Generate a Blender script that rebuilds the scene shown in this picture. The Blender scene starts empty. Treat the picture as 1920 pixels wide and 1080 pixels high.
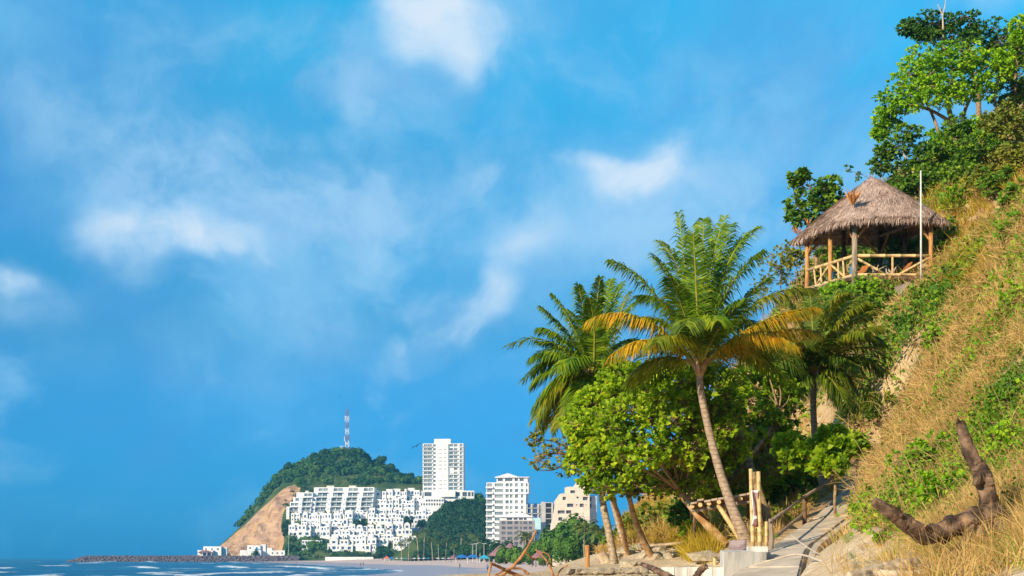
import bpy, math, random
import numpy as np
from mathutils import Vector, Matrix

# ------------------------------------------------------------------ camera, sky, sun, exposure
F, HZ, EYE = 3000.0, 1045.0, 3.9          # focal length in photo pixels, horizon row, eye height
scene = bpy.context.scene
COL = scene.collection
R = math.radians

cam_d = bpy.data.cameras.new('camera')
cam = bpy.data.objects.new('camera', cam_d); COL.objects.link(cam)
cam.location = (0, 0, EYE); cam.rotation_euler = (R(90), 0, 0)
cam_d.sensor_width = 36.0; cam_d.lens = 36.0 * F / 1920.0
cam_d.shift_y = (HZ - 540.0) / 1920.0
cam_d.clip_start = 0.1; cam_d.clip_end = 40000
scene.camera = cam

SUN_DIR = Vector((-0.62, -0.68, 0.385)).normalized()      # towards the sun: behind the camera, to the left
sun_el = math.asin(SUN_DIR.z)
sun_d = bpy.data.lights.new('sun', 'SUN'); sun_d.energy = 5.0; sun_d.angle = R(0.6); sun_d.color = (1.0, 0.83, 0.58)
sun = bpy.data.objects.new('sun', sun_d); COL.objects.link(sun)
sun.rotation_euler = (-SUN_DIR).to_track_quat('-Z', 'Y').to_euler()
sun.location = (0, 0, 200)

scene.view_settings.view_transform = 'Standard'; scene.view_settings.look = 'None'
scene.view_settings.exposure = 0.50; scene.view_settings.gamma = 1.0
scene.view_settings.use_curve_mapping = False
scene.render.engine = 'CYCLES'
scene.cycles.max_bounces = 6; scene.cycles.transparent_max_bounces = 8
scene.cycles.diffuse_bounces = 4; scene.cycles.glossy_bounces = 2; scene.cycles.transmission_bounces = 3
scene.cycles.volume_bounces = 0
scene.cycles.caustics_reflective = False; scene.cycles.caustics_refractive = False

class NT:
    """small node-graph helper"""
    def __init__(s, nt): s.nt = nt; s.nt.nodes.clear()
    def n(s, t, props=None, **ins):
        nd = s.nt.nodes.new(t)
        for k, v in (props or {}).items(): setattr(nd, k, v)
        for k, v in ins.items():
            key = int(k[1:]) if k[0] == '_' and k[1:].isdigit() else k.replace('_', ' ')
            sock = nd.inputs[key]
            if hasattr(v, 'is_linked') or isinstance(v, bpy.types.NodeSocket): s.nt.links.new(v, sock)
            else: sock.default_value = v
        return nd
    def link(s, a, b): s.nt.links.new(a, b)
    def math(s, op, a, b=0.0, clamp=False):
        return s.n('ShaderNodeMath', {'operation': op, 'use_clamp': clamp}, _0=a, _1=b).outputs[0]
    def vmath(s, op, a, b=None, out=0):
        nd = s.n('ShaderNodeVectorMath', {'operation': op}, _0=a)
        if b is not None:
            if isinstance(b, bpy.types.NodeSocket): s.link(b, nd.inputs[1])
            else: nd.inputs[1].default_value = b
        return nd.outputs[out]
    def scale(s, a, f):
        nd = s.n('ShaderNodeVectorMath', {'operation': 'SCALE'}, _0=a)
        if isinstance(f, bpy.types.NodeSocket): s.link(f, nd.inputs['Scale'])
        else: nd.inputs['Scale'].default_value = f
        return nd.outputs[0]
    def mix(s, f, a, b, mode='MIX'):
        nd = s.nt.nodes.new('ShaderNodeMix'); nd.data_type = 'RGBA'; nd.blend_type = mode; nd.clamp_factor = True
        for i, v in ((0, f), (6, a), (7, b)):
            if isinstance(v, bpy.types.NodeSocket): s.link(v, nd.inputs[i])
            else: nd.inputs[i].default_value = v if i == 0 else (*v[:3], 1.0)
        return nd.outputs[2]
    def noise(s, vec, sc, detail=4.0, rough=0.55, out=0, dist=0.0):
        nd = s.n('ShaderNodeTexNoise', None, Scale=sc, Detail=detail, Roughness=rough, Distortion=dist)
        if vec is not None: s.link(vec, nd.inputs['Vector'])
        return nd.outputs[out]
    def ramp(s, f, stops, interp='LINEAR'):
        nd = s.n('ShaderNodeValToRGB', None, Fac=f); cr = nd.color_ramp; cr.interpolation = interp
        while len(cr.elements) < len(stops): cr.elements.new(0.5)
        for e, (p, c) in zip(cr.elements, stops): e.position = p; e.color = (*c[:3], 1.0) if hasattr(c, '__len__') else (c, c, c, 1.0)
        return nd.outputs[0]
    def sstep(s, v, a, b, lo=0.0, hi=1.0):
        return s.n('ShaderNodeMapRange', {'interpolation_type': 'SMOOTHSTEP'}, _0=v, _1=a, _2=b, _3=lo, _4=hi).outputs[0]

def build_world():
    w = bpy.data.worlds.new('World'); scene.world = w; w.use_nodes = True
    w.cycles.sampling_method = 'MANUAL'; w.cycles.sample_map_resolution = 256
    t = NT(w.node_tree)
    sky = t.n('ShaderNodeTexSky', {'sky_type': 'NISHITA', 'sun_disc': False})
    sky.sun_elevation = sun_el; sky.sun_rotation = math.atan2(SUN_DIR.x, SUN_DIR.y)
    sky.air_density = 1.3; sky.dust_density = 0.3; sky.ozone_density = 1.5; sky.altitude = 0
    d = t.n('ShaderNodeTexCoord').outputs['Generated']
    sep = t.n('ShaderNodeSeparateXYZ', None, _0=d)
    el = sep.outputs[2]
    # air tint: the deep tropical blue of the sky, deeper towards the horizon (a rain bank far out)
    tint = t.ramp(t.math('ADD', el, 0.0), [(0.0, (0.01, 0.43, 1.95)), (0.05, (0.04, 0.48, 1.56)), (0.14, (0.12, 0.60, 1.16)), (0.24, (0.13, 0.86, 1.34)), (0.36, (0.10, 1.46, 1.86)), (0.60, (0.55, 1.1, 1.35)), (1.0, (0.75, 1.05, 1.25))])
    base = t.mix(1.0, sky.outputs[0], tint, 'MULTIPLY')
    base = t.scale(base, 0.084)
    # stretched direction for clouds that flatten towards the horizon
    warpn = t.noise(d, 5.0, 5.0, 0.55, out=1)
    warp = t.scale(t.vmath('SUBTRACT', warpn, (0.5, 0.5, 0.5)), 0.13)
    dw = t.vmath('ADD', d, warp)
    fine = t.noise(dw, 13.0, 8.0, 0.58)
    soft = t.noise(t.vmath('MULTIPLY', dw, (1.0, 1.0, 1.6)), 4.2, 6.0, 0.52)
    soft2 = t.noise(t.vmath('MULTIPLY', d, (1.0, 1.0, 1.4)), 2.3, 3.0, 0.5)
    # dark blue bands (rain cloud bank) and thin pale veils, everywhere round the sky
    bank = t.sstep(t.math('ADD', soft2, t.math('MULTIPLY', soft, 0.6)), 0.72, 0.96)
    bank = t.math('MULTIPLY', bank, t.sstep(el, 0.0, 0.10, 0.35, 0.62))
    col = t.mix(bank, base, (0.05, 0.25, 0.56))
    veil = t.math('MULTIPLY', t.sstep(soft, 0.42, 0.72), t.sstep(el, 0.01, 0.14))
    veil = t.math('MULTIPLY', veil, t.sstep(fine, 0.25, 0.75, 0.45, 0.85))
    col = t.mix(t.math('MULTIPLY', veil, 0.76), col, (0.22, 0.54, 0.80))
    mot = t.noise(t.vmath('MULTIPLY', dw, (1.0, 1.0, 1.7)), 10.0, 6.0, 0.56)
    col = t.mix(t.math('MULTIPLY', t.sstep(mot, 0.50, 0.76), t.sstep(el, 0.02, 0.10, 0.15, 0.58)), col, (0.26, 0.52, 0.76))
    col = t.mix(t.math('MULTIPLY', t.sstep(mot, 0.48, 0.26), 0.45), col, (0.05, 0.26, 0.58))
    # the single clouds of the view, each a soft shape about its own direction
    clouds = [(835, 30, 70, 70, .9, .95), (790, -10, 60, 50, .6, .8), (835, 105, 50, 34, .6, .8), (905, 20, 80, 70, .5, .35),
              (1190, 322, 80, 34, .95, 1), (1245, 270, 34, 56, .85, 1), (1110, 300, 56, 22, .6, .9), (1220, 350, 60, 26, .5, .8),
              (330, 452, 120, 50, .95, .95), (390, 480, 80, 34, .75, .95), (250, 430, 70, 46, .5, .7), (290, 350, 100, 80, .55, .5), (250, 520, 70, 50, .4, .4),
              (480, 290, 150, 90, .45, .4), (650, 370, 130, 70, .4, .4), (130, 190, 150, 80, .40, .35), (520, 240, 420, 190, .5, .15), (700, 420, 380, 110, .34, .1), (1200, 420, 330, 170, .34, .1), (960, 620, 300, 130, .28, .1), (260, 640, 260, 90, .22, .1),
              (40, 525, 52, 26, .8, .85), (60, 570, 80, 36, .45, .4),
              (945, 560, 46, 50, 1.0, .9), (840, 636, 76, 34, 1.05, .9), (820, 556, 44, 26, .7, .7), (1010, 450, 70, 44, .8, .8), (890, 600, 60, 30, .6, .6), (780, 670, 60, 22, .4, .4),
              (900, 330, 36, 24, .4, .4), (720, 200, 60, 60, .35, .4), (560, 600, 130, 60, .35, .25), (430, 740, 90, 26, .35, .3),
              (300, 690, 150, 50, .3, .2), (1150, 130, 190, 110, .3, .2), (1350, 420, 190, 130, .5, .3), (1500, 180, 260, 160, .35, .2), (620, 60, 260, 80, .3, .2)]
    acc = None; white = None
    for px, py, sx, sy, dens, wh in clouds:
        c = Vector(((px - 960) / F, 1.0, (HZ - py) / F)).normalized()
        mp = t.n('ShaderNodeMapping', {'vector_type': 'TEXTURE'}, Vector=dw, Location=tuple(c),
                 Rotation=(math.atan2(c.z, math.hypot(c.x, c.y)), 0, -math.atan2(c.x, c.y)), Scale=(sx / F, 0.25, sy / F))
        g = t.sstep(t.vmath('LENGTH', mp.outputs[0], out=1), 1.75, 0.0, 0.0, dens)
        acc = g if acc is None else t.math('ADD', acc, g)
        gw = t.math('MULTIPLY', g, wh)
        white = gw if white is None else t.math('ADD', white, gw)
    dens = t.math('MULTIPLY', acc, t.sstep(fine, 0.30, 0.68, 0.30, 1.25))
    col = t.mix(t.math('MULTIPLY', t.sstep(dens, 0.0, 1.1), 0.72), col, (0.34, 0.55, 0.76))
    wht = t.math('ADD', t.math('MULTIPLY', white, t.sstep(fine, 0.34, 0.68, 0.45, 1.15)), t.math('MULTIPLY', t.math('SUBTRACT', fine, 0.52), t.sstep(white, 0.1, 0.8, 0.0, 1.5)))
    col = t.mix(t.math('MULTIPLY', t.sstep(wht, 0.25, 1.65), 0.75), col, (0.66, 0.72, 0.78))
    bg = t.n('ShaderNodeBackground', None, Color=col, Strength=0.9)
    out = t.n('ShaderNodeOutputWorld', None, Surface=bg.outputs[0])
build_world()

# ------------------------------------------------------------------ helpers
rng = np.random.default_rng(7)
random.seed(7)
def P(px, py, d):                                  # a photo pixel at a known distance -> a point of the place
    return Vector(((px - 960) / F * d, d, EYE + (HZ - py) / F * d))
def lerp(a, b, t): return a + (b - a) * t

def tag(o, label=None, cat=None, group=None, kind=None):
    if label: o['label'] = label
    if cat: o['category'] = cat
    if group: o['group'] = group
    if kind: o['kind'] = kind
    return o
def empty(name, loc, label=None, cat=None, group=None, rz=0.0):
    o = bpy.data.objects.new(name, None); COL.objects.link(o)
    o.location = loc; o.rotation_euler = (0, 0, rz); o.empty_display_size = 0.3
    return tag(o, label, cat, group)
def rootloc(o):
    v = Vector((0, 0, 0))
    while o is not None: v += o.location; o = o.parent
    return v
def npmesh(name, V, Fs, smooth=False):
    """V (n,3), Fs array (m,k) or a list of such arrays"""
    me = bpy.data.meshes.new(name)
    V = np.ascontiguousarray(V, dtype=np.float32)
    Fl = Fs if isinstance(Fs, list) else [Fs]
    Fl = [np.ascontiguousarray(f, dtype=np.int32) for f in Fl if len(f)]
    me.vertices.add(len(V)); me.vertices.foreach_set('co', V.ravel())
    tot = sum(f.size for f in Fl); npoly = sum(len(f) for f in Fl)
    me.loops.add(tot); me.polygons.add(npoly)
    me.loops.foreach_set('vertex_index', np.concatenate([f.ravel() for f in Fl]))
    st, s = [], 0
    for f in Fl:
        st.append(s + np.arange(len(f)) * f.shape[1]); s += f.size
    me.polygons.foreach_set('loop_start', np.concatenate(st).astype(np.int32))
    me.polygons.foreach_set('use_smooth', np.full(npoly, smooth))
    me.update(calc_edges=True)
    return me
def add_obj(name, me, mat=None, parent=None, loc=(0, 0, 0)):
    o = bpy.data.objects.new(name, me); COL.objects.link(o)
    o.location = loc
    if parent is not None: o.parent = parent
    if mat is not None and not me.materials:
        for m in (mat if isinstance(mat, (list, tuple)) else [mat]): me.materials.append(m)
    return o
def npobj(name, V, Fs, mat, parent=None, smooth=False, base=None):
    """world-coordinate verts -> an object; under a parent its verts become local to that thing"""
    V = np.asarray(V, dtype=float)
    if parent is not None: org = np.array(rootloc(parent)); loc = (0, 0, 0)
    elif base is not None: org = np.array(base, float); loc = tuple(base)
    else: org = np.zeros(3); loc = (0, 0, 0)
    return add_obj(name, npmesh(name, V - org, Fs, smooth), mat, parent, loc)

class MB:
    """collects polygons of ONE mesh"""
    def __init__(s): s.v = []; s.f = []
    def add(s, vs, fs):
        k = len(s.v); s.v += [tuple(v) for v in vs]; s.f += [tuple(i + k for i in f) for f in fs]; return s
    def box(s, c, size, rz=0.0, M=None):
        hx, hy, hz = size[0] / 2, size[1] / 2, size[2] / 2
        vs = [Vector((x * hx, y * hy, z * hz)) for x in (-1, 1) for y in (-1, 1) for z in (-1, 1)]
        if M is None: M = Matrix.Rotation(rz, 3, 'Z')
        vs = [M @ v + Vector(c) for v in vs]
        return s.add(vs, [(0, 1, 3, 2), (4, 6, 7, 5), (0, 4, 5, 1), (2, 3, 7, 6), (0, 2, 6, 4), (1, 5, 7, 3)])
    def beam(s, a, b, w, h=None, up=Vector((0, 0, 1))):
        a, b = Vector(a), Vector(b); h = h or w
        d = (b - a); L = d.length; d.normalize()
        if abs(d.dot(up)) > 0.98: up = Vector((0, 1, 0))
        x = d.cross(up).normalized(); z = x.cross(d)
        M = Matrix((x, d, z)).transposed()
        return s.box((a + b) / 2, (w, L, h), M=M)
    def tube(s, pts, rad, n=8, cap=True, jit=0.0, rnd=None):
        pts = [Vector(p) for p in pts]
        if not hasattr(rad, '__len__'): rad = [rad] * len(pts)
        k = len(s.v); u = None
        for i, p in enumerate(pts):
            d = (pts[min(i + 1, len(pts) - 1)] - pts[max(i - 1, 0)]).normalized()
            if u is None: u = d.orthogonal().normalized()
            u = (u - d * u.dot(d)).normalized(); w = d.cross(u)
            for j in range(n):
                a = 2 * math.pi * j / n
                r = rad[i] * (1 + (rnd.uniform(-jit, jit) if rnd else 0))
                s.v.append(tuple(p + u * math.cos(a) * r + w * math.sin(a) * r))
        for i in range(len(pts) - 1):
            for j in range(n):
                s.f.append((k + i * n + j, k + i * n + (j + 1) % n, k + (i + 1) * n + (j + 1) % n, k + (i + 1) * n + j))
        if cap:
            s.f.append(tuple(k + j for j in range(n))[::-1]); s.f.append(tuple(k + (len(pts) - 1) * n + j for j in range(n)))
        return s
    def mesh(s, name, smooth=False, org=(0, 0, 0)):
        me = bpy.data.meshes.new(name)
        o = Vector(org)
        me.from_pydata([tuple(Vector(v) - o) for v in s.v], [], s.f)
        if smooth: me.polygons.foreach_set('use_smooth', [True] * len(me.polygons))
        me.update(); return me
    def build(s, name, mat, parent=None, smooth=False, base=None, local=False):
        if parent is not None and not local: org = rootloc(parent); loc = (0, 0, 0)
        elif base is not None: org = Vector(base); loc = tuple(base)
        else: org = Vector((0, 0, 0)); loc = (0, 0, 0)
        return add_obj(name, s.mesh(name, smooth, org), mat, parent, loc)
def copy_tree(o, parent=None):
    c = o.copy(); COL.objects.link(c)
    if parent is not None: c.parent = parent
    for ch in list(o.children): copy_tree(ch, c)
    return c
def bez(a, b, c, n):                                # quadratic curve through three control points
    a, b, c = Vector(a), Vector(b), Vector(c)
    return [a * (1 - t) ** 2 + b * 2 * t * (1 - t) + c * t * t for t in [i / (n - 1) for i in range(n)]]
def spline(pts, n):                                 # Catmull-Rom through points
    pts = [Vector(p) for p in pts]; q = [pts[0] * 2 - pts[1]] + pts + [pts[-1] * 2 - pts[-2]]
    out = []
    m = len(pts) - 1
    for i in range(n):
        t = i / (n - 1) * m; k = min(int(t), m - 1); t -= k
        p0, p1, p2, p3 = q[k:k + 4]
        out.append(0.5 * ((2 * p1) + (p2 - p0) * t + (2 * p0 - 5 * p1 + 4 * p2 - p3) * t * t + (3 * p1 - p0 - 3 * p2 + p3) * t ** 3))
    return out
def ordinal(i):
    w = ['first', 'second', 'third', 'fourth', 'fifth', 'sixth', 'seventh', 'eighth', 'ninth', 'tenth', 'eleventh', 'twelfth', 'thirteenth', 'fourteenth', 'fifteenth', 'sixteenth', 'seventeenth', 'eighteenth', 'nineteenth', 'twentieth']
    return w[i] if i < 20 else 'twenty-' + w[i - 20]

# value noise for geometry
_perm = rng.permutation(512); _val = rng.random(512)
def vnoise(x, y, z=0.0):
    x, y = np.asarray(x, float), np.asarray(y, float); z = np.zeros_like(x) + z
    xi, yi, zi = np.floor(x).astype(int), np.floor(y).astype(int), np.floor(z).astype(int)
    xf, yf, zf = x - xi, y - yi, z - zi
    sm = lambda t: t * t * (3 - 2 * t)
    u, v, w = sm(xf), sm(yf), sm(zf)
    def h(a, b, c): return _val[_perm[(_perm[(_perm[a % 512] + b) % 512] + c) % 512]]
    r = 0
    for dx in (0, 1):
        for dy in (0, 1):
            for dz in (0, 1):
                r = r + h(xi + dx, yi + dy, zi + dz) * (u if dx else 1 - u) * (v if dy else 1 - v) * (w if dz else 1 - w)
    return r
def fbm(x, y, z=0.0, o=4):
    r, a, f, s = 0, 1.0, 1.0, 0
    for i in range(o): r = r + a * vnoise(np.asarray(x) * f + 17 * i, np.asarray(y) * f - 9 * i, np.asarray(z) * f); s += a; a *= .5; f *= 2.03
    return r / s

class TPS:
    """smooth height surface through known ground points"""
    def __init__(s, pts, smooth=0.0):
        p = np.array(pts, float); s.c = p[:, :2]; n = len(p)
        K = s.U(np.linalg.norm(s.c[:, None] - s.c[None], axis=2)) + np.eye(n) * smooth
        Pm = np.hstack([np.ones((n, 1)), s.c]); A = np.zeros((n + 3, n + 3)); A[:n, :n] = K; A[:n, n:] = Pm; A[n:, :n] = Pm.T
        s.w = np.linalg.solve(A, np.concatenate([p[:, 2], np.zeros(3)]))
    @staticmethod
    def U(r): return np.where(r > 1e-9, r * r * np.log(np.maximum(r, 1e-9)), 0.0)
    def __call__(s, x, y):
        x = np.asarray(x, float); y = np.asarray(y, float); sh = x.shape
        q = np.stack([x.ravel(), y.ravel()], 1); out = np.empty(len(q)); n = len(s.c)
        for i in range(0, len(q), 20000):
            b = q[i:i + 20000]
            out[i:i + 20000] = s.U(np.linalg.norm(b[:, None] - s.c[None], axis=2)) @ s.w[:n] + s.w[n] + b @ s.w[n + 1:]
        return out.reshape(sh)
class Grid:
    """heights sampled on a grid, looked up bilinearly"""
    def __init__(s, x0, x1, nx, y0, y1, ny, fn):
        s.x = np.linspace(x0, x1, nx); s.y = np.linspace(y0, y1, ny)
        X, Y = np.meshgrid(s.x, s.y); s.X, s.Y = X, Y; s.Z = fn(X, Y)
    def __call__(s, x, y):
        fx = np.clip((np.asarray(x, float) - s.x[0]) / (s.x[1] - s.x[0]), 0, len(s.x) - 1.001); fy = np.clip((np.asarray(y, float) - s.y[0]) / (s.y[1] - s.y[0]), 0, len(s.y) - 1.001)
        i, j = fx.astype(int), fy.astype(int); u, v = fx - i, fy - j; Z = s.Z
        return Z[j, i] * (1 - u) * (1 - v) + Z[j, i + 1] * u * (1 - v) + Z[j + 1, i] * (1 - u) * v + Z[j + 1, i + 1] * u * v
    def normal(s, x, y, e=0.3):
        gx = (s(x + e, y) - s(x - e, y)) / (2 * e); gy = (s(x, y + e) - s(x, y - e)) / (2 * e)
        n = np.stack([-gx, -gy, np.ones_like(gx)], -1); return n / np.linalg.norm(n, axis=-1, keepdims=True)
    def faces(s):
        ny, nx = s.Z.shape; i = np.arange(ny * nx).reshape(ny, nx)
        return np.stack([i[:-1, :-1], i[:-1, 1:], i[1:, 1:], i[1:, :-1]], -1).reshape(-1, 4)
    def verts(s): return np.stack([s.X, s.Y, s.Z], -1).reshape(-1, 3)

# ------------------------------------------------------------------ materials
def newmat(name):
    m = bpy.data.materials.new(name); m.use_nodes = True
    return m, NT(m.node_tree)
def finish(t, sh):
    t.n('ShaderNodeOutputMaterial', None, Surface=sh)
def bsdf(t, col, rough=0.8, spec=0.2, bump=None, bstr=0.3, bdist=0.05, **kw):
    b = t.n('ShaderNodeBsdfPrincipled', None, Roughness=rough)
    b.inputs['Specular IOR Level'].default_value = spec
    if isinstance(col, bpy.types.NodeSocket): t.link(col, b.inputs['Base Color'])
    else: b.inputs['Base Color'].default_value = (*col[:3], 1)
    if bump is not None:
        nb = t.n('ShaderNodeBump', None, Strength=bstr, Distance=bdist, Height=bump)
        t.link(nb.outputs[0], b.inputs['Normal'])
    for k, v in kw.items(): b.inputs[k].default_value = v
    return b.outputs[0]
def objco(t): return t.n('ShaderNodeTexCoord').outputs['Object']
def geopos(t): return t.n('ShaderNodeNewGeometry').outputs['Position']
def rnd_id(t):
    """one number per loose piece and per object"""
    g = t.n('ShaderNodeNewGeometry').outputs['Random Per Island']; o = t.n('ShaderNodeObjectInfo').outputs['Random']
    return t.math('FRACT', t.math('ADD', g, o))

def m_plain(name, c1, c2, scale=3.0, rough=0.8, spec=0.2, bump=0.25, bscale=None, bdist=0.03, pos='obj', detail=5.0, stretch=(1, 1, 1), island=0.0, lo=0.35, hi=0.65):
    m, t = newmat(name)
    co = objco(t) if pos == 'obj' else geopos(t)
    if stretch != (1, 1, 1): co = t.vmath('MULTIPLY', co, stretch)
    f = t.noise(co, scale, detail, 0.6)
    f = t.sstep(f, lo, hi)
    if island: f = t.math('ADD', t.math('MULTIPLY', f, 1 - island), t.math('MULTIPLY', rnd_id(t), island))
    col = t.mix(f, c1, c2)
    bm = t.noise(co, bscale or scale * 5, 4.0, 0.6) if bump else None
    finish(t, bsdf(t, col, rough, spec, bm, bump, bdist))
    return m
def m_leaf(name, stops, transl=0.35, rough=0.55, nscale=0.6, namt=0.35, spec=0.25, tcol=1.25):
    """leaf: colour varies leaf by leaf and by branch; some light passes through"""
    m, t = newmat(name)
    r = rnd_id(t)
    n = t.sstep(t.noise(geopos(t), nscale, 3.0, 0.5), 0.3, 0.7)
    f = t.math('ADD', t.math('MULTIPLY', r, 1 - namt), t.math('MULTIPLY', n, namt))
    col = t.ramp(f, stops)
    b = bsdf(t, col, rough, spec)
    tr = t.n('ShaderNodeBsdfTranslucent', None, Color=t.mix(1.0, col, (tcol, tcol, tcol * .6), 'MULTIPLY')).outputs[0]
    mx = t.n('ShaderNodeMixShader', None, _0=transl, _1=b, _2=tr).outputs[0]
    finish(t, mx)
    return m

M = {}
M['sea_almond_leaf'] = m_leaf('sea_almond_leaf', [(0, (.055, .13, .006)), (.3, (.17, .31, .010)), (.65, (.36, .50, .016)), (.92, (.60, .68, .035)), (1, (.58, .34, .03))], .48)
M['dark_leaf'] = m_leaf('dark_leaf', [(0, (.016, .06, .012)), (.5, (.045, .14, .018)), (1, (.13, .26, .025))], .3)
M['sprout_leaf'] = m_leaf('sprout_leaf', [(0, (.06, .16, .008)), (.5, (.18, .36, .012)), (.85, (.36, .52, .02)), (1, (.54, .58, .03))], .38)
M['hilltop_leaf'] = m_leaf('hilltop_leaf', [(0, (.06, .18, .006)), (.4, (.19, .40, .010)), (.8, (.37, .58, .014)), (1, (.54, .66, .02))], .38, nscale=.5)
M['shrub_leaf'] = m_leaf('shrub_leaf', [(0, (.03, .09, .008)), (.5, (.095, .21, .012)), (.85, (.22, .34, .016)), (1, (.38, .42, .02))], .3)
M['olive_leaf'] = m_leaf('olive_leaf', [(0, (.08, .11, .014)), (.5, (.19, .23, .024)), (1, (.38, .34, .05))], .3)
M['almond_shade_leaf'] = m_leaf('almond_shade_leaf', [(0, (.05, .12, .006)), (.4, (.15, .29, .010)), (.8, (.36, .50, .016)), (1, (.58, .56, .03))], .50)  # darker copy of the sea almond leaf; shade put into the colour
M['palm_green'] = m_leaf('palm_green', [(0, (.03, .08, .008)), (.4, (.10, .20, .010)), (.8, (.24, .34, .014)), (1, (.42, .42, .02))], .30, .5, nscale=1.2, namt=.5, spec=.15)
M['palm_olive'] = m_leaf('palm_olive', [(0, (.07, .11, .010)), (.5, (.18, .23, .012)), (1, (.40, .34, .02))], .30, .5, nscale=1.5, namt=.5, spec=.15)
M['palm_gold'] = m_leaf('palm_gold', [(0, (.12, .15, .012)), (.3, (.34, .29, .014)), (.7, (.60, .38, .018)), (1, (.64, .30, .02))], .35, .5, nscale=2.2, namt=.75)
M['palm_dark'] = m_leaf('palm_dark', [(0, (.03, .06, .008)), (.6, (.10, .17, .012)), (1, (.26, .29, .018))], .2, .45, nscale=1.2, namt=.5)  # darker fronds; for the palm below the gazebo, shade put into the colour
M['rachis'] = m_plain('rachis', (.20, .22, .03), (.38, .34, .05), 6, .5, .3, 0)
M['dry_grass'] = m_leaf('dry_grass', [(0, (.26, .15, .05)), (.35, (.46, .29, .10)), (.7, (.62, .44, .18)), (1, (.50, .30, .10))], .25, .7, nscale=.35, namt=.5, spec=.1)
M['gold_grass'] = m_leaf('gold_grass', [(0, (.24, .17, .02)), (.5, (.46, .32, .03)), (1, (.50, .40, .06))], .3, .7, nscale=.5, namt=.4, spec=.1)
M['green_grass'] = m_leaf('green_grass', [(0, (.07, .15, .012)), (.5, (.17, .30, .018)), (1, (.38, .40, .04))], .35, .65, nscale=.5, namt=.5, spec=.15)
M['straw'] = m_leaf('straw', [(0, (.26, .185, .155)), (.4, (.49, .36, .305)), (.8, (.65, .50, .425)), (1, (.74, .60, .51))], .1, .8, nscale=1.2, namt=.4, spec=.1)
M['straw_orange'] = m_leaf('straw_orange', [(0, (.40, .16, .05)), (1, (.62, .30, .10))], .2, .7)
M['thatch'] = m_plain('thatch', (.26, .18, .155), (.50, .37, .32), 4, .9, .05, .6, 60, .05)
M['palm_trunk'] = None
def m_trunk(name, base, ring, mott, spacing=7.0):
    m, t = newmat(name)
    co = objco(t); z = t.n('ShaderNodeSeparateXYZ', None, _0=co).outputs[2]
    wob = t.noise(co, 3.0, 3.0)
    w = t.n('ShaderNodeMath', {'operation': 'FRACT'}, _0=t.math('MULTIPLY', t.math('ADD', z, t.math('MULTIPLY', wob, 0.12)), spacing)).outputs[0]
    rg = t.sstep(w, 0.0, 0.22, 1.0, 0.0)
    pat = t.sstep(t.noise(co, 9.0, 4.0), 0.42, 0.6)
    col = t.mix(pat, base, mott)
    col = t.mix(t.math('MULTIPLY', rg, 0.8), col, ring)
    h = t.math('ADD', t.math('MULTIPLY', w, 0.6), t.math('MULTIPLY', t.noise(co, 40, 4), 0.6))
    finish(t, bsdf(t, col, .85, .15, h, .6, .04)); return m
M['palm_trunk'] = m_trunk('palm_trunk', (.30, .215, .15), (.09, .06, .045), (.40, .30, .22))
M['pale_trunk'] = m_trunk('pale_trunk', (.46, .36, .25), (.16, .11, .07), (.30, .23, .15), 6.0)
M['bark'] = m_plain('bark', (.16, .10, .06), (.36, .25, .14), 5, .9, .1, .7, 22, .04)
M['bark_orange'] = m_plain('bark_orange', (.30, .15, .06), (.48, .35, .20), 4, .9, .1, .7, 22, .04)
M['twig'] = m_plain('twig', (.18, .12, .06), (.30, .21, .11), 8, .85, .1, 0)
M['pale_branch'] = m_plain('pale_branch', (.42, .36, .30), (.55, .46, .36), 5, .85, .1, 0)
M['driftwood'] = m_plain('driftwood', (.05, .028, .017), (.33, .20, .12), 4, .6, .3, 1.0, 30, .03, lo=.38, hi=.72)
M['driftwood_orange'] = m_plain('driftwood_orange', (.26, .11, .045), (.46, .23, .10), 5, .8, .15, .5, 25, .02)
M['driftwood_pale'] = m_plain('driftwood_pale', (.38, .28, .19), (.60, .48, .34), 4, .85, .1, .5, 25, .02)
M['wood_grey'] = m_plain('wood_grey', (.19, .14, .105), (.40, .32, .25), 3, .85, .1, .6, 30, .02, stretch=(4, 4, .5))
M['wood_orange'] = m_plain('wood_orange', (.36, .17, .055), (.58, .31, .11), 3, .7, .2, .4, 30, .02, stretch=(4, 4, .6))
M['wood_dark'] = m_plain('wood_dark', (.08, .05, .035), (.18, .11, .07), 3, .85, .1, .4, 30, .02)
def m_bamboo(name):
    m, t = newmat(name); co = objco(t)
    n = t.sstep(t.noise(co, 6, 4), .3, .7)
    col = t.mix(n, (.50, .33, .14), (.66, .48, .24)); col = t.mix(t.sstep(t.noise(co, 2.5, 3), .55, .75, 0, .6), col, (.36, .25, .14))
    finish(t, bsdf(t, col, .5, .3, t.noise(co, 30, 3), .15, .01)); return m
M['bamboo'] = m_bamboo('bamboo')
M['plank'] = m_plain('plank', (.22, .16, .12), (.42, .32, .25), 3, .85, .1, .5, 25, .015, island=.4)
M['concrete'] = m_plain('concrete', (.38, .32, .26), (.56, .48, .39), 1.4, .9, .1, .4, 30, .012, island=.15)
M['concrete_white'] = m_plain('concrete_white', (.42, .40, .37), (.66, .64, .60), 2.2, .85, .1, .4, 18, .02, stretch=(1.6, 1.6, .35))
M['stone'] = m_plain('stone', (.30, .24, .17), (.56, .47, .34), 3, .95, .08, .8, 14, .04, island=.35)
M['stone_grey'] = m_plain('stone_grey', (.22, .17, .145), (.36, .29, .25), 2, .95, .08, .7, 9, .06, island=.3)
M['white_paint'] = m_plain('white_paint', (.50, .50, .49), (.62, .62, .60), 2, .5, .4, 0)
M['orange_paint'] = m_plain('orange_paint', (.34, .12, .04), (.44, .17, .05), 2, .6, .3, 0)
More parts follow.
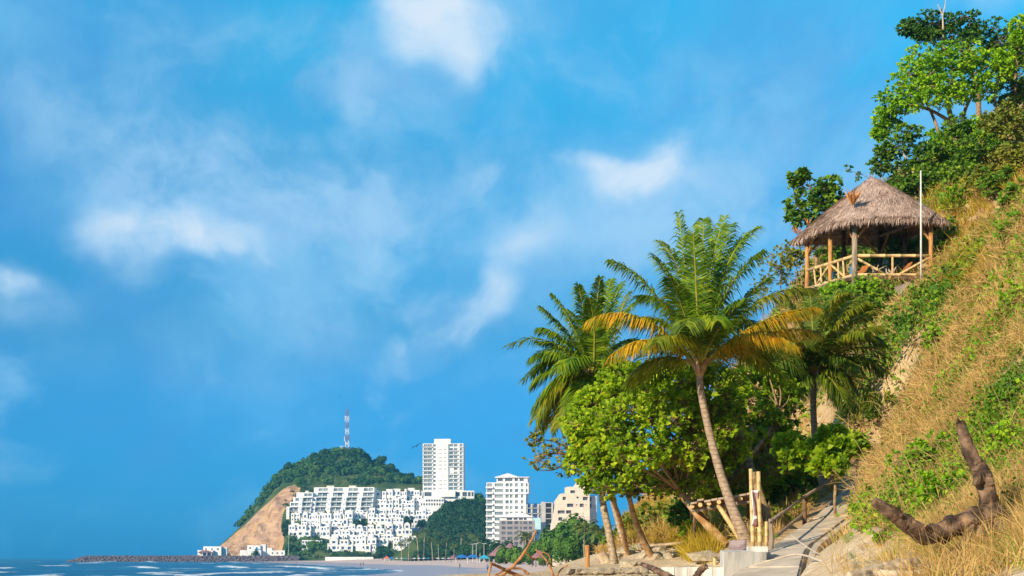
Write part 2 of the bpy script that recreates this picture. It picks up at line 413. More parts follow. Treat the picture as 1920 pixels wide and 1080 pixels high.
M['blue_paint'] = m_plain('blue_paint', (.03, .16, .30), (.06, .22, .36), 2, .6, .3, 0)
M['corrugated'] = m_plain('corrugated', (.17, .12, .125), (.30, .23, .23), 2, .6, .3, .2, 14)

# ------------------------------------------------------------------ the land: sea, beach, hillside
def to_px(x, y, z):
    y = np.maximum(y, 0.01)
    return 960 + np.asarray(x) / y * F, HZ - (np.asarray(z) - EYE) / y * F
def shore_x(y): return np.interp(y, [-400, 0, 200, 330, 390, 480, 700, 1000, 1300, 1420, 1600], [-60, -34, -32, -34, -30, -33, -75, -140, -205, -240, -330])
def back_x(y): return np.interp(y, [-400, 0, 200, 300, 420, 700, 900, 1150, 1300, 1420, 1600], [-20, -6, 4, 9, 8, -6, -14, -75, -118, -190, -260])
def beach_z(x, y):
    s = x - shore_x(y)
    z = np.where(s < 0, s * 0.05, 1.5 * (1 - np.exp(-np.maximum(s, 0) * 0.022)))
    z = np.maximum(z, -4.0)
    b = np.maximum(x - back_x(y), 0)
    z = z + np.clip(b * 0.03, 0, 2.0) + np.clip((b - 60) * 0.05, 0, 14)
    return z + (fbm(x * .05, y * .03) - .5) * .25 * np.clip(s / 25, 0, 1)
def nonuni(*segs):
    out = []
    for a, b, n in segs: out += list(np.linspace(a, b, n, endpoint=False))
    return np.array(out + [segs[-1][1]])
class XYGrid(Grid):
    def __init__(s, xs, ys, fn): s.x, s.y = xs, ys; X, Y = np.meshgrid(xs, ys); s.X, s.Y = X, Y; s.Z = fn(X, Y)
bg = XYGrid(nonuni((-320, -160, 40), (-160, 60, 110), (60, 400, 40), (400, 1500, 12)), nonuni((-300, 20, 12), (20, 300, 30), (300, 700, 90), (700, 1300, 70), (1300, 1700, 20), (1700, 3000, 6)), beach_z)
def m_sand():
    m, t = newmat('beach_sand'); co = geopos(t)
    n1 = t.sstep(t.noise(t.vmath('MULTIPLY', co, (.05, .02, .05)), 1.0, 5), .35, .65)
    n2 = t.noise(co, 1.2, 5, .65)
    dry = t.mix(n1, (.64, .46, .39), (.74, .55, .46)); dry = t.mix(t.sstep(n2, .35, .7, 0, .4), dry, (.52, .37, .32))
    wet = t.n('ShaderNodeAttribute', {'attribute_name': 'wet'}).outputs['Fac']
    w = t.sstep(t.math('ADD', wet, t.math('MULTIPLY', t.math('SUBTRACT', n1, .5), .35)), .35, .65)
    col = t.mix(w, dry, (.40, .305, .31))
    b = t.n('ShaderNodeBsdfPrincipled', None, Base_Color=col, Roughness=t.sstep(w, 0, 1, .9, .35))
    nb = t.n('ShaderNodeBump', None, Strength=.3, Distance=.05, Height=t.noise(co, 3, 4)); t.link(nb.outputs[0], b.inputs['Normal'])
    finish(t, b.outputs[0]); return m
o = npobj('beach', bg.verts(), bg.faces(), m_sand(), smooth=True); tag(o, kind='structure')
at = o.data.attributes.new('wet', 'FLOAT', 'POINT')
s_ = (bg.X - shore_x(bg.Y)); at.data.foreach_set('value', np.clip(1 - (s_ - 10) / 34, 0, 1).ravel().astype(np.float32))

# sea: swell and breakers as real relief, foam where the crests break
def sea_fn(X, Y):
    global FOAM
    s = shore_x(Y) - X                                  # metres off the water's edge
    wob = (fbm(X * .012, Y * .012) - .5) * 26 + (fbm(X * .05, Y * .05) - .5) * 7
    ph = (s + wob) / np.interp(s, [0, 60, 300, 2000], [17, 24, 45, 90])
    crest = np.maximum(0, np.sin(ph * 2 * np.pi)) ** 3
    along = fbm(X * .02 + 40, Y * .011 + 9, o=3)
    amp = np.interp(s, [-5, 0, 12, 60, 160, 400, 1500], [0, .10, .45, .75, .45, .25, .2]) * np.clip(along * 2.2 - .35, .15, 1.4)
    near = np.clip((s + 12) / 8, 0, 1)
    z = crest * amp + (fbm(X * .18, Y * .18, o=3) - .5) * .22 * near
    brk = np.clip((along - .40) * 5, 0, 1)
    foam = crest * brk * np.interp(s, [-10, 0, 15, 110, 200, 330, 600], [0, .6, 1.1, 1.0, .55, .2, .0])
    patch = np.clip((fbm(X * .06, Y * .035, 3.3, 4) - .50) * 6, 0, 1) * np.interp(s, [-6, 0, 55, 150, 260], [.9, .85, .7, .3, 0])
    swash = np.exp(-((s + 3) / 5.0) ** 2) * .8
    FOAM = np.clip(np.maximum.reduce([foam, patch, swash]), 0, 1.2)
    z = z * near - .02 + .03 * (s < 0)
    z = np.where(s < 0, np.minimum(z, .05), z)
    z = np.where(Y < 250, -.05, z)
    return np.where(s < -14, -1.0, z)
sg = XYGrid(nonuni((-4500, -700, 8), (-700, -330, 60), (-330, 0, 230), (0, 40, 6), (40, 4500, 6)), nonuni((-3000, 300, 6), (300, 620, 190), (620, 1450, 130), (1450, 4200, 14)), sea_fn)
def m_sea():
    m, t = newmat('sea_water'); co = geopos(t)
    n = t.noise(t.vmath('MULTIPLY', co, (.02, .012, 1)), 1.0, 4)
    col = t.mix(t.sstep(n, .35, .65), (.0, .075, .19), (.0, .14, .27))
    fo = t.n('ShaderNodeAttribute', {'attribute_name': 'foam'}).outputs['Fac']
    fn = t.noise(t.vmath('MULTIPLY', co, (.35, .16, .35)), 1.0, 6, .65)
    f = t.sstep(t.math('ADD', t.math('MULTIPLY', fo, .85), t.math('MULTIPLY', t.math('SUBTRACT', fn, .5), 1.1)), .42, .72)
    col = t.mix(f, col, (.70, .74, .76))
    b = t.n('ShaderNodeBsdfPrincipled', None, Base_Color=col, Roughness=t.sstep(f, 0, 1, .28, .8))
    b.inputs['Specular IOR Level'].default_value = .02
    nb = t.n('ShaderNodeBump', None, Strength=.5, Distance=.3, Height=t.noise(co, .5, 5, .65)); t.link(nb.outputs[0], b.inputs['Normal'])
    finish(t, b.outputs[0]); return m
o = npobj('sea', sg.verts(), sg.faces(), m_sea(), smooth=True); tag(o, kind='structure')
at = o.data.attributes.new('foam', 'FLOAT', 'POINT'); at.data.foreach_set('value', FOAM.ravel().astype(np.float32))

# near hillside: a smooth surface through points read off the photo at their distances
DS = 1.3
hp = [(1750, 1079, 15), (1600, 1084, 18), (1500, 1116, 23), (1400, 1125, 26), (1200, 1080, 37), (1080, 1078, 38), (960, 1084, 36),
      (1900, 1010, 15), (1800, 985, 21), (1700, 1020, 23), (1640, 965, 31), (1625, 892, 46), (1545, 965, 38), (1450, 1034, 34.5),
      (1395, 1014, 37), (1300, 1040, 41), (1150, 1057, 44), (1215, 1047, 47), (1165, 1025, 51), (1250, 1012, 56), (1300, 965, 60), (1180, 990, 72),
      (1850, 800, 26), (1900, 650, 30), (1750, 720, 38), (1680, 780, 42), (1560, 790, 52), (1600, 700, 54), (1700, 600, 53), (1850, 500, 46),
      (1920, 350, 52), (1800, 400, 64), (1760, 530, 60.5), (1630, 556, 61.5), (1520, 580, 63), (1650, 548, 65), (1580, 565, 65), (1450, 610, 64), (1400, 700, 66), (1350, 800, 66),
      (1900, 330, 72), (1800, 290, 80), (1650, 360, 78), (1560, 470, 72), (1480, 560, 74), (1900, 190, 90), (1560, 880, 52), (1480, 900, 54), (1420, 930, 53),
      (1128, 1040, 80), (1195, 968, 84), (1262, 905, 88), (1330, 838, 90), (1400, 760, 92), (1100, 1052, 60), (1225, 985, 68)]
pts = []
for px, py, d in hp:
    p = P(px, py, d * DS); pts.append((p.x, p.y, p.z))
pts += [(0, 0, 2.3), (-6, 0, 1.7), (3, 2, 2.4), (0, 10, 2.5), (2.2, 12, 3.2), (-20, 0, .5), (-20, 50, .3), (-20, 100, .2), (-8, 45, 1.9), (-8, 75, 1.2), (-3, 47, 3.2), (-4, 70, 1.6), (0, 90, 1.5),
        (9, 6, 5.5), (20, 0, 14), (20, 15, 16), (28, 145, 27), (46, 145, 44), (40, 80, 36), (52, 50, 46), (40, 35, 34), (16, 140, 8), (10, 140, 2), (13, 200, 2), (34, 200, 24), (60, 200, 40), (3, 130, .8), (70, 0, 50), (70, 100, 52)]
tps = TPS(pts, 0.5)
PATH_L = [P(1215, 1165, 34), P(1345, 1096, 40), P(1436, 1034, 44.5), P(1482, 1001, 48), P(1530, 967, 52), P(1575, 925, 56), P(1612, 890, 60), P(1640, 868, 65)]
PATH_R = [P(1420, 1172, 33), P(1486, 1098, 38.5), P(1508, 1031, 43.5), P(1545, 1001, 47), P(1597, 960, 51), P(1625, 922, 55), P(1648, 888, 60), P(1668, 868, 65)]
_pl = np.array(spline(PATH_L, 60)); _pr = np.array(spline(PATH_R, 60)); _pc = (_pl + _pr) / 2
def hill_fn(X, Y):
    z = tps(X, Y)
    n = (fbm(X * .35, Y * .35, 1.0, 4) - .5)
    rg = np.abs(fbm(X * .16 + 3, Y * .13, 5.0, 4) - .5) * 3
    z = z + n * np.clip((z - 3.0) * .14, .05, 1.2) + (rg - .45) * np.clip((z - 4.5) * .16, 0, 1.1) * np.clip((Y - 28) / 15, 0, 1)
    # the path is cut into the slope
    d2 = np.full(X.shape, 1e9); zz = np.zeros(X.shape)
    for p in _pc:
        q = (X - p[0]) ** 2 + (Y - p[1]) ** 2; k = q < d2; d2 = np.where(k, q, d2); zz = np.where(k, p[2], zz)
    w = np.clip(1.9 - np.sqrt(d2), 0, 1) ** .7
    z = z * (1 - w) + (zz - .22) * w
    return z
hg = Grid(-25, 75, 334, -12, 200, 425, lambda X, Y: np.clip(hill_fn(X, Y), -5, 90))
def m_hill():
    m, t = newmat('hillside_soil'); co = geopos(t)
    n1 = t.sstep(t.noise(co, .35, 5, .6), .35, .65); n2 = t.sstep(t.noise(co, 1.6, 6, .65), .4, .7)
    col = t.mix(n1, (.42, .26, .12), (.55, .41, .23)); col = t.mix(t.math('MULTIPLY', n2, .55), col, (.62, .50, .33))
    col = t.mix(t.sstep(t.noise(co, .8, 4), .55, .72, 0, .7), col, (.30, .14, .07))
    zc = t.n('ShaderNodeSeparateXYZ', None, _0=co).outputs[2]
    col = t.mix(t.sstep(t.math('ADD', zc, t.math('MULTIPLY', n1, 1.2)), 6.2, 4.4, 0, .8), col, t.mix(n2, (.66, .50, .33), (.80, .65, .46)))
    h = t.math('ADD', t.noise(co, 2.5, 6, .65), t.math('MULTIPLY', t.noise(co, 12, 4), .3))
    finish(t, bsdf(t, col, .95, .05, h, .9, .25)); return m
o = npobj('hillside', hg.verts(), hg.faces(), m_hill(), smooth=True); tag(o, kind='structure')
def ground(x, y): return float(hg(np.array([x]), np.array([y]))[0])
def on_ground(px, py, d0=8, d1=160):
    """where the line of sight through a photo pixel meets the hillside"""
    d = np.linspace(d0, d1, 1600); x = (px - 960) / F * d; z = EYE + (HZ - py) / F * d
    below = z <= hg(x, d)
    k = int(np.argmax(below)) if below.any() else len(d) - 1
    return Vector((x[k], d[k], float(hg(x[k:k + 1], d[k:k + 1])[0])))

# ------------------------------------------------------------------ foliage makers
def rand_dirs(n, r=rng):
    v = r.normal(size=(n, 3)); return v / np.linalg.norm(v, axis=1, keepdims=True)
def frames(ax, r=rng):
    """two unit vectors across each axis, turned at random"""
    h = rand_dirs(len(ax), r); u = np.cross(ax, h); u /= np.maximum(np.linalg.norm(u, axis=1, keepdims=True), 1e-6)
    return u, np.cross(ax, u)
def quads(pos, nrm, size, r=rng, asp=1.0):
    """small four-sided leaf masses facing roughly along nrm"""
    u, w = frames(nrm, r); s = size[:, None]
    V = np.stack([pos - u * s, pos - w * s * asp + nrm * s * .2, pos + u * s, pos + w * s * asp - nrm * s * .15], 1).reshape(-1, 3)
    return V, np.arange(len(V)).reshape(-1, 4)
def leaves(pos, ax, size, r=rng, width=.42, fold=.18, droop=.25, up=None):
    """folded leaf blades: base, two sides, midrib, tip"""
    n = len(pos)
    if up is None: u, w = frames(ax, r)
    else:
        u = np.cross(ax, up); u /= np.maximum(np.linalg.norm(u, axis=1, keepdims=True), 1e-6); w = np.cross(u, ax)
    s = size[:, None]
    mid = pos + ax * s * .58
    V = np.stack([pos, mid + u * s * width + w * s * fold, mid, mid - u * s * width + w * s * fold, pos + ax * s - w * s * droop * .5], 1).reshape(-1, 3)
    b = np.arange(n)[:, None] * 5
    Fq = np.concatenate([b + np.array([[0, 1, 2]]), b + np.array([[0, 2, 3]]), b + np.array([[1, 4, 2]]), b + np.array([[2, 4, 3]])])
    return V, Fq
def merge(parts):
    Vs, Fs, k = [], [], 0
    for V, Fq in parts:
        Vs.append(V); Fs.append(Fq + k); k += len(V)
    return np.concatenate(Vs), np.concatenate(Fs)
def crown_points(c, rad, n, r=rng, shell=.55):
    """points through a lumpy ellipsoid, denser at its skin; returns positions and outward directions"""
    d = rand_dirs(n, r); q = shell + (1 - shell) * r.random(n) ** .6
    lump = .78 + .44 * fbm(d[:, 0] * 2.3 + c[0], d[:, 1] * 2.3 + c[1], d[:, 2] * 2.3 + c[2], 2)
    p = np.array(c) + d * (q * lump)[:, None] * np.array(rad)
    return p, d

def forest_mass(name, label, cat, mat, spots, rad, per=46, leaf=1.0):
    """a far wood: leaf masses over many crowns, one uncountable mass"""
    n = len(spots); C = np.repeat(spots, per, axis=0); Rr = np.repeat(rad, per)
    d = rand_dirs(n * per); d[:, 2] = np.abs(d[:, 2]) * 1.0 - .25
    d /= np.linalg.norm(d, axis=1, keepdims=True)
    q = (.72 + .32 * rng.random(n * per))
    pos = C + d * (q * Rr)[:, None] * np.array([1, 1, .85])
    V, Fq = quads(pos, d, leaf * (.6 + .7 * rng.random(n * per)) * np.clip(Rr / 4.5, .6, 1.6))
    o = npobj(name, V, Fq, mat); tag(o, label, cat, kind='stuff'); return o

M['far_leaf'] = m_leaf('far_leaf', [(0, (.012, .045, .018)), (.4, (.028, .085, .022)), (.8, (.055, .125, .028)), (1, (.10, .16, .03))], .15, .7, nscale=.035, namt=.6, spec=.1)
M['far_dark_leaf'] = m_leaf('far_dark_leaf', [(0, (.012, .042, .02)), (.5, (.024, .07, .026)), (1, (.05, .11, .03))], .15, .7, nscale=.05, namt=.5, spec=.1)
M['mid_leaf'] = m_leaf('mid_leaf', [(0, (.03, .09, .015)), (.5, (.07, .17, .022)), (1, (.15, .26, .03))], .25, .6, nscale=.12, namt=.5, spec=.15)
M['mid_palm'] = m_leaf('mid_palm', [(0, (.035, .075, .018)), (.5, (.08, .14, .03)), (1, (.18, .22, .05))], .25, .6, nscale=.3, namt=.4)
M['white_wall'] = m_plain('white_wall', (.55, .55, .55), (.73, .73, .73), .35, .8, .2, .1, 3, stretch=(1, 1, .3), lo=.25, hi=.55)
M['cream_wall'] = m_plain('cream_wall', (.60, .50, .40), (.70, .60, .49), .3, .85, .15, .15, 3)
M['grey_wall'] = m_plain('grey_wall', (.25, .225, .235), (.31, .285, .29), .3, .85, .15, .1, 3)
M['raw_concrete'] = m_plain('raw_concrete', (.40, .38, .37), (.52, .50, .48), .4, .9, .1, .2, 3)
M['pale_blue_wall'] = m_plain('pale_blue_wall', (.36, .58, .66), (.44, .66, .72), .3, .8, .2, .1, 3)
M['window_glass'] = m_plain('window_glass', (.025, .06, .16), (.05, .11, .25), .8, .12, .5, 0, island=.5)
M['tower_glass'] = m_plain('tower_glass', (.07, .12, .17), (.32, .36, .36), .3, .2, .5, 0, island=.8)
M['grey_glass'] = m_plain('grey_glass', (.06, .07, .10), (.14, .16, .20), .3, .2, .5, 0, island=.6)
M['pool_blue'] = m_plain('pool_blue', (.02, .22, .50), (.04, .30, .58), .3, .3, .4, 0)
M['terracotta'] = m_plain('terracotta', (.20, .10, .13), (.28, .15, .17), .8, .85, .1, .3)
M['steel_red'] = m_plain('steel_red', (.17, .09, .14), (.22, .12, .17), 1, .6, .3, 0)
M['steel_white'] = m_plain('steel_white', (.56, .57, .60), (.66, .66, .68), 1, .6, .3, 0)

# ------------------------------------------------------------------ far headland
village_rows = [(1020, 1004, 618, 700, 5, 1394, 'crowded lower'), (979, 962, 690, 770, 5, 1432, 'crowded middle right'), (978, 963, 546, 612, 4, 1440, 'crowded middle left'), (994, 980, 546, 640, 5, 1424, 'sloping left'),   # base row, top row, px from, px to, houses, distance
    (1032, 1009, 614, 726, 5, 1388, 'lowest'), (1011, 994, 622, 737, 6, 1402, 'second lowest'), (1006, 984, 541, 618, 4, 1414, 'lower left'),
    (1003, 982, 701, 772, 4, 1416, 'lower right'), (1026, 1005, 737, 786, 3, 1392, 'palm-fringed bottom right'), (985, 962, 547, 676, 8, 1434, 'middle left'),
    (991, 973, 772, 816, 3, 1428, 'far right'), (974, 955, 690, 816, 8, 1442, 'middle right'), (953, 937, 697, 790, 6, 1458, 'upper right'), (941, 919, 700, 791, 6, 1468, 'topmost'), (1000, 985, 632, 700, 4, 1418, 'central'), (966, 957, 626, 688, 3, 1446, 'short upper left')]
hl = [(413, 1024, 1500), (440, 1000, 1508), (480, 962, 1520), (505, 926, 1530), (530, 888, 1540), (560, 878, 1540), (590, 862, 1545), (640, 850, 1550), (680, 857, 1550),
      (700, 874, 1550), (730, 882, 1550), (760, 900, 1550), (790, 904, 1550), (830, 908, 1550), (870, 918, 1550), (905, 942, 1550), (930, 985, 1540),
      (420, 1043, 1452), (480, 1043, 1442), (530, 1043, 1436), (445, 1000, 1478), (505, 944, 1486), (545, 914, 1488), (470, 1010, 1452), (520, 980, 1452),
      (560, 960, 1450), (600, 922, 1492), (700, 915, 1494), (650, 885, 1520), (830, 928, 1488), (880, 936, 1488), (560, 1040, 1402), (760, 1042, 1380), (650, 1043, 1378), (820, 1000, 1410), (850, 960, 1430), (580, 1022, 1402)]
hpts = []
for px, py, d in hl: p = P(px, py, d); hpts.append(tuple(p))
for b, tp, a, c, n, d, _ in village_rows:
    for q in (a, (a + c) / 2, c): p = P(q, b, d); hpts.append((p.x, p.y, p.z - 2.5))
for X in (-330, -200, -100, 0, 60): hpts += [(X, 1760, 2)]
hpts += [(-320, 1500, -14), (-330, 1560, -14), (-310, 1420, -8), (-290, 1440, -4), (40, 1420, 10), (60, 1500, 14), (60, 1600, 10), (0, 1650, 30), (-100, 1640, 52), (-180, 1640, 55), (-240, 1630, 20), (0, 1345, 2.5), (-100, 1345, 2.6), (-200, 1380, 1.5)]
htps = TPS(hpts, 1.0)
def gully(X, Y):
    z = htps(X, Y); m = np.clip((Y - 1436) / 8, 0, 1) * np.clip((1500 - Y) / 25, 0, 1) * np.clip((-196 - X) / 10, 0, 1) * np.clip(z / 12, 0, 1)
    r = np.minimum(1, np.abs(fbm(X * .05 + Y * .025, Y * .014, 7.0, 4) - .5) * 5)
    return m * ((1 - r) ** 2 * 10 - 3 + (fbm(X * .16, Y * .16, 3.0, 3) - .5) * 5)
hd = Grid(-330, 60, 131, 1345, 1760, 139, lambda X, Y: np.minimum(htps(X, Y), 118) - gully(X, Y) + (fbm(X * .05, Y * .05, 2.0) - .5) * 5 * np.clip((htps(X, Y) - 8) / 20, 0, 1) * np.where((X > -215) & (X < -60) & (Y < 1480), .25, 1.0))
def inpoly(px, py, poly):
    c = np.zeros(np.shape(px), bool); n = len(poly)
    for i in range(n):
        (x1, y1), (x2, y2) = poly[i], poly[i - 1]
        k = ((y1 > py) != (y2 > py)) & (px < (x2 - x1) * (py - y1) / (y2 - y1 + 1e-9) + x1); c ^= k
    return c
hd.Z = np.maximum(hd.Z, -5.0)
CLIFF = [(405, 1018), (425, 1000), (450, 988), (478, 962), (505, 930), (530, 905), (548, 903), (565, 918), (548, 934), (532, 960), (530, 1030), (530, 1050), (400, 1050)]
VILLAGE = [(534, 925), (590, 908), (705, 908), (795, 908), (900, 915), (895, 935), (830, 948), (822, 990), (790, 1010), (770, 1036), (700, 1045), (610, 1045), (612, 1022), (545, 1010), (532, 960)]
qx, qy = to_px(hd.X, hd.Y, hd.Z)
cl = inpoly(qx, qy, CLIFF) & (hd.Y < 1500)
def m_head():
    m, t = newmat('headland_ground'); co = geopos(t)
    a = t.n('ShaderNodeAttribute', {'attribute_name': 'cliff'}).outputs['Fac']
    lay = t.noise(t.vmath('MULTIPLY', co, (.06, .06, .25)), 1.0, 5, .65)
    rock = t.mix(t.sstep(lay, .35, .65), (.36, .215, .145), (.56, .37, .24))
    rock = t.mix(t.sstep(t.noise(co, .05, 4), .45, .62, 0, .8), rock, (.56, .34, .15))
    rock = t.mix(t.sstep(t.noise(t.vmath('MULTIPLY', co, (1, 1, .35)), .14, 6, .7), .50, .66, 0, .8), rock, (.20, .12, .095))
    grn = t.mix(t.sstep(t.noise(co, .04, 5), .4, .6), (.045, .085, .03), (.10, .13, .045))
    f = t.sstep(t.math('ADD', a, t.math('MULTIPLY', t.math('SUBTRACT', t.noise(co, .12, 4), .5), .6)), .35, .6)
    finish(t, bsdf(t, t.mix(f, grn, rock), .95, .05, t.noise(co, .25, 6, .65), 1.0, 2.5)); return m
o = npobj('headland', hd.verts(), hd.faces(), m_head(), smooth=True); tag(o, kind='structure')
at = o.data.attributes.new('cliff', 'FLOAT', 'POINT'); at.data.foreach_set('value', cl.ravel().astype(np.float32))

n = 5200
x = rng.uniform(-300, 40, n); y = rng.uniform(1390, 1600, n); z = hd(x, y); px, py = to_px(x, y, z)
keep = ~inpoly(px, py, CLIFF) & ~inpoly(px, py, VILLAGE) & (z > 3.5) & (px > 408) & ((px > 545) | (y > 1458))
k1 = keep & (fbm(x * .02, y * .02, 5.0) > .44) | keep & (y > 1515)
sp = np.stack([x, y, z + 1.2], 1)
forest_mass('headland_wood', 'dense green wood covering the far headland above the white village', 'wood', M['far_leaf'], sp[k1][:1500], rng.uniform(1.8, 6.2, 1500)[:len(sp[k1][:1500])], 46, 1.05)
k2 = keep & ~k1
kk = np.where(keep)[0][::9][:230]
forest_mass('headland_tall_trees', 'taller paler tree crowns rising out of the headland wood', 'wood', M['mid_leaf'], np.stack([x, y, z + 3.0], 1)[kk], rng.uniform(2.5, 5.0, len(kk)), 46, .85)
ss = sp[k2][:900]; ss[:, 2] -= 1.2
forest_mass('headland_scrub', 'low pale green scrub between the wood and the cliff of the headland', 'scrub', M['mid_leaf'], ss, rng.uniform(1.4, 2.6, len(ss)), 26, .8)

# wooded spur right of the village
sp_pts = [tuple(P(*q)) for q in [(882, 946, 1300), (850, 950, 1275), (912, 958, 1290), (842, 972, 1240), (806, 1005, 1222), (792, 1034, 1200), (900, 1038, 1130), (850, 1042, 1120), (950, 1010, 1200), (960, 1040, 1150), (880, 990, 1210)]] + [(-130, 1200, -12), (-130, 1320, -20), (-96, 1215, -2), (-92, 1280, 2), (-84, 1330, 8), (-66, 1330, 34), (0, 1330, 40), (40, 1240, 6), (20, 1120, 3), (-80, 1110, 1.0)]
stps = TPS(sp_pts, .5)
sgd = Grid(-130, 45, 45, 1110, 1350, 60, lambda X, Y: stps(X, Y) + (fbm(X * .06, Y * .06, 4.) - .5) * 3)
sgd.Z = np.maximum(sgd.Z, -5.0)
o = npobj('wooded_spur_ground', sgd.verts(), sgd.faces(), m_plain('spur_soil', (.04, .075, .025), (.08, .11, .035), .05, .95, .05, .5, .3, 1.0, pos='geo'), smooth=True); tag(o, kind='structure')
x = rng.uniform(-110, 25, 1600); y = rng.uniform(1125, 1320, 1600); z = sgd(x, y); px, py = to_px(x, y, z)
k = (px < 930) & (px > 782) & ~((px < 800) & (py < 1020)) & ~inpoly(px, py, [(770, 900), (845, 900), (822, 950), (800, 1000), (770, 1010)])
sp = np.stack([x, y, z + 1.5], 1)[k][:760]
forest_mass('spur_wood', 'dark green wooded spur between the white village and the tall white flats', 'wood', M['far_dark_leaf'], sp, rng.uniform(2.4, 4.6, len(sp)), 46, .85)

x = rng.uniform(-210, -50, 2600); y = rng.uniform(1362, 1480, 2600); z = hd(x, y); px, py = to_px(x, y, z)
k = (inpoly(px, py, VILLAGE) | ((py > 1010) & (px > 540) & (px < 790))) & (z > 2.2); sp = np.stack([x, y, z + .3], 1)[k][:620]
forest_mass('village_gardens', 'dark green garden shrubs between the white village houses', 'shrubs', M['far_dark_leaf'], sp, rng.uniform(1.2, 2.8, len(sp)), 26, .75)
def lump_tree(name, label, base, height, rad, mat, cat='tree', group=None, per=260, leaf=.5, trunk_r=None, blobs=5, lean=0.0, bark=None, low=.62):
    """far or middle-distance tree: trunk with limbs, crown of several leafy clumps"""
    base = Vector(base); root = empty(name, base, label, cat, group)
    r = np.random.default_rng(int(abs(base.x) * 100 + base.y * 10) % 100000)
    ch = height * low; cz = base.z + height - ch * .5
    mb = MB(); tr = trunk_r or height * .03
    top = Vector((base.x + lean, base.y, cz))
    mb.tube(spline([base - Vector((0, 0, .5)), base.lerp(top, .5) + Vector((r.normal() * .1, 0, 0)), top], 6), [tr * 1.2, tr * 1.05, tr, tr * .9, tr * .75, tr * .6], 6)
    parts = []
    for i in range(blobs):
        a = 2 * math.pi * i / blobs + r.random() * .8; q = .62 * (i > 0) * (.75 + .4 * r.random())
        c = Vector((top.x + math.cos(a) * rad * q, top.y + math.sin(a) * rad * q, cz + ch * r.uniform(-.26, .26)))
        if i == 0: c = top + Vector((0, 0, ch * .2))
        rr = rad * r.uniform(.42, .6)
        mb.tube([base.lerp(top, .6), base.lerp(top, .85).lerp(c, .5), c], [tr * .6, tr * .45, tr * .2], 5)
        p, dd = crown_points(c, (rr, rr, rr * ch / (2 * rad) * 1.3 + rr * .15), per, r)
        parts.append(quads(p, dd, leaf * (.6 + .6 * r.random(per)), r))
    mb.build('trunk', bark or M['bark'], root, smooth=True)
    V, Fq = merge(parts); npobj('crown', V, Fq, mat, root)
    return root
for i, (px, pyb, d, h, rd, lab) in enumerate([(541, 888, 1535, 11, 6, 'spreading tree on the left shoulder of the headland above the cliff'), (718, 884, 1545, 13, 6.5, 'tall round tree standing out on the headland ridge right of the mast'),
        (590, 866, 1542, 9, 5, 'tree on the headland ridge left of the summit'), (676, 860, 1545, 9, 5, 'tree beside the foot of the mast on the summit'), (735, 890, 1545, 9, 5, 'tree on the descending ridge right of the tall round tree'),
        (772, 904, 1545, 8, 4.5, 'small tree on the ridge just left of the white tower block'), (610, 860, 1545, 8.5, 5, 'rounded tree on the ridge left of the mast')]):
    p = P(px, pyb, d); p.z = float(hd(np.array([p.x]), np.array([p.y]))[0])
    lump_tree('ridge_tree', lab, p, h, rd, M['far_dark_leaf'], 'tree', 'trees standing out on the headland ridge', 110, .8)

# lattice mast
b = P(651, 838, 1548); b.z = float(hd(np.array([b.x]), np.array([b.y]))[0]); top = P(651, 768, 1548).z
root = empty('radio_mast', b, 'red and white lattice radio mast on the summit of the headland', 'mast')
H = top - b.z; nsec = 7
for k in range(nsec):
    mb = MB(); z0, z1 = b.z + H * k / nsec, b.z + H * (k + 1) / nsec
    w0, w1 = lerp(1.8, 1.0, k / nsec), lerp(1.8, 1.0, (k + 1) / nsec)
    c0 = [Vector((b.x + sx * w0, b.y + sy * w0, z0)) for sx, sy in ((-1, -1), (1, -1), (1, 1), (-1, 1))]; c1 = [Vector((b.x + sx * w1, b.y + sy * w1, z1)) for sx, sy in ((-1, -1), (1, -1), (1, 1), (-1, 1))]
    for i in range(4):
        j = (i + 1) % 4
        mb.beam(c0[i], c1[i], .34); mb.beam(c0[i], c0[j], .16); mb.beam(c0[i], c1[j], .18); mb.beam(c0[j], c1[i], .18)
        mid0, mid1 = (c0[i] + c1[i]) / 2, (c0[j] + c1[j]) / 2; mb.beam(mid0, mid1, .2)
    mb.build('lattice_section', M['steel_red'] if k % 2 == 0 else M['steel_white'], root)
for k, (z, r_) in enumerate([(.30, 2.6), (.36, 2.4), (.78, 2.0), (.82, 1.9)]):
    mb = MB()
    for s in (-1, 1): mb.box((b.x + s * r_, b.y - .3, b.z + H * z), (.5, .4, 2.4)); mb.beam((b.x, b.y, b.z + H * z), (b.x + s * r_, b.y - .3, b.z + H * z), .15)
    mb.build('antenna', M['steel_white'], root)
MB().tube([(b.x, b.y, top), (b.x, b.y, top + 4)], .12, 5).build('lightning_rod', M['steel_red'], root)
p = P(640.5, 838, 1546); p.z = float(hd(np.array([p.x]), np.array([p.y]))[0])
root = empty('antenna_pole', p, 'short pale antenna pole with side arms left of the tall mast', 'antenna')
MB().tube([p, p + Vector((0, 0, 8.5))], .22, 6).build('pole', M['steel_white'], root)
for q in (5.5, 7.2): MB().beam(p + Vector((-1.3, 0, q)), p + Vector((1.3, 0, q)), .2).box(p + Vector((-1.3, 0, q + .4)), (.35, .3, 1.4)).box(p + Vector((1.3, 0, q + .4)), (.35, .3, 1.4)).build('side_arm', M['steel_white'], root)

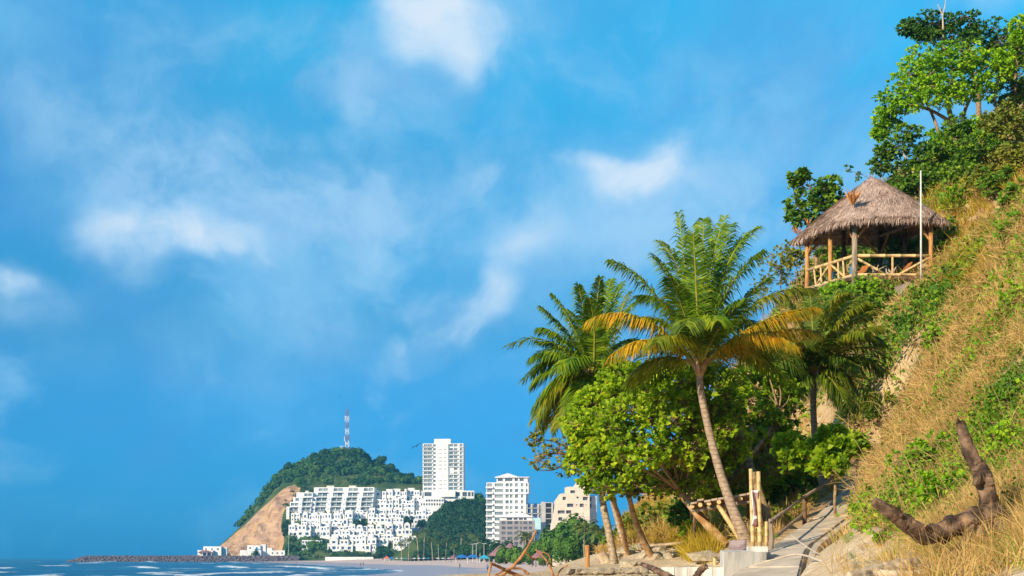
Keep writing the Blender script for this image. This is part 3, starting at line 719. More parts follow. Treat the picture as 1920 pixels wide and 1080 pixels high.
# ------------------------------------------------------------------ buildings
_pane = MB().box((0, 0, 0), (1, .06, 1)).mesh('window_pane')
_pane_by = {}
def pane(name, parent, x, y, z, w, h, mat, rz=0.0):
    if mat not in _pane_by:
        me = _pane.copy(); me.materials.append(M[mat]); _pane_by[mat] = me
    o = bpy.data.objects.new(name, _pane_by[mat]); COL.objects.link(o); o.parent = parent
    o.location = (x, y, z); o.scale = (w, 1, h); o.rotation_euler = (0, 0, rz); return o
def block(mb, x0, x1, y0, y1, z0, z1, rects=(), depth=.3):
    """box whose front (at y0, facing -y) has real window openings with reveals"""
    xs = sorted({x0, x1, *[r[0] for r in rects], *[r[1] for r in rects]}); zs = sorted({z0, z1, *[r[2] for r in rects], *[r[3] for r in rects]})
    for i in range(len(xs) - 1):
        for j in range(len(zs) - 1):
            cx, cz = (xs[i] + xs[i + 1]) / 2, (zs[j] + zs[j + 1]) / 2
            if any(r[0] < cx < r[1] and r[2] < cz < r[3] for r in rects): continue
            mb.add([(xs[i], y0, zs[j]), (xs[i + 1], y0, zs[j]), (xs[i + 1], y0, zs[j + 1]), (xs[i], y0, zs[j + 1])], [(0, 1, 2, 3)])
    for a, b_, c, d in [r[:4] for r in rects]:
        f = [(a, y0, c), (b_, y0, c), (b_, y0, d), (a, y0, d)]; g = [(a, y0 + depth, c), (b_, y0 + depth, c), (b_, y0 + depth, d), (a, y0 + depth, d)]
        mb.add(f + g, [(0, 1, 5, 4), (1, 2, 6, 5), (2, 3, 7, 6), (3, 0, 4, 7), (4, 5, 6, 7)])
    mb.add([(x0, y0, z0), (x1, y0, z0), (x1, y1, z0), (x0, y1, z0), (x0, y0, z1), (x1, y0, z1), (x1, y1, z1), (x0, y1, z1)], [(1, 2, 6, 5), (2, 3, 7, 6), (3, 0, 4, 7), (4, 5, 6, 7), (3, 2, 1, 0)])
    return mb
def put_windows(root, y0, rects, mat='window_glass', depth=.3, name='window'):
    for r in rects: pane(name, root, (r[0] + r[1]) / 2, y0 + depth - .05, (r[2] + r[3]) / 2, r[1] - r[0], r[3] - r[2], mat)

def house(proto, r):
    """stepped white flat-roofed house; w, d, h about 1 x 1 x 1 scaled later"""
    root = empty('hillside_house', (0, 0, 0)); mb = MB(); win = []
    def blk(x0, x1, y0, y1, z0, z1, rects): block(mb, x0, x1, y0, y1, z0, z1, rects); win.append((y0, rects))
    if proto == 0:
        blk(-5, 5, 0, 9, -5, 3.3, [(-3.6, -1.6, .9, 2.3), (1.2, 3.6, .8, 2.3)]); blk(-5, 1.6, 1.4, 9, 3.3, 6.6, [(-3.8, -2.4, 4.2, 5.5), (-.8, .6, 4.2, 5.5)]); blk(1.6, 5, 3.6, 9, 3.3, 5.6, [(2.6, 4, 3.9, 5.0)])
    elif proto == 1:
        blk(-5, 0, -.8, 9, -5, 3.4, [(-4.0, -1.4, .6, 2.4)]); blk(0, 5, .6, 9, -5, 3.0, [(1, 2.2, .9, 2.2), (3, 4.2, .9, 2.2)]); blk(-3.4, 5, 1.6, 9, 3.4, 6.8, [(-2.4, -1, 4.2, 5.6), (1.4, 4, 4.2, 5.7)])
    elif proto == 2:
        blk(-5, -1.2, 0, 9, -5, 6.2, [(-4, -2.6, .8, 2.2), (-4, -2.6, 4, 5.4)]); blk(-1.2, 5, .9, 9, -5, 6.9, [(-.4, 1, .8, 2.1), (2.0, 4.2, .8, 2.4), (-.4, 1, 4.1, 5.5), (2.6, 3.8, 4.1, 5.5)])
    elif proto == 3:   # rounded gable
        blk(-5, 5, 0, 9, -5, 3.2, [(-4, -2.6, .8, 2.2), (-1.0, 1.6, .7, 2.3), (3, 4.2, .9, 2.2)]); blk(-3, 3, .9, 9, 3.2, 5.6, [(-1.2, 1.2, 3.9, 5.2)])
        n = 9; arc = [(3 * math.cos(math.pi * i / (n - 1)), 5.6 + 1.5 * math.sin(math.pi * i / (n - 1))) for i in range(n)]
        mb.add([(x_, .9, z_) for x_, z_ in arc] + [(x_, 6, z_) for x_, z_ in arc], [tuple(range(n))[::-1], tuple(range(n, 2 * n))] + [(i, i + 1, n + i + 1, n + i) for i in range(n - 1)])
    elif proto == 4:
        blk(-5, 2, 0, 9, -5, 3.2, [(-4.2, -3, .8, 2.1), (-2, .8, .6, 2.4)]); blk(2, 5, -1, 9, -5, 6.8, [(2.8, 4.2, .9, 2.3), (2.8, 4.2, 4.1, 5.6)]); blk(-5, 2, 2.2, 9, 3.2, 5.9, [(-4, -2.2, 3.7, 5.1), (-1, .4, 3.9, 5.0)])
    mb.build('wall', M['white_wall'], root, local=True)
    for y0, rects in win: put_windows(root, y0, rects, r)
    mb = MB(); zt = 6.85 if proto in (1, 2, 4) else 3.35
    x0, x1, y0_, y1_ = {0: (1.7, 4.9, 3.7, 8.9), 1: (-3.3, 4.9, 1.7, 8.9), 2: (-1.1, 4.9, 1.0, 8.9), 3: (-4.9, -3.1, .2, 8.9), 4: (2.1, 4.9, -.9, 8.9)}[proto]
    if proto == 0: zt = 5.65
    for a, b_, c, d in ((x0, x1, y0_, y0_ + .25), (x0, x0 + .25, y0_ + .25, y1_), (x1 - .25, x1, y0_ + .25, y1_)): mb.box(((a + b_) / 2, (c + d) / 2, zt + .25), (b_ - a, d - c, .6))
    mb.build('parapet', M['white_wall'], root, local=True)
    return root
protos = [house(i, ['window_glass', 'grey_glass'][i == 2]) for i in range(5)]
used = set()
k = 0
for b, tp, a, c, n, d, rowname in village_rows:
    ws = rng.uniform(.8, 1.25, n); ws = ws / ws.sum() * (c - a); x = a
    for i in range(n):
        pr = (k * 3 + int(rng.integers(0, 3))) % 5; k += 1
        h = protos[pr] if pr not in used else copy_tree(protos[pr]); used.add(pr)
        mid = x + ws[i] / 2; x += ws[i]
        dd = d + rng.uniform(-4, 4); p = P(mid, b + rng.uniform(-.7, .7), dd)
        h.location = p
        sx = ws[i] / F * dd / 9.6; sz = (b - tp) / F * dd / 6.6 * rng.uniform(.92, 1.06)
        h.scale = (sx, 1.0, sz); h.rotation_euler = (0, 0, R(rng.uniform(-6, 4)))
        tag(h, f'white flat-roofed house, {ordinal(i)} from left in the {rowname} row of the hillside village', 'house', 'white houses of the hillside village')
for i in range(5):
    if i not in used: bpy.data.objects.remove(protos[i])

def building(name, label, px0, px1, pyb, d, cat='building', rz=0.0, zbase=None):
    p = P((px0 + px1) / 2, pyb, d)
    if zbase is not None: p.z = zbase
    return empty(name, p, label, cat, rz=rz), (px1 - px0) / F * d

# long terraced apartments above the village
for nm, lab, px0, px1, pyb, d, floors, fh, bays, setb in [('terraced_apartments', 'long white terraced apartment block with balconies at the top of the village', 583, 698, 959, 1452, 5, 4.5, 4, 3.2), ('terraced_apartments', 'shorter white stepped apartment block beside the bare cliff', 537, 583, 959, 1450, 4, 4.4, 2, 3.0)]:
    root, W = building(nm, lab, px0, px1, pyb, d, rz=R(-4)); mbw = MB(); bw = W / bays
    for f in range(floors):
        y0 = f * setb; z0, z1 = f * fh, (f + 1) * fh
        inset = (0 if bays == 4 else f * 3.0)
        rects = []
        for bidx in range(bays):
            xa = -W / 2 + bidx * bw
            if xa + .1 < -W / 2 + inset and bays == 2 and False: continue
            rects.append((xa + bw * .30, xa + bw * .58, z0 + .9, z1 - .9)); rects.append((xa + bw * .62, xa + bw * .93, z0 + .9, z1 - .9))
        x0 = -W / 2 + inset * .8
        rects = [r for r in rects if r[0] > x0 + .3]
        block(mbw, x0, W / 2, y0, 24 + setb * 2, z0 - (8 if f == 0 else 0), z1, rects, .9)
        put_windows(root, y0, rects, 'tower_glass', .9)
        if f < floors - 1:
            for bidx in range(bays):
                xa = -W / 2 + bidx * bw
                if f in (0, 1, 2) and xa >= x0 - 1:   # white box rooms stepping forward
                    rr = [(xa + bw * .11, xa + bw * .17, z0 + 1.6, z0 + 2.7)]
                    mm = MB(); block(mm, xa + .3, xa + bw * .26, y0 - 2.2, y0, z0 - (7 if f == 0 else 0), z1 - .5 + (f == 1) * .9, rr, .3); mm.build('projecting_room', M['white_wall'], root, local=True)
                    pane('window', root, xa + bw * .14, y0 - 2.0, z0 + 2.15, bw * .06, 1.1, 'window_glass')
                if xa >= x0 - 1:
                    MB().box((xa + bw * .62, y0 - .9, z1 - .28), (bw * .66, 2.6, .35)).build('balcony_slab', M['white_wall'], root, local=True)
                    MB().box((xa + bw * .62, y0 - 2.1, z0 + .75), (bw * .66, .1, .8)).build('balcony_rail', M['tower_glass'], root, local=True)
    mbw.build('wall', M['white_wall'], root, local=True)
    for q in ((.25, .62) if bays == 4 else (.7,)):
        MB().box((-W / 2 + W * q, floors * setb + 6, floors * fh + .9), (W * .12, 6, 1.8)).build('roof_room', M['cream_wall'], root, local=True)
# blue pool terrace below it
root, W = building('pool_terrace', 'terrace with a long blue pool edge below the stepped apartments', 546, 588, 965, 1440, 'terrace')
MB().box((0, 6, -1.8), (W, 12, 6.0)).build('terrace_wall', M['cream_wall'], root, local=True); MB().box((W * .05, -.12, .4), (W * .86, .3, 1.5)).build('pool_edge', M['pool_blue'], root, local=True)

# white tower
root, W = building('tower_block', 'tall white tower block with balconies and rooftop box on the hill', 792.5, 869, 920, 1475, rz=R(-3))
Ht = (920 - 831.5) / F * 1475; fl = 12; fh = Ht / fl; mb = MB(); s = W / 545.0
rects, small = [], []
for f in range(fl):
    z0 = f * fh; lo, hi = z0 + .75, z0 + fh - .7
    for a, b_ in ((14, 62), (66, 124), (140, 175), (420, 465), (497, 530)):
        rects.append((-W / 2 + a * s, -W / 2 + b_ * s, lo, hi))
    if f not in (4, 5): rects.append((-W / 2 + 362 * s, -W / 2 + 408 * s, lo, hi))
block(mb, -W / 2, W / 2, 0, 20, -6, Ht, rects, .8); put_windows(root, 0, rects, 'tower_glass', .8)
mb.build('wall', M['white_wall'], root, local=True)
mb = MB(); rr = []
for f in range(fl - 1):
    if f in (3, 4): continue
    for a in (215, 232, 250, 290, 308): rr.append((-W / 2 + a * s, -W / 2 + (a + 10) * s, f * fh + 1.3, f * fh + 2.2))
block(mb, -W / 2 + 180 * s, -W / 2 + 345 * s, -1.3, -.02, -5, Ht - .4, rr, .3); mb.build('central_bay', M['white_wall'], root, local=True); put_windows(root, -1.3, rr, 'grey_glass', .3)
mb = MB(); block(mb, -W / 2 + 150 * s, -W / 2 + 370 * s, 2, 14, Ht, Ht + 4.4, [], .3); mb.build('roof_box', M['white_wall'], root, local=True)
for f in range(fl):
    for a, b_, pr in ((-6, 130, 1.1), (355, 470, 1.2), (488, 552, .9)):
        if (a == -6 and f < 2) or (a == 355 and f in (5, 11)): continue
        MB().box((-W / 2 + (a + b_) / 2 * s, -pr / 2 - .01, f * fh + .32), ((b_ - a) * s, pr, .62)).build('balcony', M['white_wall'], root, local=True)
        MB().box((-W / 2 + (a + b_) / 2 * s, -pr + .05, f * fh + .92), ((b_ - a) * s - .1, .08, .55)).build('balcony_rail', M['tower_glass'], root, local=True)
# its podium
root, W = building('podium_building', 'low white podium building with long dark openings beneath the tower block', 794, 889, 933, 1466)
mb = MB(); rects = [(-W / 2 + W * a, -W / 2 + W * b_, 1.2, 5.0) for a, b_ in ((.02, .16), (.55, .72), (.77, .86), (.88, .93), (.95, .99))]
block(mb, -W / 2, W / 2, 0, 14, -4, 6.4, rects, 1.0); put_windows(root, 0, rects, 'grey_glass', 1.0); mb.build('wall', M['white_wall'], root, local=True)
MB().box((-W * .02, -1.5, 3.4), (W * .30, 3, 5.6)).build('front_terrace', M['white_wall'], root, local=True)
root, W = building('terrace_hall', 'low white hall with a row of pillars below the podium building', 788, 832, 949, 1455)
mb = MB(); rects = [(-W / 2 + W * (i + .2) / 9, -W / 2 + W * (i + .8) / 9, .6, 2.6) for i in range(9)] + [(-W / 2 + W * (i + .15) / 9, -W / 2 + W * (i + .85) / 9, 4.2, 6.0) for i in range(2, 9)]
block(mb, -W / 2, W / 2, 0, 12, -6, 7.0, rects, .8); put_windows(root, 0, rects, 'grey_glass', .8); mb.build('wall', M['white_wall'], root, local=True)

# middle white flats with pyramid roof
root, W = building('apartment_block', 'white twelve-storey apartment block with a low pyramid roof', 912, 986, 1032, 950, rz=R(-6))
s = W / 470.0; fh = 60 / 6.35 / F * 950; fl = 12; Ht = fl * fh; mb = MB(); rects = []
Ht = (1032 - 904.5) / F * 950; fh = Ht / fl
for f in range(fl):
    lo, hi = f * fh + .9, f * fh + fh - .55
    for a, b_ in ((8, 68), (98, 198), (228, 266), (280, 312), (342, 378), (412, 442)): rects.append((-W / 2 + a * s, -W / 2 + b_ * s, lo, hi))
block(mb, -W / 2, W / 2, 0, 18, -3, Ht, rects, .6); put_windows(root, 0, rects, 'tower_glass', .6); mb.build('wall', M['white_wall'], root, local=True)
for f in range(fl):
    MB().box((-W / 2 + 36 * s, -.7, f * fh + .4), (86 * s, 1.5, .9)).build('balcony', M['white_wall'], root, local=True)
mb = MB(); rr = [(-W / 2 + 480 * s - W * 0 - 8 * s, -W / 2 + 492 * s, Ht - 2 * fh + .9, Ht - fh - .6)]
block(mb, W / 2, W / 2 + 32 * s, .4, 12, Ht - 2 * fh, Ht - .02, [(W / 2 + 6 * s, W / 2 + 20 * s, Ht - 2 * fh + .9, Ht - fh - .6), (W / 2 + 6 * s, W / 2 + 20 * s, Ht - fh + .9, Ht - .6)], .3); mb.build('upper_bay', M['white_wall'], root, local=True)
pane('window', root, W / 2 + 13 * s, .65, Ht - 1.5 * fh + .15, 14 * s, fh - 1.5, 'grey_glass'); pane('window', root, W / 2 + 13 * s, .65, Ht - .5 * fh + .15, 14 * s, fh - 1.5, 'grey_glass')
MB().box((-W / 2 + 245 * s, -.25, Ht - 2 * fh - .1), (W * .99, .6, .5)).build('cornice', M['white_wall'], root, local=True)
mb = MB(); x0, x1 = -W / 2 + 118 * s, -W / 2 + 488 * s; rr = [(x0 + a * s, x0 + b_ * s, Ht + .7, Ht + 2.4) for a, b_ in ((15, 75), (100, 190), (215, 255), (275, 325))]
block(mb, x0, x1, 1.5, 14, Ht, Ht + 2.9, rr, .5); mb.build('penthouse', M['white_wall'], root, local=True); put_windows(root, 1.5, rr, 'grey_glass', .5)
mb = MB(); mb.box(((x0 + x1) / 2, 7.4, Ht + 3.1), (x1 - x0 + 2.0, 14.5, .4)); xa, xb = x0 - .9, x0 + 270 * s
mb.add([(xa, .3, Ht + 3.3), (xb, .3, Ht + 3.3), (xb, 13, Ht + 3.3), (xa, 13, Ht + 3.3), ((xa + xb) / 2, 6, Ht + 5.8)], [(0, 1, 4), (1, 2, 4), (2, 3, 4), (3, 0, 4), (3, 2, 1, 0)]); mb.build('roof', M['white_wall'], root, local=True)

# grey block in front of it
root, W = building('grey_block', 'grey apartment block with a white top floor and pale pyramid roof', 936, 1003, 1034, 905)
s = W / 435.0; Ht = (1034 - 976) / F * 905; fl = 6; fh = Ht / fl; mb = MB(); rects = []
for f in range(fl):
    for a, b_ in ((32, 78), (100, 162), (186, 232), (258, 276), (296, 342), (362, 402)): rects.append((-W / 2 + a * s, -W / 2 + b_ * s, f * fh + .8, f * fh + fh - .5))
block(mb, -W / 2, W / 2, 0, 14, -2, Ht, rects, .4); put_windows(root, 0, rects, 'grey_glass', .4); mb.build('wall', M['grey_wall'], root, local=True)
mb = MB(); rr = [(-W / 2 + a * s, -W / 2 + b_ * s, Ht + .3, Ht + 1.5) for a, b_ in ((92, 160), (175, 225), (240, 290), (300, 335))]
block(mb, -W / 2 + 5 * s, W / 2 - 30 * s, .6, 13, Ht, Ht + 1.9, rr, .4); mb.build('top_floor', M['white_wall'], root, local=True); put_windows(root, .6, rr, 'grey_glass', .4)
mb = MB(); za = Ht + 1.9; q = [(-W / 2 - .4, -.4, za), (W / 2 - 10 * s, -.4, za), (W / 2 - 10 * s, 13.5, za), (-W / 2 - .4, 13.5, za)]; ri = [(-W * .16, 4, za + 2.6), (W * .16, 4, za + 2.6), (W * .16, 9, za + 2.6), (-W * .16, 9, za + 2.6)]
mb.add(q + ri, [(0, 1, 5, 4), (1, 2, 6, 5), (2, 3, 7, 6), (3, 0, 4, 7), (4, 5, 6, 7), (3, 2, 1, 0)]); mb.build('roof', M['white_wall'], root, local=True)
mb = MB()
for i in range(7): mb.beam((-W * .15 + W * .05 * i, 4.2, za + 2.6), (-W * .15 + W * .05 * i, 4.2, za + 3.7), .12)
mb.beam((-W * .15, 4.2, za + 3.7), (W * .15, 4.2, za + 3.7), .14); mb.build('roof_railing', M['grey_wall'], root, local=True)
root, W = building('pale_blue_house', 'pale blue plain-walled house between the grey block and raw concrete frame', 1000, 1014, 1020, 930)
mb = MB(); Ht = (1020 - 971) / F * 930; rr = [(W * .02, W * .22, Ht - 9.6, Ht - 8.0), (-W * .3, -W * .1, Ht - 13, Ht - 11.5)]; block(mb, -W / 2, W / 2, 0, 10, -5, Ht, rr, .3); mb.build('wall', M['pale_blue_wall'], root, local=True); put_windows(root, 0, rr, 'window_glass', .3)

# unfinished concrete frame
root, W = building('concrete_frame_building', 'unfinished grey concrete building with open floors and blue glass bays', 987, 1044, 1034, 945)
s = W / 385.0; Ht = (1034 - 942) / F * 945; fl = 9; fh = Ht / fl; x = lambda q: -W / 2 + (q - 45) * s
mb = MB(); block(mb, x(45), x(228), 1.0, 14, -2, Ht - 1.0, [], .3)
for a in (45, 105, 188): mb.box((x(a + 8), .5, Ht / 2 - .6), (16 * s, 1.0, Ht - .9))
mb.build('left_wall', M['raw_concrete'], root, local=True)
for f in range(4, fl):
    MB().box((x(136), .45, f * fh - .2), (178 * s, .9, .35)).build('floor_slab', M['raw_concrete'], root, local=True)
    for a, b_ in ((58, 98), (140, 180)): pane('window', root, x((a + b_) / 2), .9, f * fh + fh * .45, (b_ - a) * s, fh * .8, 'window_glass')
mb = MB(); block(mb, x(232), x(288), -1.2, 14, -2, Ht + .3, [], .3); mb.build('pier_wall', M['raw_concrete'], root, local=True)
mb = MB(); block(mb, x(288.5), x(360), 3.0, 14, -2, Ht - .2, [], .3); mb.build('recess_wall', M['grey_wall'], root, local=True)
for f in range(fl + 1): MB().box((x(325), 1.0, min(f * fh, Ht - .2)), (72 * s, 3.9, .4)).build('floor_slab', M['raw_concrete'], root, local=True)
mb = MB(); block(mb, x(361), x(382), -1.0, 13, -2, Ht, [], .3); mb.build('column', M['raw_concrete'], root, local=True)
mb = MB(); block(mb, x(383), x(430), 3, 12, -2, Ht - 1.6, [], .3); mb.build('right_wall', M['grey_wall'], root, local=True)
for f in range(4, fl): pane('window', root, x(405), 2.9, f * fh + fh * .45, 26 * s, fh * .7, 'window_glass')

# cream stepped block
root, W = building('stepped_block', 'cream concrete block with a stepped sloping outline and dark openings', 1030, 1107, 1034, 720, rz=R(4))
s = 1 / 6.75 / F * 720; x = lambda q: (q - 600) * s; zz = lambda q: (1034 - (890 + q / 6.75)) / F * 720
prof = [(340, 800), (352, 700), (395, 690), (395, 600), (415, 595), (415, 500), (436, 490), (436, 325), (500, 236), (572, 236), (572, 150), (672, 150), (722, 76), (856, 76)]
levels = [(76, 150, 722, 672), (150, 236, 572, 572), (236, 325, 500, 436), (325, 412, 436, 436), (412, 500, 436, 420), (500, 600, 415, 410), (600, 700, 392, 380), (700, 860, 352, 345), (860, 990, 345, 340)]
wr = {2: [(512, 555, 278, 320), (690, 718, 275, 298), (770, 830, 278, 322)], 3: [(568, 648, 365, 408), (684, 698, 372, 388), (730, 782, 365, 408), (804, 816, 376, 388)], 4: [(450, 540, 452, 492), (556, 622, 450, 492)], 5: [(455, 508, 538, 582)], 6: [(455, 508, 622, 668)], 1: [(612, 672, 196, 232)], 7: [(380, 440, 720, 760)]}
mb = MB()
for i, (a, b_, xa, xb) in enumerate(levels):
    rects = [(x(p), x(q), zz(u2), zz(u1)) for p, q, u1, u2 in wr.get(i, [])]
    xl = max(xa, xb)
    block(mb, x(xl), x(856), (8 - i) * .25, 13, zz(b_), zz(a) - .01, rects, .9)
    put_windows(root, (8 - i) * .25, rects, 'grey_glass', .9)
    if xa != xb:
        m2 = MB(); y0, y1 = (8 - i) * .25, 12.5
        m2.add([(x(xl), y0, zz(a)), (x(xl), y0, zz(b_)), (x(min(xa, xb)), y0, zz(b_)), (x(xl), y1, zz(a)), (x(xl), y1, zz(b_)), (x(min(xa, xb)), y1, zz(b_))], [(0, 2, 1), (3, 4, 5), (0, 3, 5, 2), (1, 2, 5, 4)]); m2.build('sloping_wall', M['cream_wall'], root, local=True)
mb.build('wall', M['cream_wall'], root, local=True)
mb = MB(); rr = [(x(864), x(890), zz(330), zz(280)), (x(864), x(890), zz(420), zz(365))]; block(mb, x(857), x(960), 4.5, 14, zz(990), zz(265), rr, .5); mb.build('side_wing', M['raw_concrete'], root, local=True); put_windows(root, 4.5, rr, 'window_glass', .5)  # wing in grey instead of cream: shade of the right side put into its colour
MB().tube([(x(740), 1.9, zz(320)), (x(740), 1.9, zz(90))], .12, 5).build('drain_pipe', M['raw_concrete'], root, local=True)

# white shore houses
for lab, px0, px1, pyb, d, parts_, purple in [('white two-storey shore house with a purple hipped porch roof at the breakwater', 372, 424, 1041.5, 1390, [(.18, .82, 17 / 52, 0), (0, .55, 10 / 52, -4), (.82, 1.0, 15 / 52, 4)], True),
        ('white flat-roofed shore house with a blue awning below the cliff', 451, 510, 1040.5, 1395, [(.20, .62, 18 / 59, 2), (0, .66, 9 / 59, -3), (.62, .78, 20 / 59, 4), (.70, .98, 13 / 59, 5)], False),
        ('low white shore house half hidden by bushes right of the cliff', 507, 534, 1042, 1398, [(0, 1, 10 / 27, 0)], False)]:
    root, W = building('shore_house', lab, px0, px1, pyb, d, 'house', zbase=max(2.0, 3.9 - (pyb - HZ) / F * d * 1)); mb = MB()
    for i, (a, b_, hh, y0) in enumerate(parts_):
        hh = hh * W; x0, x1 = -W / 2 + a * W, -W / 2 + b_ * W; nw = max(2, int((x1 - x0) / 4)); rects = []
        if i == 0: rects = [(x0 + (x1 - x0) * (q + .3) / nw, x0 + (x1 - x0) * (q + .6) / nw, hh - 3.2, hh - 1.6) for q in range(nw)]
        block(mb, x0, x1, y0, 12, -2.5 - .01 * i, hh, rects, .3); put_windows(root, y0, rects, 'grey_glass', .3)
    mb.build('wall', M['white_wall'], root, local=True)
    if purple:
        mb = MB(); c = -W / 2 + W * .30; a, za = W * .27, 2.6
        mb.add([(c - a, -10, za), (c + a, -10, za), (c + a, -4.1, za), (c - a, -4.1, za), (c - a * .3, -6.5, za + 1.9), (c + a * .3, -6.5, za + 1.9)], [(0, 1, 5, 4), (1, 2, 5), (2, 3, 4, 5), (3, 0, 4), (3, 2, 1, 0)]); mb.build('porch_roof', M['terracotta'], root, local=True)
        for q in (-.9, -.3, .3, .9): MB().box((c + a * q, -9.6, za / 2 - 1), (.4, .4, za + 2)).build('porch_post', M['white_wall'], root, local=True)
    elif W > 20:
        mb = MB(); c = W * .03; mb.add([(c - 2.5, -3.2, 4.4), (c + 3.5, -3.2, 4.4), (c + 3.5, 2, 4.4), (c - 2.5, 2, 4.4), (c, -.5, 5.8)], [(0, 1, 4), (1, 2, 4), (2, 3, 4), (3, 0, 4), (3, 2, 1, 0)]); mb.build('awning', M['pool_blue'], root, local=True)
p = P(360, 1041, 1388); root = empty('pier_shelter', (p.x, p.y, 2.2), 'low open shelter on thin posts left of the purple-roofed shore house', 'shelter')
MB().box((0, 0, 3.4), (9.5, 4, .35)).build('roof', M['terracotta'], root, local=True)
for i in range(5): MB().box((-4.4 + 2.2 * i, -1.6, 1.0), (.3, .3, 4.6)).build('post', M['grey_wall'], root, local=True)

# breakwater: a mound of boulders
b0, b1 = P(112, 1046, 1372), P(560, 1046, 1372); root = empty('breakwater', ((b0.x + b1.x) / 2, 1376, 0), 'long low breakwater of dark grey boulders reaching left from the shore', 'breakwater')
L = b1.x - b0.x; ico = np.array([(0, 0, 1), (.894, 0, .447), (.276, .851, .447), (-.724, .526, .447), (-.724, -.526, .447), (.276, -.851, .447), (.724, .526, -.447), (-.276, .851, -.447), (-.894, 0, -.447), (-.276, -.851, -.447), (.724, -.526, -.447), (0, 0, -1)])
icof = np.array([(0, 1, 2), (0, 2, 3), (0, 3, 4), (0, 4, 5), (0, 5, 1), (1, 6, 2), (2, 7, 3), (3, 8, 4), (4, 9, 5), (5, 10, 1), (6, 7, 2), (7, 8, 3), (8, 9, 4), (9, 10, 5), (10, 6, 1), (7, 6, 11), (8, 7, 11), (9, 8, 11), (10, 9, 11), (6, 10, 11)])
def rocks(pos, rad, r=rng, squash=.75):
    n = len(pos); J = ico[None] * (1 + r.uniform(-.3, .3, (n, 12, 1))) * rad[:, None, None] * np.stack([r.uniform(.75, 1.3, n), r.uniform(.75, 1.3, n), np.full(n, squash)], 1)[:, None]
    a = r.uniform(0, 6.28, n); ca, sa = np.cos(a)[:, None], np.sin(a)[:, None]
    X, Y = J[..., 0] * ca - J[..., 1] * sa, J[..., 0] * sa + J[..., 1] * ca
    V = np.stack([X, Y, J[..., 2]], -1) + pos[:, None]
    return V.reshape(-1, 3), (icof[None] + (np.arange(n) * 12)[:, None, None]).reshape(-1, 3)
core = MB(); hgt = 5.6
sec = [(-9, -2), (-3, hgt - 1.2), (3, hgt - 1.2), (9, -2)]
for i in range(24):
    t_ = i / 23; e = min(1, t_ * 9 + .05); core.v += [(b0.x + L * t_, 1376 + sy * e, (z + 2) * e - 2) for sy, z in sec]
core.f = [(i * 4 + j, i * 4 + j + 1, i * 4 + j + 5, i * 4 + j + 4) for i in range(23) for j in range(3)]
M['dark_rock'] = m_plain('dark_rock', (.085, .07, .095), (.17, .145, .17), .5, .9, .1, .5, 1.2, .3, island=.6)
core.build('rubble_core', M['dark_rock'], root)
n = 1500; u = rng.random(n); w_ = rng.uniform(-1, .35, n); e = np.minimum(1, u * 9 + .05); yy = 1376 + w_ * 9 * e
zc = np.interp(np.abs(w_), [0, .33, 1], [hgt - 1.0, hgt - 1.2, -1.6]); zc = (zc + 2) * e - 2
V, Fq = rocks(np.stack([b0.x + L * u, yy, zc], 1), rng.uniform(.6, 1.5, n)); o = npobj('boulders', V, Fq, M['dark_rock'], root); o['kind'] = 'stuff'

# ------------------------------------------------------------------ palms
def frond_mesh(base, ctrl, tip, n=46, ll=.75, wd=.035, droop=.55, r=None, sparse=0.0):
    """leaflets of one frond as ribbons along a curved midrib"""
    r = r or rng
    C = np.array(bez(base, ctrl, tip, 41)); L = np.linalg.norm(np.diff(C, axis=0), axis=1).sum()
    t = np.repeat(np.linspace(.17, .995, n), 2) + r.uniform(-.006, .006, 2 * n); side = np.tile([1.0, -1.0], n)
    if sparse: k = r.random(2 * n) > sparse; t, side = t[k], side[k]
    t = np.clip(t, .1, 1.0); q = t * 40; i = np.clip(q.astype(int), 0, 39); f = (q - i)[:, None]
    p = C[i] * (1 - f) + C[i + 1] * f
    tg = C[i + 1] - C[i]; tg /= np.linalg.norm(tg, axis=1, keepdims=True)
    # leaf plane: sideways = tangent x up, kept steady where the frond stands upright
    ch = np.array(tip) - np.array(base); flat = np.array([ch[0], ch[1], 0.0]); flat /= max(np.linalg.norm(flat), 1e-6)
    upv = np.array([0, 0, 1.0]) - flat * .35
    sd = np.cross(tg, upv); sd /= np.maximum(np.linalg.norm(sd, axis=1, keepdims=True), 1e-6); nv = np.cross(sd, tg)
    fw = .35 + .75 * t                                            # leaflets sweep forward towards the tip
    dirv = sd * side[:, None] + tg * fw[:, None] + nv * .22
    dirv += r.normal(size=dirv.shape) * .14; dirv /= np.linalg.norm(dirv, axis=1, keepdims=True)
    prof = np.interp(t, [.1, .2, .38, .6, .85, 1.0], [.45, .75, 1.0, .95, .68, .38]) * ll * (1 + r.uniform(-.12, .12, len(t)))
    g = np.array([0, 0, -1.0])
    m = p + dirv * (prof * .52)[:, None] + g * (prof * droop * .14)[:, None]
    e = p + dirv * (prof * .96)[:, None] + g * (prof * droop * .55)[:, None]
    wv = np.cross(dirv, nv); wv /= np.maximum(np.linalg.norm(wv, axis=1, keepdims=True), 1e-6); wv = wv * .9 + nv * r.uniform(-.5, .5, (len(t), 1))
    w = wd * (.75 + .5 * r.random(len(t)))[:, None]
    V = np.stack([p - wv * w * .6, p + wv * w * .6, m + wv * w, m - wv * w, e], 1).reshape(-1, 3)
    b = np.arange(len(t))[:, None] * 5
    return V, [b + np.array([[0, 1, 2, 3]]), b + np.array([[3, 2, 4]])], C
def add_frond(root, base, ctrl, tip, mat, n=46, ll=.75, wd=.035, droop=.55, r=None, rr=.035, sparse=0.0, label=None):
    V, Fl, C = frond_mesh(base, ctrl, tip, n, ll, wd, droop, r, sparse)
    o = npobj('frond', V, Fl, mat, root)
    if label: o['label'] = label
    MB().tube([Vector(c) for c in C[::5]], [rr * lerp(1.5, .25, i / 8) for i in range(9)], 5).build('midrib', M['rachis'], o)
    return o
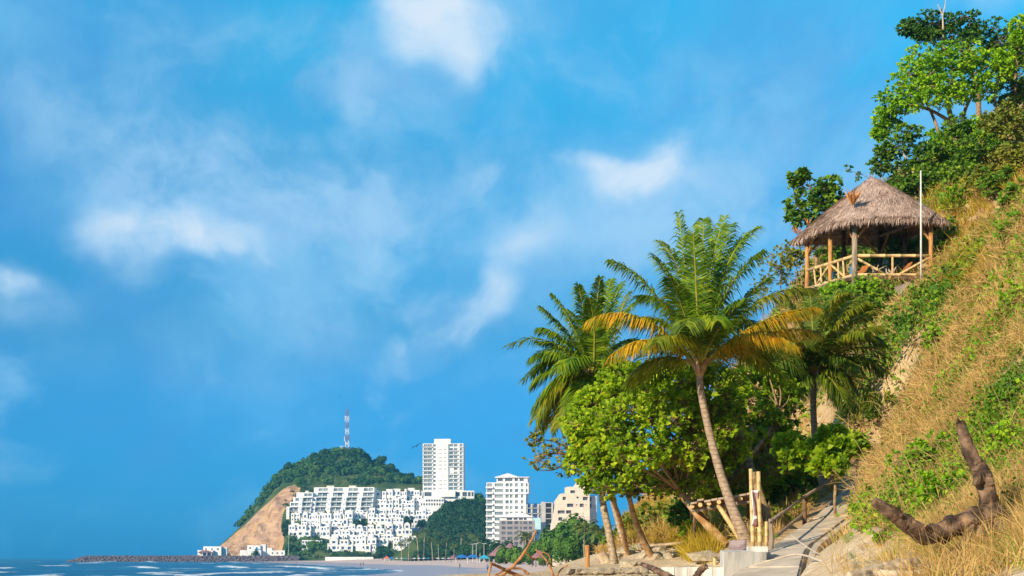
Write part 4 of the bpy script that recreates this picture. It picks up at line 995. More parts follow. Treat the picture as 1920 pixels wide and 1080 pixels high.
def far_palm(label, px, py_crown, py_base, d, rad_px, group, r, zb=None, name='coconut_palm', nf=15, mat='mid_palm'):
    c = P(px, py_crown, d); b = P(px + r.uniform(-4, 4), py_base, d); 
    if zb is not None: b.z = zb
    root = empty(name, b, label, 'palm', group)
    H = c.z - b.z; rad = rad_px / F * d; tr = max(.16, H * .02)
    MB().tube(spline([b - Vector((0, 0, .6)), b.lerp(c, .5) + Vector((r.uniform(-.3, .3), 0, 0)), c], 7), [tr * 1.3, tr, tr, tr * .9, tr * .9, tr * .85, tr * .8], 6).build('trunk', M['pale_trunk'], root, smooth=True)
    for i in range(nf):
        a = 2 * math.pi * i * .618 + r.uniform(-.2, .2); e = r.uniform(-.15, 1.15); L = rad * r.uniform(.85, 1.15)
        dr = Vector((math.cos(a), math.sin(a) * .8, 0)); ct = c + dr * L * .45 + Vector((0, 0, L * (.15 + .6 * e))); tp = c + dr * L * (1.0 - .25 * max(0, e - .5)) + Vector((0, 0, L * (e * .95 - .55)))
        add_frond(root, c, ct, tp, M[mat], 16, rad * .3, rad * .03, .8, r, max(.03, rad * .012))
    return root

# ------------------------------------------------------------------ trees, palms and things along the far shore
r = np.random.default_rng(21)
def bz(x, y): return float(beach_z(np.array([x]), np.array([y]))[0])
spur = [(752, 1020, 1050), (768, 1012, 1060), (781, 1002, 1060), (796, 999, 1070), (808, 1014, 1040), (822, 1022, 1035), (838, 1014, 1040), (852, 1026, 1030), (865, 1008, 1050), (879, 1020, 1030), (893, 1012, 1045), (904, 1024, 1020)]
for i, (px, pc, d) in enumerate(spur):
    x = (px - 960) / F * d; far_palm(f'coconut palm at the foot of the wooded spur, {ordinal(i)} from the left', px, pc, 1046, d, r.uniform(9.5, 13), 'palms at the foot of the wooded spur', r, bz(x, d) - .2)
far_palm('lone coconut palm with drooping fronds in front of the grey block', 985, 1008, 1042, 620, 23, None, r, bz(25 / 3000 * 620, 620) - .3, nf=20)
far_palm('coconut palm with wide fronds at the left edge of the near hillside', 1126, 1002, 1046, 330, 36, None, r, 2.5, nf=18)
far_palm('coconut palm rising from the shore trees below the cream stepped block', 1096, 992, 1046, 390, 30, None, r, 2.5, nf=18)
far_palm('shorter coconut palm in front of the shore trees left of the short wooden post', 1056, 1016, 1046, 420, 22, None, r, 2.5, nf=16)
trees = [(1080, 968, 40, 440, 'mid_leaf', 'large round tree in front of the cream stepped block'), (1042, 992, 28, 460, 'mid_leaf', 'round tree at the lower left of the cream stepped block'),
         (1112, 985, 26, 400, 'far_dark_leaf', 'dark tree behind the wide-fronded palm at the hillside edge'), (1014, 1012, 22, 520, 'mid_leaf', 'light green bushy tree between lone palm and cream block'),
         (1062, 1008, 24, 400, 'mid_leaf', 'low green tree under the large round tree'), (1000, 1022, 18, 540, 'mid_leaf', 'small bushy tree at the foot of the pale blue house'),
         (930, 1014, 20, 800, 'far_dark_leaf', 'dark tree at the foot of the white twelve-storey block'), (956, 1010, 13, 820, 'far_dark_leaf', 'dark tree at the foot of the grey block'),
         (912, 1010, 16, 860, 'far_dark_leaf', 'dark tree beneath the left balconies of the white block'), (968, 1026, 20, 600, 'mid_leaf', 'low shore tree left of the lone palm'),
         (946, 1028, 18, 640, 'mid_leaf', 'low shore tree in front of the brown thatched roof'), (898, 1020, 18, 900, 'far_dark_leaf', 'dark tree behind the blue beach tents'),
         (875, 1022, 18, 960, 'far_dark_leaf', 'dark tree left of the lamp posts'), 
         (718, 1024, 14, 1300, 'far_dark_leaf', 'dark tree in front of the lowest village houses'), (728, 1030, 10, 1290, 'far_dark_leaf', 'small dark tree beside the red beach tent'),
         (672, 975, 9, 1430, 'far_dark_leaf', 'round dark tree in the middle of the village'), (650, 1010, 8, 1398, 'far_dark_leaf', 'dark tree between the lowest village houses'), (598, 1012, 13, 1405, 'far_dark_leaf', 'wide dark tree above the blue-windowed village restaurant'),
         (570, 1018, 14, 1404, 'far_dark_leaf', 'dark tree at the left foot of the village'), (548, 1022, 13, 1404, 'far_dark_leaf', 'dark tree between the village and the bare cliff'), (590, 1030, 12, 1396, 'far_dark_leaf', 'low dark tree in front of the village gate'),
         (560, 1034, 10, 1394, 'far_dark_leaf', 'low tree beside the tall village pole'), (615, 1030, 10, 1392, 'far_dark_leaf', 'low tree left of the lowest village house'), (540, 1000, 10, 1430, 'far_dark_leaf', 'tree growing at the right edge of the bare cliff'), (536, 975, 9, 1440, 'far_dark_leaf', 'tree high up beside the cliff edge and the stepped apartments'),
         (765, 968, 8, 1430, 'far_dark_leaf', 'tree between the middle right village houses'), (790, 975, 9, 1425, 'far_dark_leaf', 'tree among the rightmost village houses'), (725, 990, 7, 1418, 'far_dark_leaf', 'tree between village rows right of centre'),
         (640, 957, 5, 1446, 'far_dark_leaf', 'small tree in front of the long terraced apartments'), (610, 957, 5, 1446, 'far_dark_leaf', 'small tree by the left end of the long apartments'), (480, 1030, 8, 1392, 'far_dark_leaf', 'bush in front of the blue-awning shore house'), (430, 1036, 6, 1388, 'far_dark_leaf', 'low bush right of the purple-roofed shore house'), (690, 1036, 9, 1372, 'far_dark_leaf', 'low tree by the white sea wall under the village')]
for px, pt, rp, d, mt, lab in trees:
    x = (px - 960) / F * d; top = P(px, pt, d).z
    zb_ = bz(x, d) if d < 1340 else float(hd(np.array([x]), np.array([float(d)]))[0])
    if 1000 < d < 1130 : zb_ = min(zb_, 3)
    rad = rp / F * d; h = max(top - zb_, rad * 1.2)
    lump_tree('shore_tree', lab, (x, d, top - h), h, rad, M[mt], 'tree', 'trees along the far shore and village', 110 if d > 700 else 300, rad * (.16 if d > 700 else .11), blobs=8 if d < 700 else 6, low=.95 if d < 900 else .75)

# lamp posts along the promenade
for i, (px, pt, d) in enumerate([(886.5, 1020, 880), (893, 1019, 870), (900, 1017, 860), (907.5, 1019, 850), (918, 1021, 840), (931.5, 1018, 800), (952, 1030, 780), (541, 1006, 1390)]):
    x = (px - 960) / F * d; zb_ = bz(x, d); z1 = P(px, pt, d).z
    lab = f'pale street lamp post, {ordinal(i)} from the left beside the blue tents' if i < 7 else 'tall pale pole standing at the left foot of the village'
    root = empty('lamp_post', (x, d, zb_), lab, 'lamp post', 'lamp posts on the promenade' if i < 7 else None)
    MB().tube([(x, d, zb_ - .3), (x, d, z1)], [.16, .10], 6).build('pole', M['steel_white'], root)
    MB().beam((x - .9, d, z1), (x + .9, d, z1), .12).build('arm', M['steel_white'], root)
    for s in (-1, 1): MB().box((x + s * .9, d, z1 - .05), (.6, .35, .2)).build('lamp_head', M['steel_white'], root)
# beach tents and umbrellas
def tent(label, px, py, d, w, mat, name='beach_tent', cat='tent', group=None, h=3.2, fl=1.2):
    x = (px - 960) / F * d; zb_ = bz(x, d); root = empty(name, (x, d, zb_), label, cat, group)
    top = P(px, py, d).z; e = top - fl; a = w / 2
    mb = MB(); mb.add([(x - a, d - a * .7, e), (x + a, d - a * .7, e), (x + a, d + a * .7, e), (x - a, d + a * .7, e), (x - a * .25, d, top), (x + a * .25, d, top)], [(0, 1, 5, 4), (1, 2, 5), (2, 3, 4, 5), (3, 0, 4), (3, 2, 1, 0)]); mb.build('canopy', mat, root)
    mb = MB(); mb.box((x, d - a * .7, e - .2), (w, .06, .35)); mb.build('valance', mat, root)
    for sx in (-1, 1):
        for sy in (-1, 1): MB().box((x + sx * a * .94, d + sy * a * .62, (zb_ + e) / 2 - .1), (.14, .14, e - zb_ + .2)).build('post', M['steel_white'], root)
M['tent_blue'] = m_plain('tent_blue', (.02, .13, .42), (.03, .18, .50), .5, .6, .2, 0); M['tent_teal'] = m_plain('tent_teal', (.03, .32, .48), (.05, .38, .52), .5, .6, .2, 0); M['tent_red'] = m_plain('tent_red', (.55, .12, .09), (.62, .17, .12), .5, .6, .2, 0); M['tent_white'] = m_plain('tent_white', (.66, .66, .68), (.76, .76, .76), .5, .6, .2, 0)
tent('blue beach tent, leftmost of the three by the lamp posts', 866, 1040, 800, 6.4, M['tent_blue']); tent('bright blue beach tent in the middle of the three by the lamp posts', 886, 1039.5, 780, 5.6, M['tent_blue']); tent('teal beach tent, rightmost of the three by the lamp posts', 908, 1041, 760, 5.0, M['tent_teal'])
tent('small red beach tent below the village', 725, 1043, 1120, 3.6, M['tent_red']); tent('small dark blue beach tent beside the red one', 734, 1044, 1110, 2.8, M['tent_blue'])
for i, px in enumerate([744, 753, 761, 770, 777, 786, 795, 803, 812, 821, 831, 842]):
    d = 1040 - i * 12; x = (px - 960) / F * d; zb_ = bz(x, d); root = empty('beach_umbrella', (x, d, zb_), f'small beach umbrella, {ordinal(i)} from the left in the row below the palms', 'umbrella', 'umbrellas in a row below the palms')
    top = zb_ + 2.5; n = 8; mt = [M['tent_white'], M['tent_white'], M['tent_teal'], M['terracotta'], M['tent_white']][i % 5]
    mb = MB(); mb.add([(x + 1.5 * math.cos(6.283 * k / n), d + 1.5 * math.sin(6.283 * k / n), top - .6) for k in range(n)] + [(x, d, top)], [(k, (k + 1) % n, n) for k in range(n)]); mb.build('canopy', mt, root)
    MB().tube([(x, d, zb_ - .2), (x, d, top - .05)], .06, 5).build('pole', M['steel_white'], root)
# thatched beach huts and walls
def hut(label, px, py, d, w, mat, wallh=2.0):
    x = (px - 960) / F * d; zb_ = bz(x, d); top = P(px, py, d).z; root = empty('beach_hut', (x, d, zb_), label, 'hut')
    n = 12; e = max(zb_ + 1.6, top - w * .42); rg = [(1.0, e), (.62, lerp(e, top, .42)), (.25, lerp(e, top, .82)), (.02, top)]; mb = MB()
    for q, z in rg: mb.v += [(x + w / 2 * q * math.cos(6.283 * k / n), d + w / 2 * q * math.sin(6.283 * k / n), z + r.uniform(-.1, .1)) for k in range(n)]
    mb.f = [(j * n + k, j * n + (k + 1) % n, (j + 1) * n + (k + 1) % n, (j + 1) * n + k) for j in range(3) for k in range(n)]; mb.build('thatched_roof', mat, root)
    for k in range(6): MB().tube([(x + w * .42 * math.cos(1.05 * k), d + w * .42 * math.sin(1.05 * k), zb_ - .2), (x + w * .42 * math.cos(1.05 * k), d + w * .42 * math.sin(1.05 * k), e + .2)], .09, 6).build('post', M['wood_dark'], root)
hut('large brown thatched hut roof below the grey block', 938, 1022, 690, 11, M['terracotta']); hut('brown thatched hut between the grey block and the lone palm', 957, 1018, 720, 9, M['terracotta'])
hut('round purplish thatched hut behind the dead branches', 1012, 1031, 480, 5.5, M['terracotta']); hut('brown thatched hut among the beach umbrellas', 850, 1041, 900, 6, M['terracotta'])
root, W = building('sea_wall', 'long low white sea wall below the lowest village houses', 610, 700, 1044, 1360, 'wall', zbase=1.6); MB().box((0, 0, 1.0), (W, 1.2, 3.2)).build('wall', M['white_wall'], root, local=True); MB().box((W * .1, -.75, 1.6), (W * .3, .3, .8)).build('painted_band', M['tent_white'], root, local=True)
x0, x1 = P(1036, 1040, 420).x, P(1075, 1040, 420).x; root = empty('garden_wall', ((x0 + x1) / 2, 420, 2.0), 'low cream garden wall under the shore trees behind the post', 'wall'); MB().box((0, 0, 1.0), (x1 - x0, .4, 2.6)).build('wall', M['cream_wall'], root, local=True); MB().box((0, 0, 2.35), (x1 - x0 + .2, .6, .16)).build('coping', M['white_wall'], root, local=True)
root, W = building('restaurant', 'low white building with a band of deep blue windows at the village foot', 566, 604, 1026, 1398); mb = MB(); rr = [(-W / 2 + W * (i + .15) / 7, -W / 2 + W * (i + .85) / 7, 3.4, 5.2) for i in range(7)] + [(-W / 2 + W * (i + .2) / 6, -W / 2 + W * (i + .7) / 6, .4, 2.2) for i in range(2, 6)]
block(mb, -W / 2, W / 2, 0, 9, -3, 6.2, rr, .5); mb.build('wall', M['white_wall'], root, local=True); put_windows(root, 0, rr, 'window_glass', .5)

# people on the beach
def skin_body(name, pts, edges, rad, mat, parent):
    me = bpy.data.meshes.new(name); me.from_pydata([tuple(p) for p in pts], edges, []); o = add_obj(name, me, None, parent)
    me.materials.append(mat); o.modifiers.new('skin', 'SKIN'); o.modifiers.new('sub', 'SUBSURF').levels = 1
    o.modifiers['sub'].render_levels = 1
    for v, q in zip(me.skin_vertices[0].data, rad): v.radius = (q, q)
    me.skin_vertices[0].data[0].use_root = True
    return o
M['skin'] = m_plain('skin', (.22, .12, .075), (.26, .15, .09), 3, .6, .3, 0); M['shirt_dark'] = m_plain('shirt_dark', (.03, .03, .045), (.05, .05, .06), 3, .8, .2, 0); M['shirt_blue'] = m_plain('shirt_blue', (.02, .26, .50), (.03, .32, .56), 3, .8, .2, 0); M['shirt_red'] = m_plain('shirt_red', (.50, .06, .05), (.58, .08, .06), 3, .8, .2, 0); M['shorts'] = m_plain('shorts', (.05, .08, .16), (.08, .11, .2), 3, .8, .2, 0); M['hair'] = m_plain('hair', (.012, .01, .01), (.02, .015, .012), 3, .6, .2, 0)
def person(label, px, d, shirt, shorts, face=0.0, stride=.18, h=1.72):
    x = (px - 960) / F * d; root = empty('person', (x, d, bz(x, d)), label, 'person', rz=face); k = h / 1.72
    s = stride
    pts = [(0, 0, .95), (0, 0, 1.2), (0, 0, 1.42), (0, 0, 1.52), (0, -.01, 1.62), (.19, 0, 1.40), (.24, .06, 1.12), (.23, -.06, .86), (-.19, 0, 1.40), (-.24, -.06, 1.12), (-.23, .04, .86), (.10, 0, .9), (.11, s * .6, .5), (.11, s, .07), (.11, s - .14, .03), (-.10, 0, .9), (-.11, -s * .6, .5), (-.11, -s, .07), (-.11, -s - .14, .03)]
    edges = [(0, 1), (1, 2), (2, 3), (3, 4), (2, 5), (5, 6), (6, 7), (2, 8), (8, 9), (9, 10), (0, 11), (11, 12), (12, 13), (13, 14), (0, 15), (15, 16), (16, 17), (17, 18)]
    rad = [.14, .13, .14, .06, .10, .055, .045, .035, .055, .045, .035, .085, .06, .04, .035, .085, .06, .04, .035]
    skin_body('body', [Vector(p) * k for p in pts], edges, [q * k for q in rad], M['skin'], root)
    MB().tube([(0, 0, .92 * k), (0, 0, 1.1 * k), (0, 0, 1.34 * k), (0, 0, 1.48 * k)], [.17, .165, .19, .10], 10).build('shirt', shirt, root, smooth=True, local=True)
    mb = MB(); mb.tube([(0, 0, .98 * k), (0, 0, .84 * k)], .175, 10)
    for q, st in ((.1, s), (-.1, -s)): mb.tube([(q, 0, .9 * k), (q * 1.08, st * .55, .52 * k)], [.105, .095], 8)
    mb.build('shorts', shorts, root, smooth=True, local=True)
    MB().tube([(0, .02, 1.60 * k), (0, .02, 1.68 * k), (0, .01, 1.735 * k)], [.115, .105, .04], 9).build('hair', M['hair'], root, smooth=True, local=True)
    return root
person('person in dark clothes walking alone on the wet sand', 862, 470, M['shirt_dark'], M['shirt_dark'], R(60)); person('person in a bright blue top beside the dead branches', 914, 372, M['shirt_blue'], M['shorts'], R(20)); person('person in dark clothes walking beside the one in bright blue', 920, 372, M['shirt_dark'], M['shorts'], R(20), .1)
person('person in red near the waterline below the village', 676, 640, M['shirt_red'], M['shorts'], R(70)); person('person in red further out near the surf', 555, 900, M['shirt_red'], M['shirt_red'], R(90)); person('person in a dark top near the one in red', 681, 650, M['shirt_dark'], M['shorts'], R(70))

# birds
def bird(label, p, span, roll, yaw, mat):
    root = empty('bird', p, label, 'bird', rz=yaw); c, s_ = math.cos(roll), math.sin(roll); h = span / 2
    def q(x, y, z): return (x * c - z * s_, y, x * s_ + z * c)
    mb = MB(); mb.tube([q(0, -.26 * h, -.01), q(0, -.18 * h, 0), q(0, 0, 0), q(0, .2 * h, .01), q(0, .36 * h, .01)], [.02 * h, .07 * h, .10 * h, .07 * h, .015 * h], 8); mb.build('body', mat, root, smooth=True, local=True)
    for sg_ in (-1, 1):
        out = [(.05, -.14, .0), (.38, -.20, .12), (.75, -.06, .11), (1.0, .10, .05), (.93, .16, .05), (.70, .15, .10), (.36, .16, .11), (.05, .16, .0)]
        top_ = [q(sg_ * x_ * h, y_ * h, z_ * h + .012 * h) for x_, y_, z_ in out]; bot = [q(sg_ * x_ * h, y_ * h, z_ * h - .012 * h) for x_, y_, z_ in out]; n = 8
        mb = MB(); mb.add(top_ + bot, [(0, 1, 6, 7), (1, 2, 5, 6), (2, 3, 4, 5), (15, 14, 9, 8), (14, 13, 10, 9), (13, 12, 11, 10)] + [(i, n + i, n + (i + 1) % n, (i + 1) % n) for i in range(n)]); mb.build('wing', mat, root, local=True)
    mb = MB(); mb.add([q(-.05 * h, .3 * h, .01), q(.05 * h, .3 * h, .01), q(.10 * h, .52 * h, .0), q(-.10 * h, .52 * h, .0), q(0, .4 * h, .03)], [(0, 1, 4), (1, 2, 4), (2, 3, 4), (3, 0, 4), (3, 2, 1, 0)]); mb.build('tail', mat, root, local=True)
M['feather'] = m_plain('feather', (.010, .009, .012), (.02, .018, .02), 3, .7, .2, 0)
bird('large black bird gliding with raised wings left of the white tower', P(780.5, 836.5, 210), 1.55, R(26), R(-15), M['feather'])
for i, (px, py, lab) in enumerate([(291, 701, 'tiny distant bird, lowest of the left three over the sea'), (306, 678, 'tiny distant bird, highest of the left three over the sea'), (363, 707, 'tiny distant bird, rightmost of the three over the sea'), (637, 743, 'tiny distant bird above the mast')]):
    bird(lab, P(px, py, 700), 1.0, R(20 - 25 * i), R(30 * i), M['feather'])

# ------------------------------------------------------------------ path, walls, railing
def gz(v): return ground(v.x, v.y)
pl = spline(PATH_L, 41); pr = spline(PATH_R, 41)
mb = MB()
for a, b in zip(pl, pr):
    e = (b - a).normalized() * .06
    mb.v += [tuple(a - e + Vector((0, 0, -.06))), tuple(b + e + Vector((0, 0, -.06))), tuple(b + e + Vector((0, 0, -.9))), tuple(a - e + Vector((0, 0, -.9)))]
mb.f = [(i * 4 + j, i * 4 + (j + 1) % 4, i * 4 + 4 + (j + 1) % 4, i * 4 + 4 + j) for i in range(40) for j in range(4)] + [(3, 2, 1, 0)]
path = mb.build('path', M['concrete']); tag(path, kind='structure')
cuts = [0, 4, 8.5, 12.2, 15.4, 18.6, 22, 25.5, 29, 32.5, 36, 40]
def along(c, t): i = min(int(t), 39); return c[i].lerp(c[i + 1], t - i)
for k in range(11):
    mb = MB(); n = 5; sh = .12 / (2.2)
    for i in range(n):
        t = lerp(cuts[k] + .08, cuts[k + 1] - .08, i / (n - 1)); a, b = along(pl, t), along(pr, t); dz = rng.uniform(-.006, .006)
        mb.v += [tuple(a + Vector((0, 0, dz))), tuple(b + Vector((0, 0, dz))), tuple(b + Vector((0, 0, -.08))), tuple(a + Vector((0, 0, -.08)))]
    mb.f = [(i * 4 + j, i * 4 + (j + 1) % 4, i * 4 + 4 + (j + 1) % 4, i * 4 + 4 + j) for i in range(n - 1) for j in range(4)] + [(3, 2, 1, 0), tuple((n - 1) * 4 + j for j in range(4))]
    mb.build('slab', M['concrete'], path)
# gutter kerb on the right
for k in range(7):
    mb = MB(); n = 5
    for i in range(n):
        t = lerp(k * 5 + .06, k * 5 + 4.94, i / (n - 1)); b = along(pr, t); o_ = (along(pr, t) - along(pl, t)).normalized()
        p0, p1 = b + o_ * .24, b + o_ * .44
        mb.v += [tuple(p0 + Vector((0, 0, .05))), tuple(p1 + Vector((0, 0, .03))), tuple(p1 + Vector((0, 0, -.5))), tuple(p0 + Vector((0, 0, -.5)))]
    mb.f = [(i * 4 + j, i * 4 + (j + 1) % 4, i * 4 + 4 + (j + 1) % 4, i * 4 + 4 + j) for i in range(n - 1) for j in range(4)] + [(3, 2, 1, 0), tuple((n - 1) * 4 + j for j in range(4))]
    mb.build('kerb', M['concrete'], path)
# pale retaining block at the foot of the path
a, b = P(1358, 1035, 42), P(1437, 1035, 42.6)
root = empty('retaining_block', (a.x, 42.3, 3.0), 'pale streaked concrete retaining block at the foot of the path', 'wall')
MB().add([(a.x, 42, 3.0), (b.x, 42.6, 3.0), (b.x + .3, 44.4, 3.0), (a.x + .2, 44.4, 3.0), (a.x, 42, a.z), (b.x, 42.6, b.z), (b.x + .3, 44.4, b.z + .06), (a.x + .2, 44.4, a.z + .06)], [(0, 1, 5, 4), (1, 2, 6, 5), (2, 3, 7, 6), (3, 0, 4, 7), (4, 5, 6, 7), (3, 2, 1, 0)]).build('wall', M['concrete_white'], root)
MB().box((lerp(a.x, b.x, .86), 43.1, b.z + .07), (.5, .5, .16)).build('footing', M['concrete_white'], root)
# low wall along the terrace edge: concrete blocks, then rough stones
c0, c1 = P(1240, 1064, 43.5), P(1357, 1063, 43); root = empty('terrace_wall', ((c0.x + c1.x) / 2, 43.3, 3.0), 'low weathered concrete wall left of the pale retaining block', 'wall')
for k in range(5):
    t0, t1 = k / 5 + .004, (k + 1) / 5 - .004; q0, q1 = c0.lerp(c1, t0), c0.lerp(c1, t1)
    MB().box(((q0.x + q1.x) / 2, 43.4 - .1 * k, (3.0 + q0.z) / 2 + rng.uniform(-.015, .015)), (q1.x - q0.x, .45, q0.z - 3.0)).build('block', M['concrete_white'], root)
s0, s1 = P(1066, 1066, 45.5), P(1240, 1064, 44); root = empty('stone_wall', ((s0.x + s1.x) / 2, 45, 3.0), 'low rough wall of pale beach stones at the bottom centre', 'wall')
_stone = []
for i in range(5):
    V, Fq = rocks(np.zeros((1, 3)), np.array([1.0])); me = npmesh('stone', V, Fq); me.materials.append(M['stone']); _stone.append(me)
def stone(parent, p, s, sq=1.0):
    o = bpy.data.objects.new('stone', _stone[int(rng.integers(0, 5))]); COL.objects.link(o); o.parent = parent
    o.location = Vector(p) - (rootloc(parent) if parent else Vector()); o.scale = (s * rng.uniform(.85, 1.35), s, s * sq * rng.uniform(.8, 1.1)); o.rotation_euler = (rng.uniform(-.2, .2), rng.uniform(-.2, .2), rng.uniform(0, 6.3)); return o
for k in range(3):
    n = 24
    for i in range(n): q = s0.lerp(s1, (i + .5 + rng.uniform(-.3, .3)) / n); stone(root, (q.x, q.y + rng.uniform(-.1, .2), q.z - .10 - .2 * k), rng.uniform(.10, .17))
root = empty('stone_pile', P(1240, 1045, 61), 'rows of loose pale stones between the leaning trunks', 'stones')
for i in range(64):
    px, py = rng.uniform(1150, 1305), rng.uniform(1024, 1050) ; p = on_ground(px, py, 40, 90); stone(root, (p.x, p.y, p.z + .05), rng.uniform(.10, .26))
for i, (px, py, s, lab) in enumerate([(1330, 1052, .42, 'pale flat-topped boulder beside the small bench'), (1290, 1075, .3, 'small boulder in front of the low concrete wall'), (1180, 1062, .34, 'boulder at the base of the palm trunk'), (1640, 1070, .22, 'small sandy rock beside the pale log'), (1660, 1000, .22, 'sandy rock under the left limb of the snag')]):
    p = on_ground(px, py); o = bpy.data.objects.new('boulder', _stone[i % 5]); COL.objects.link(o); o.location = (p.x, p.y, p.z + s * .2); o.scale = (s * 1.3, s, s * .7); o.rotation_euler = (0, 0, i); tag(o, lab, 'rock')
p = on_ground(1705, 560); p = Vector((P(1705, 560, 79).x, 79, 0)); p.z = gz(p)
V, Fq = rocks(np.array([[p.x, p.y, p.z - .1]]), np.array([.95]), squash=.9); o = npobj('boulder', V, Fq, m_plain('hill_rock', (.20, .165, .15), (.32, .27, .24), 1.2, .95, .05, .8, 6, .1), base=p); tag(o, 'large grey rock in the slope below the flagpole', 'rock')

# handrail
posts = [(1445, 1029, 976, 45), (1508, 978, 931, 50.5), (1566, 936, 892, 56), (1607, 897, 864, 61.5)]
root = empty('path_railing', P(1445, 1029, 45), 'weathered wooden handrail on slim posts along the left of the path', 'railing')
tops = []
for px, pb, pt, d in posts:
    a, b = P(px, pb, d), P(px, pt, d); a.z = min(a.z, gz(a)) - .2; tops.append(b)
    MB().tube([a, a.lerp(b, .5) + Vector((.015, 0, 0)), b + Vector((0, 0, .05))], [.075, .07, .065], 7).build('post', M['wood_grey'] if px != 1508 else M['wood_dark'], root, smooth=True)
for a, b in zip(tops, tops[1:]): MB().tube([a + (a - b).normalized() * .12, a.lerp(b, .5) - Vector((0, 0, .03)), b + (b - a).normalized() * .05], [.05, .045, .045], 7).build('rail', M['wood_grey'], root, smooth=True)
MB().tube([P(1452, 1008, 46.5), P(1480, 985, 49), P(1508, 962, 51)], .06, 6).build('lower_rail', M['wood_grey'], root)

# bamboo poles and the hanging banner
def bamboo_geo(a, b, r0, nodes):
    pts, rad = [], []
    for i in range(nodes + 1):
        q = Vector(a).lerp(Vector(b), i / nodes)
        for off, k in ((-.012, 1.0), (0, 1.18), (.012, 1.0)):
            if 0 < i < nodes or off == 0: pts.append(q + (Vector(b) - Vector(a)).normalized() * off); rad.append(r0 * (k if 0 < i < nodes else 1.0) * lerp(1.05, .92, i / nodes))
    return MB().tube(pts, rad, 9)
def bamboo(name, label, a, b, r0, nodes, cat='pole', parent=None, group=None):
    if parent is not None: return bamboo_geo(a, b, r0, nodes).build(name, M['bamboo'], parent, smooth=True)
    o = bamboo_geo(a, b, r0, nodes).build(name, M['bamboo'], base=a, smooth=True); return tag(o, label, cat, group)
bamboo('bamboo_pole', 'left upright bamboo pole carrying the hanging banner', P(1412, 1034, 44), P(1407.5, 879, 44), .055, 8)
bamboo('bamboo_pole', 'right upright bamboo pole carrying the hanging banner', P(1425, 1034, 43.8), P(1422, 884, 43.8), .06, 8)
bamboo('bamboo_pole', 'short bamboo stake between the banner poles and the rail post', P(1437, 1030, 45.2), P(1437, 978, 45.2), .05, 4)
m, t = newmat('banner_print'); co = t.n('ShaderNodeTexCoord').outputs['UV']
sx = t.n('ShaderNodeSeparateXYZ', None, _0=co); u_, v_ = sx.outputs[0], sx.outputs[1]
dk = t.mix(t.sstep(t.noise(t.vmath('MULTIPLY', co, (14, 26, 1)), 1.0, 4), .4, .6), (.12, .055, .06), (.30, .15, .13))
lines = t.sstep(t.math('SINE', t.math('ADD', t.math('MULTIPLY', u_, 34), t.math('MULTIPLY', t.noise(co, 6), 5))), .55, .9)
dk = t.mix(t.math('MULTIPLY', lines, t.sstep(v_, .45, .5)), dk, (.55, .50, .48))
edge = t.math('MULTIPLY', t.sstep(t.math('ADD', u_, t.math('MULTIPLY', t.math('SUBTRACT', t.noise(co, 4), .5), .2)), .14, .20), t.sstep(v_, .95, .93))
band = t.math('SUBTRACT', 1.0, t.math('MULTIPLY', t.sstep(v_, .18, .22), t.sstep(v_, .30, .26)))
edge = t.math('MULTIPLY', edge, band)
finish(t, bsdf(t, t.mix(edge, (.66, .62, .60), dk), .7, .2)); M['banner_print'] = m
n = 14; mb = MB(); nx = 6
cols = []
for j in range(n + 1):
    v = j / n; y = lerp(986, 919, v); pinch = math.sin(v * math.pi) ** 1.0 * (6 if v < .5 else 4)
    for i in range(nx + 1):
        u = i / nx; p = P(lerp(1408.5 + pinch * (1 - v) * 1.1, 1421.5, u), y, 43.86 + .06 * math.sin(u * 6 + v * 5) - .10); mb.v.append(tuple(p)); cols.append((u, v))
mb.f = [(j * (nx + 1) + i, j * (nx + 1) + i + 1, (j + 1) * (nx + 1) + i + 1, (j + 1) * (nx + 1) + i) for j in range(n) for i in range(nx)]
bn = mb.build('banner', M['banner_print'], base=P(1415, 986, 43.9), smooth=True); tag(bn, 'brown and white printed cloth banner tied between two bamboo poles', 'banner')
uv = bn.data.uv_layers.new(name='UVMap')
for lp in bn.data.loops: uv.data[lp.index].uv = cols[lp.vertex_index]
md = bn.modifiers.new('thickness', 'SOLIDIFY'); md.thickness = .012

# lean-to shelter
root = empty('lean_to_shelter', on_ground(1385, 1012, 40, 60), 'low lean-to shelter of worn boards on slanting bamboo props', 'shelter')
e0, e1 = P(1294, 941, 49.5), P(1412, 922, 48.5); f0, f1 = e0 + Vector((.5, 2.6, -.12)), e1 + Vector((.5, 2.6, -.12))
for i in range(9):
    t0, t1 = i / 9, (i + 1) / 9 - .01; a, b, c, d = e0.lerp(e1, t0), e0.lerp(e1, t1), f0.lerp(f1, t1), f0.lerp(f1, t0); sag = Vector((0, 0, rng.uniform(-.04, .03) + .02 * (i % 2))); ov = Vector((0, -rng.uniform(0, .15), 0)); th = Vector((0, 0, -.06))
    q = [a + sag + ov, b + sag + ov, c + sag, d + sag]; MB().add(q + [v + th for v in q], [(0, 1, 2, 3), (7, 6, 5, 4), (0, 4, 5, 1), (1, 5, 6, 2), (2, 6, 7, 3), (3, 7, 4, 0)]).build('roof_board', M['plank'], root)
for t0 in (.03, .16, .30, .46, .62, .8): a = e0.lerp(e1, t0) + Vector((0, -.02, -.14)); b = f0.lerp(f1, t0) + Vector((0, 0, -.14)); MB().tube([a, b], .07, 7).build('joist', M['bamboo'], root)
MB().tube([e0 + Vector((.1, .35, -.27)), e1 + Vector((0, .35, -.27))], .06, 7).build('edge_beam', M['wood_grey'], root)
bamboo('prop', None, P(1390, 1014, 48.2), P(1346, 946, 49.4), .08, 6, parent=root); bamboo('prop', None, P(1402, 1010, 49.4), P(1358, 940, 50.4), .06, 6, parent=root)
MB().tube([P(1404, 1022, 50), P(1404, 930, 50)], .07, 7).build('post', M['wood_dark'], root)
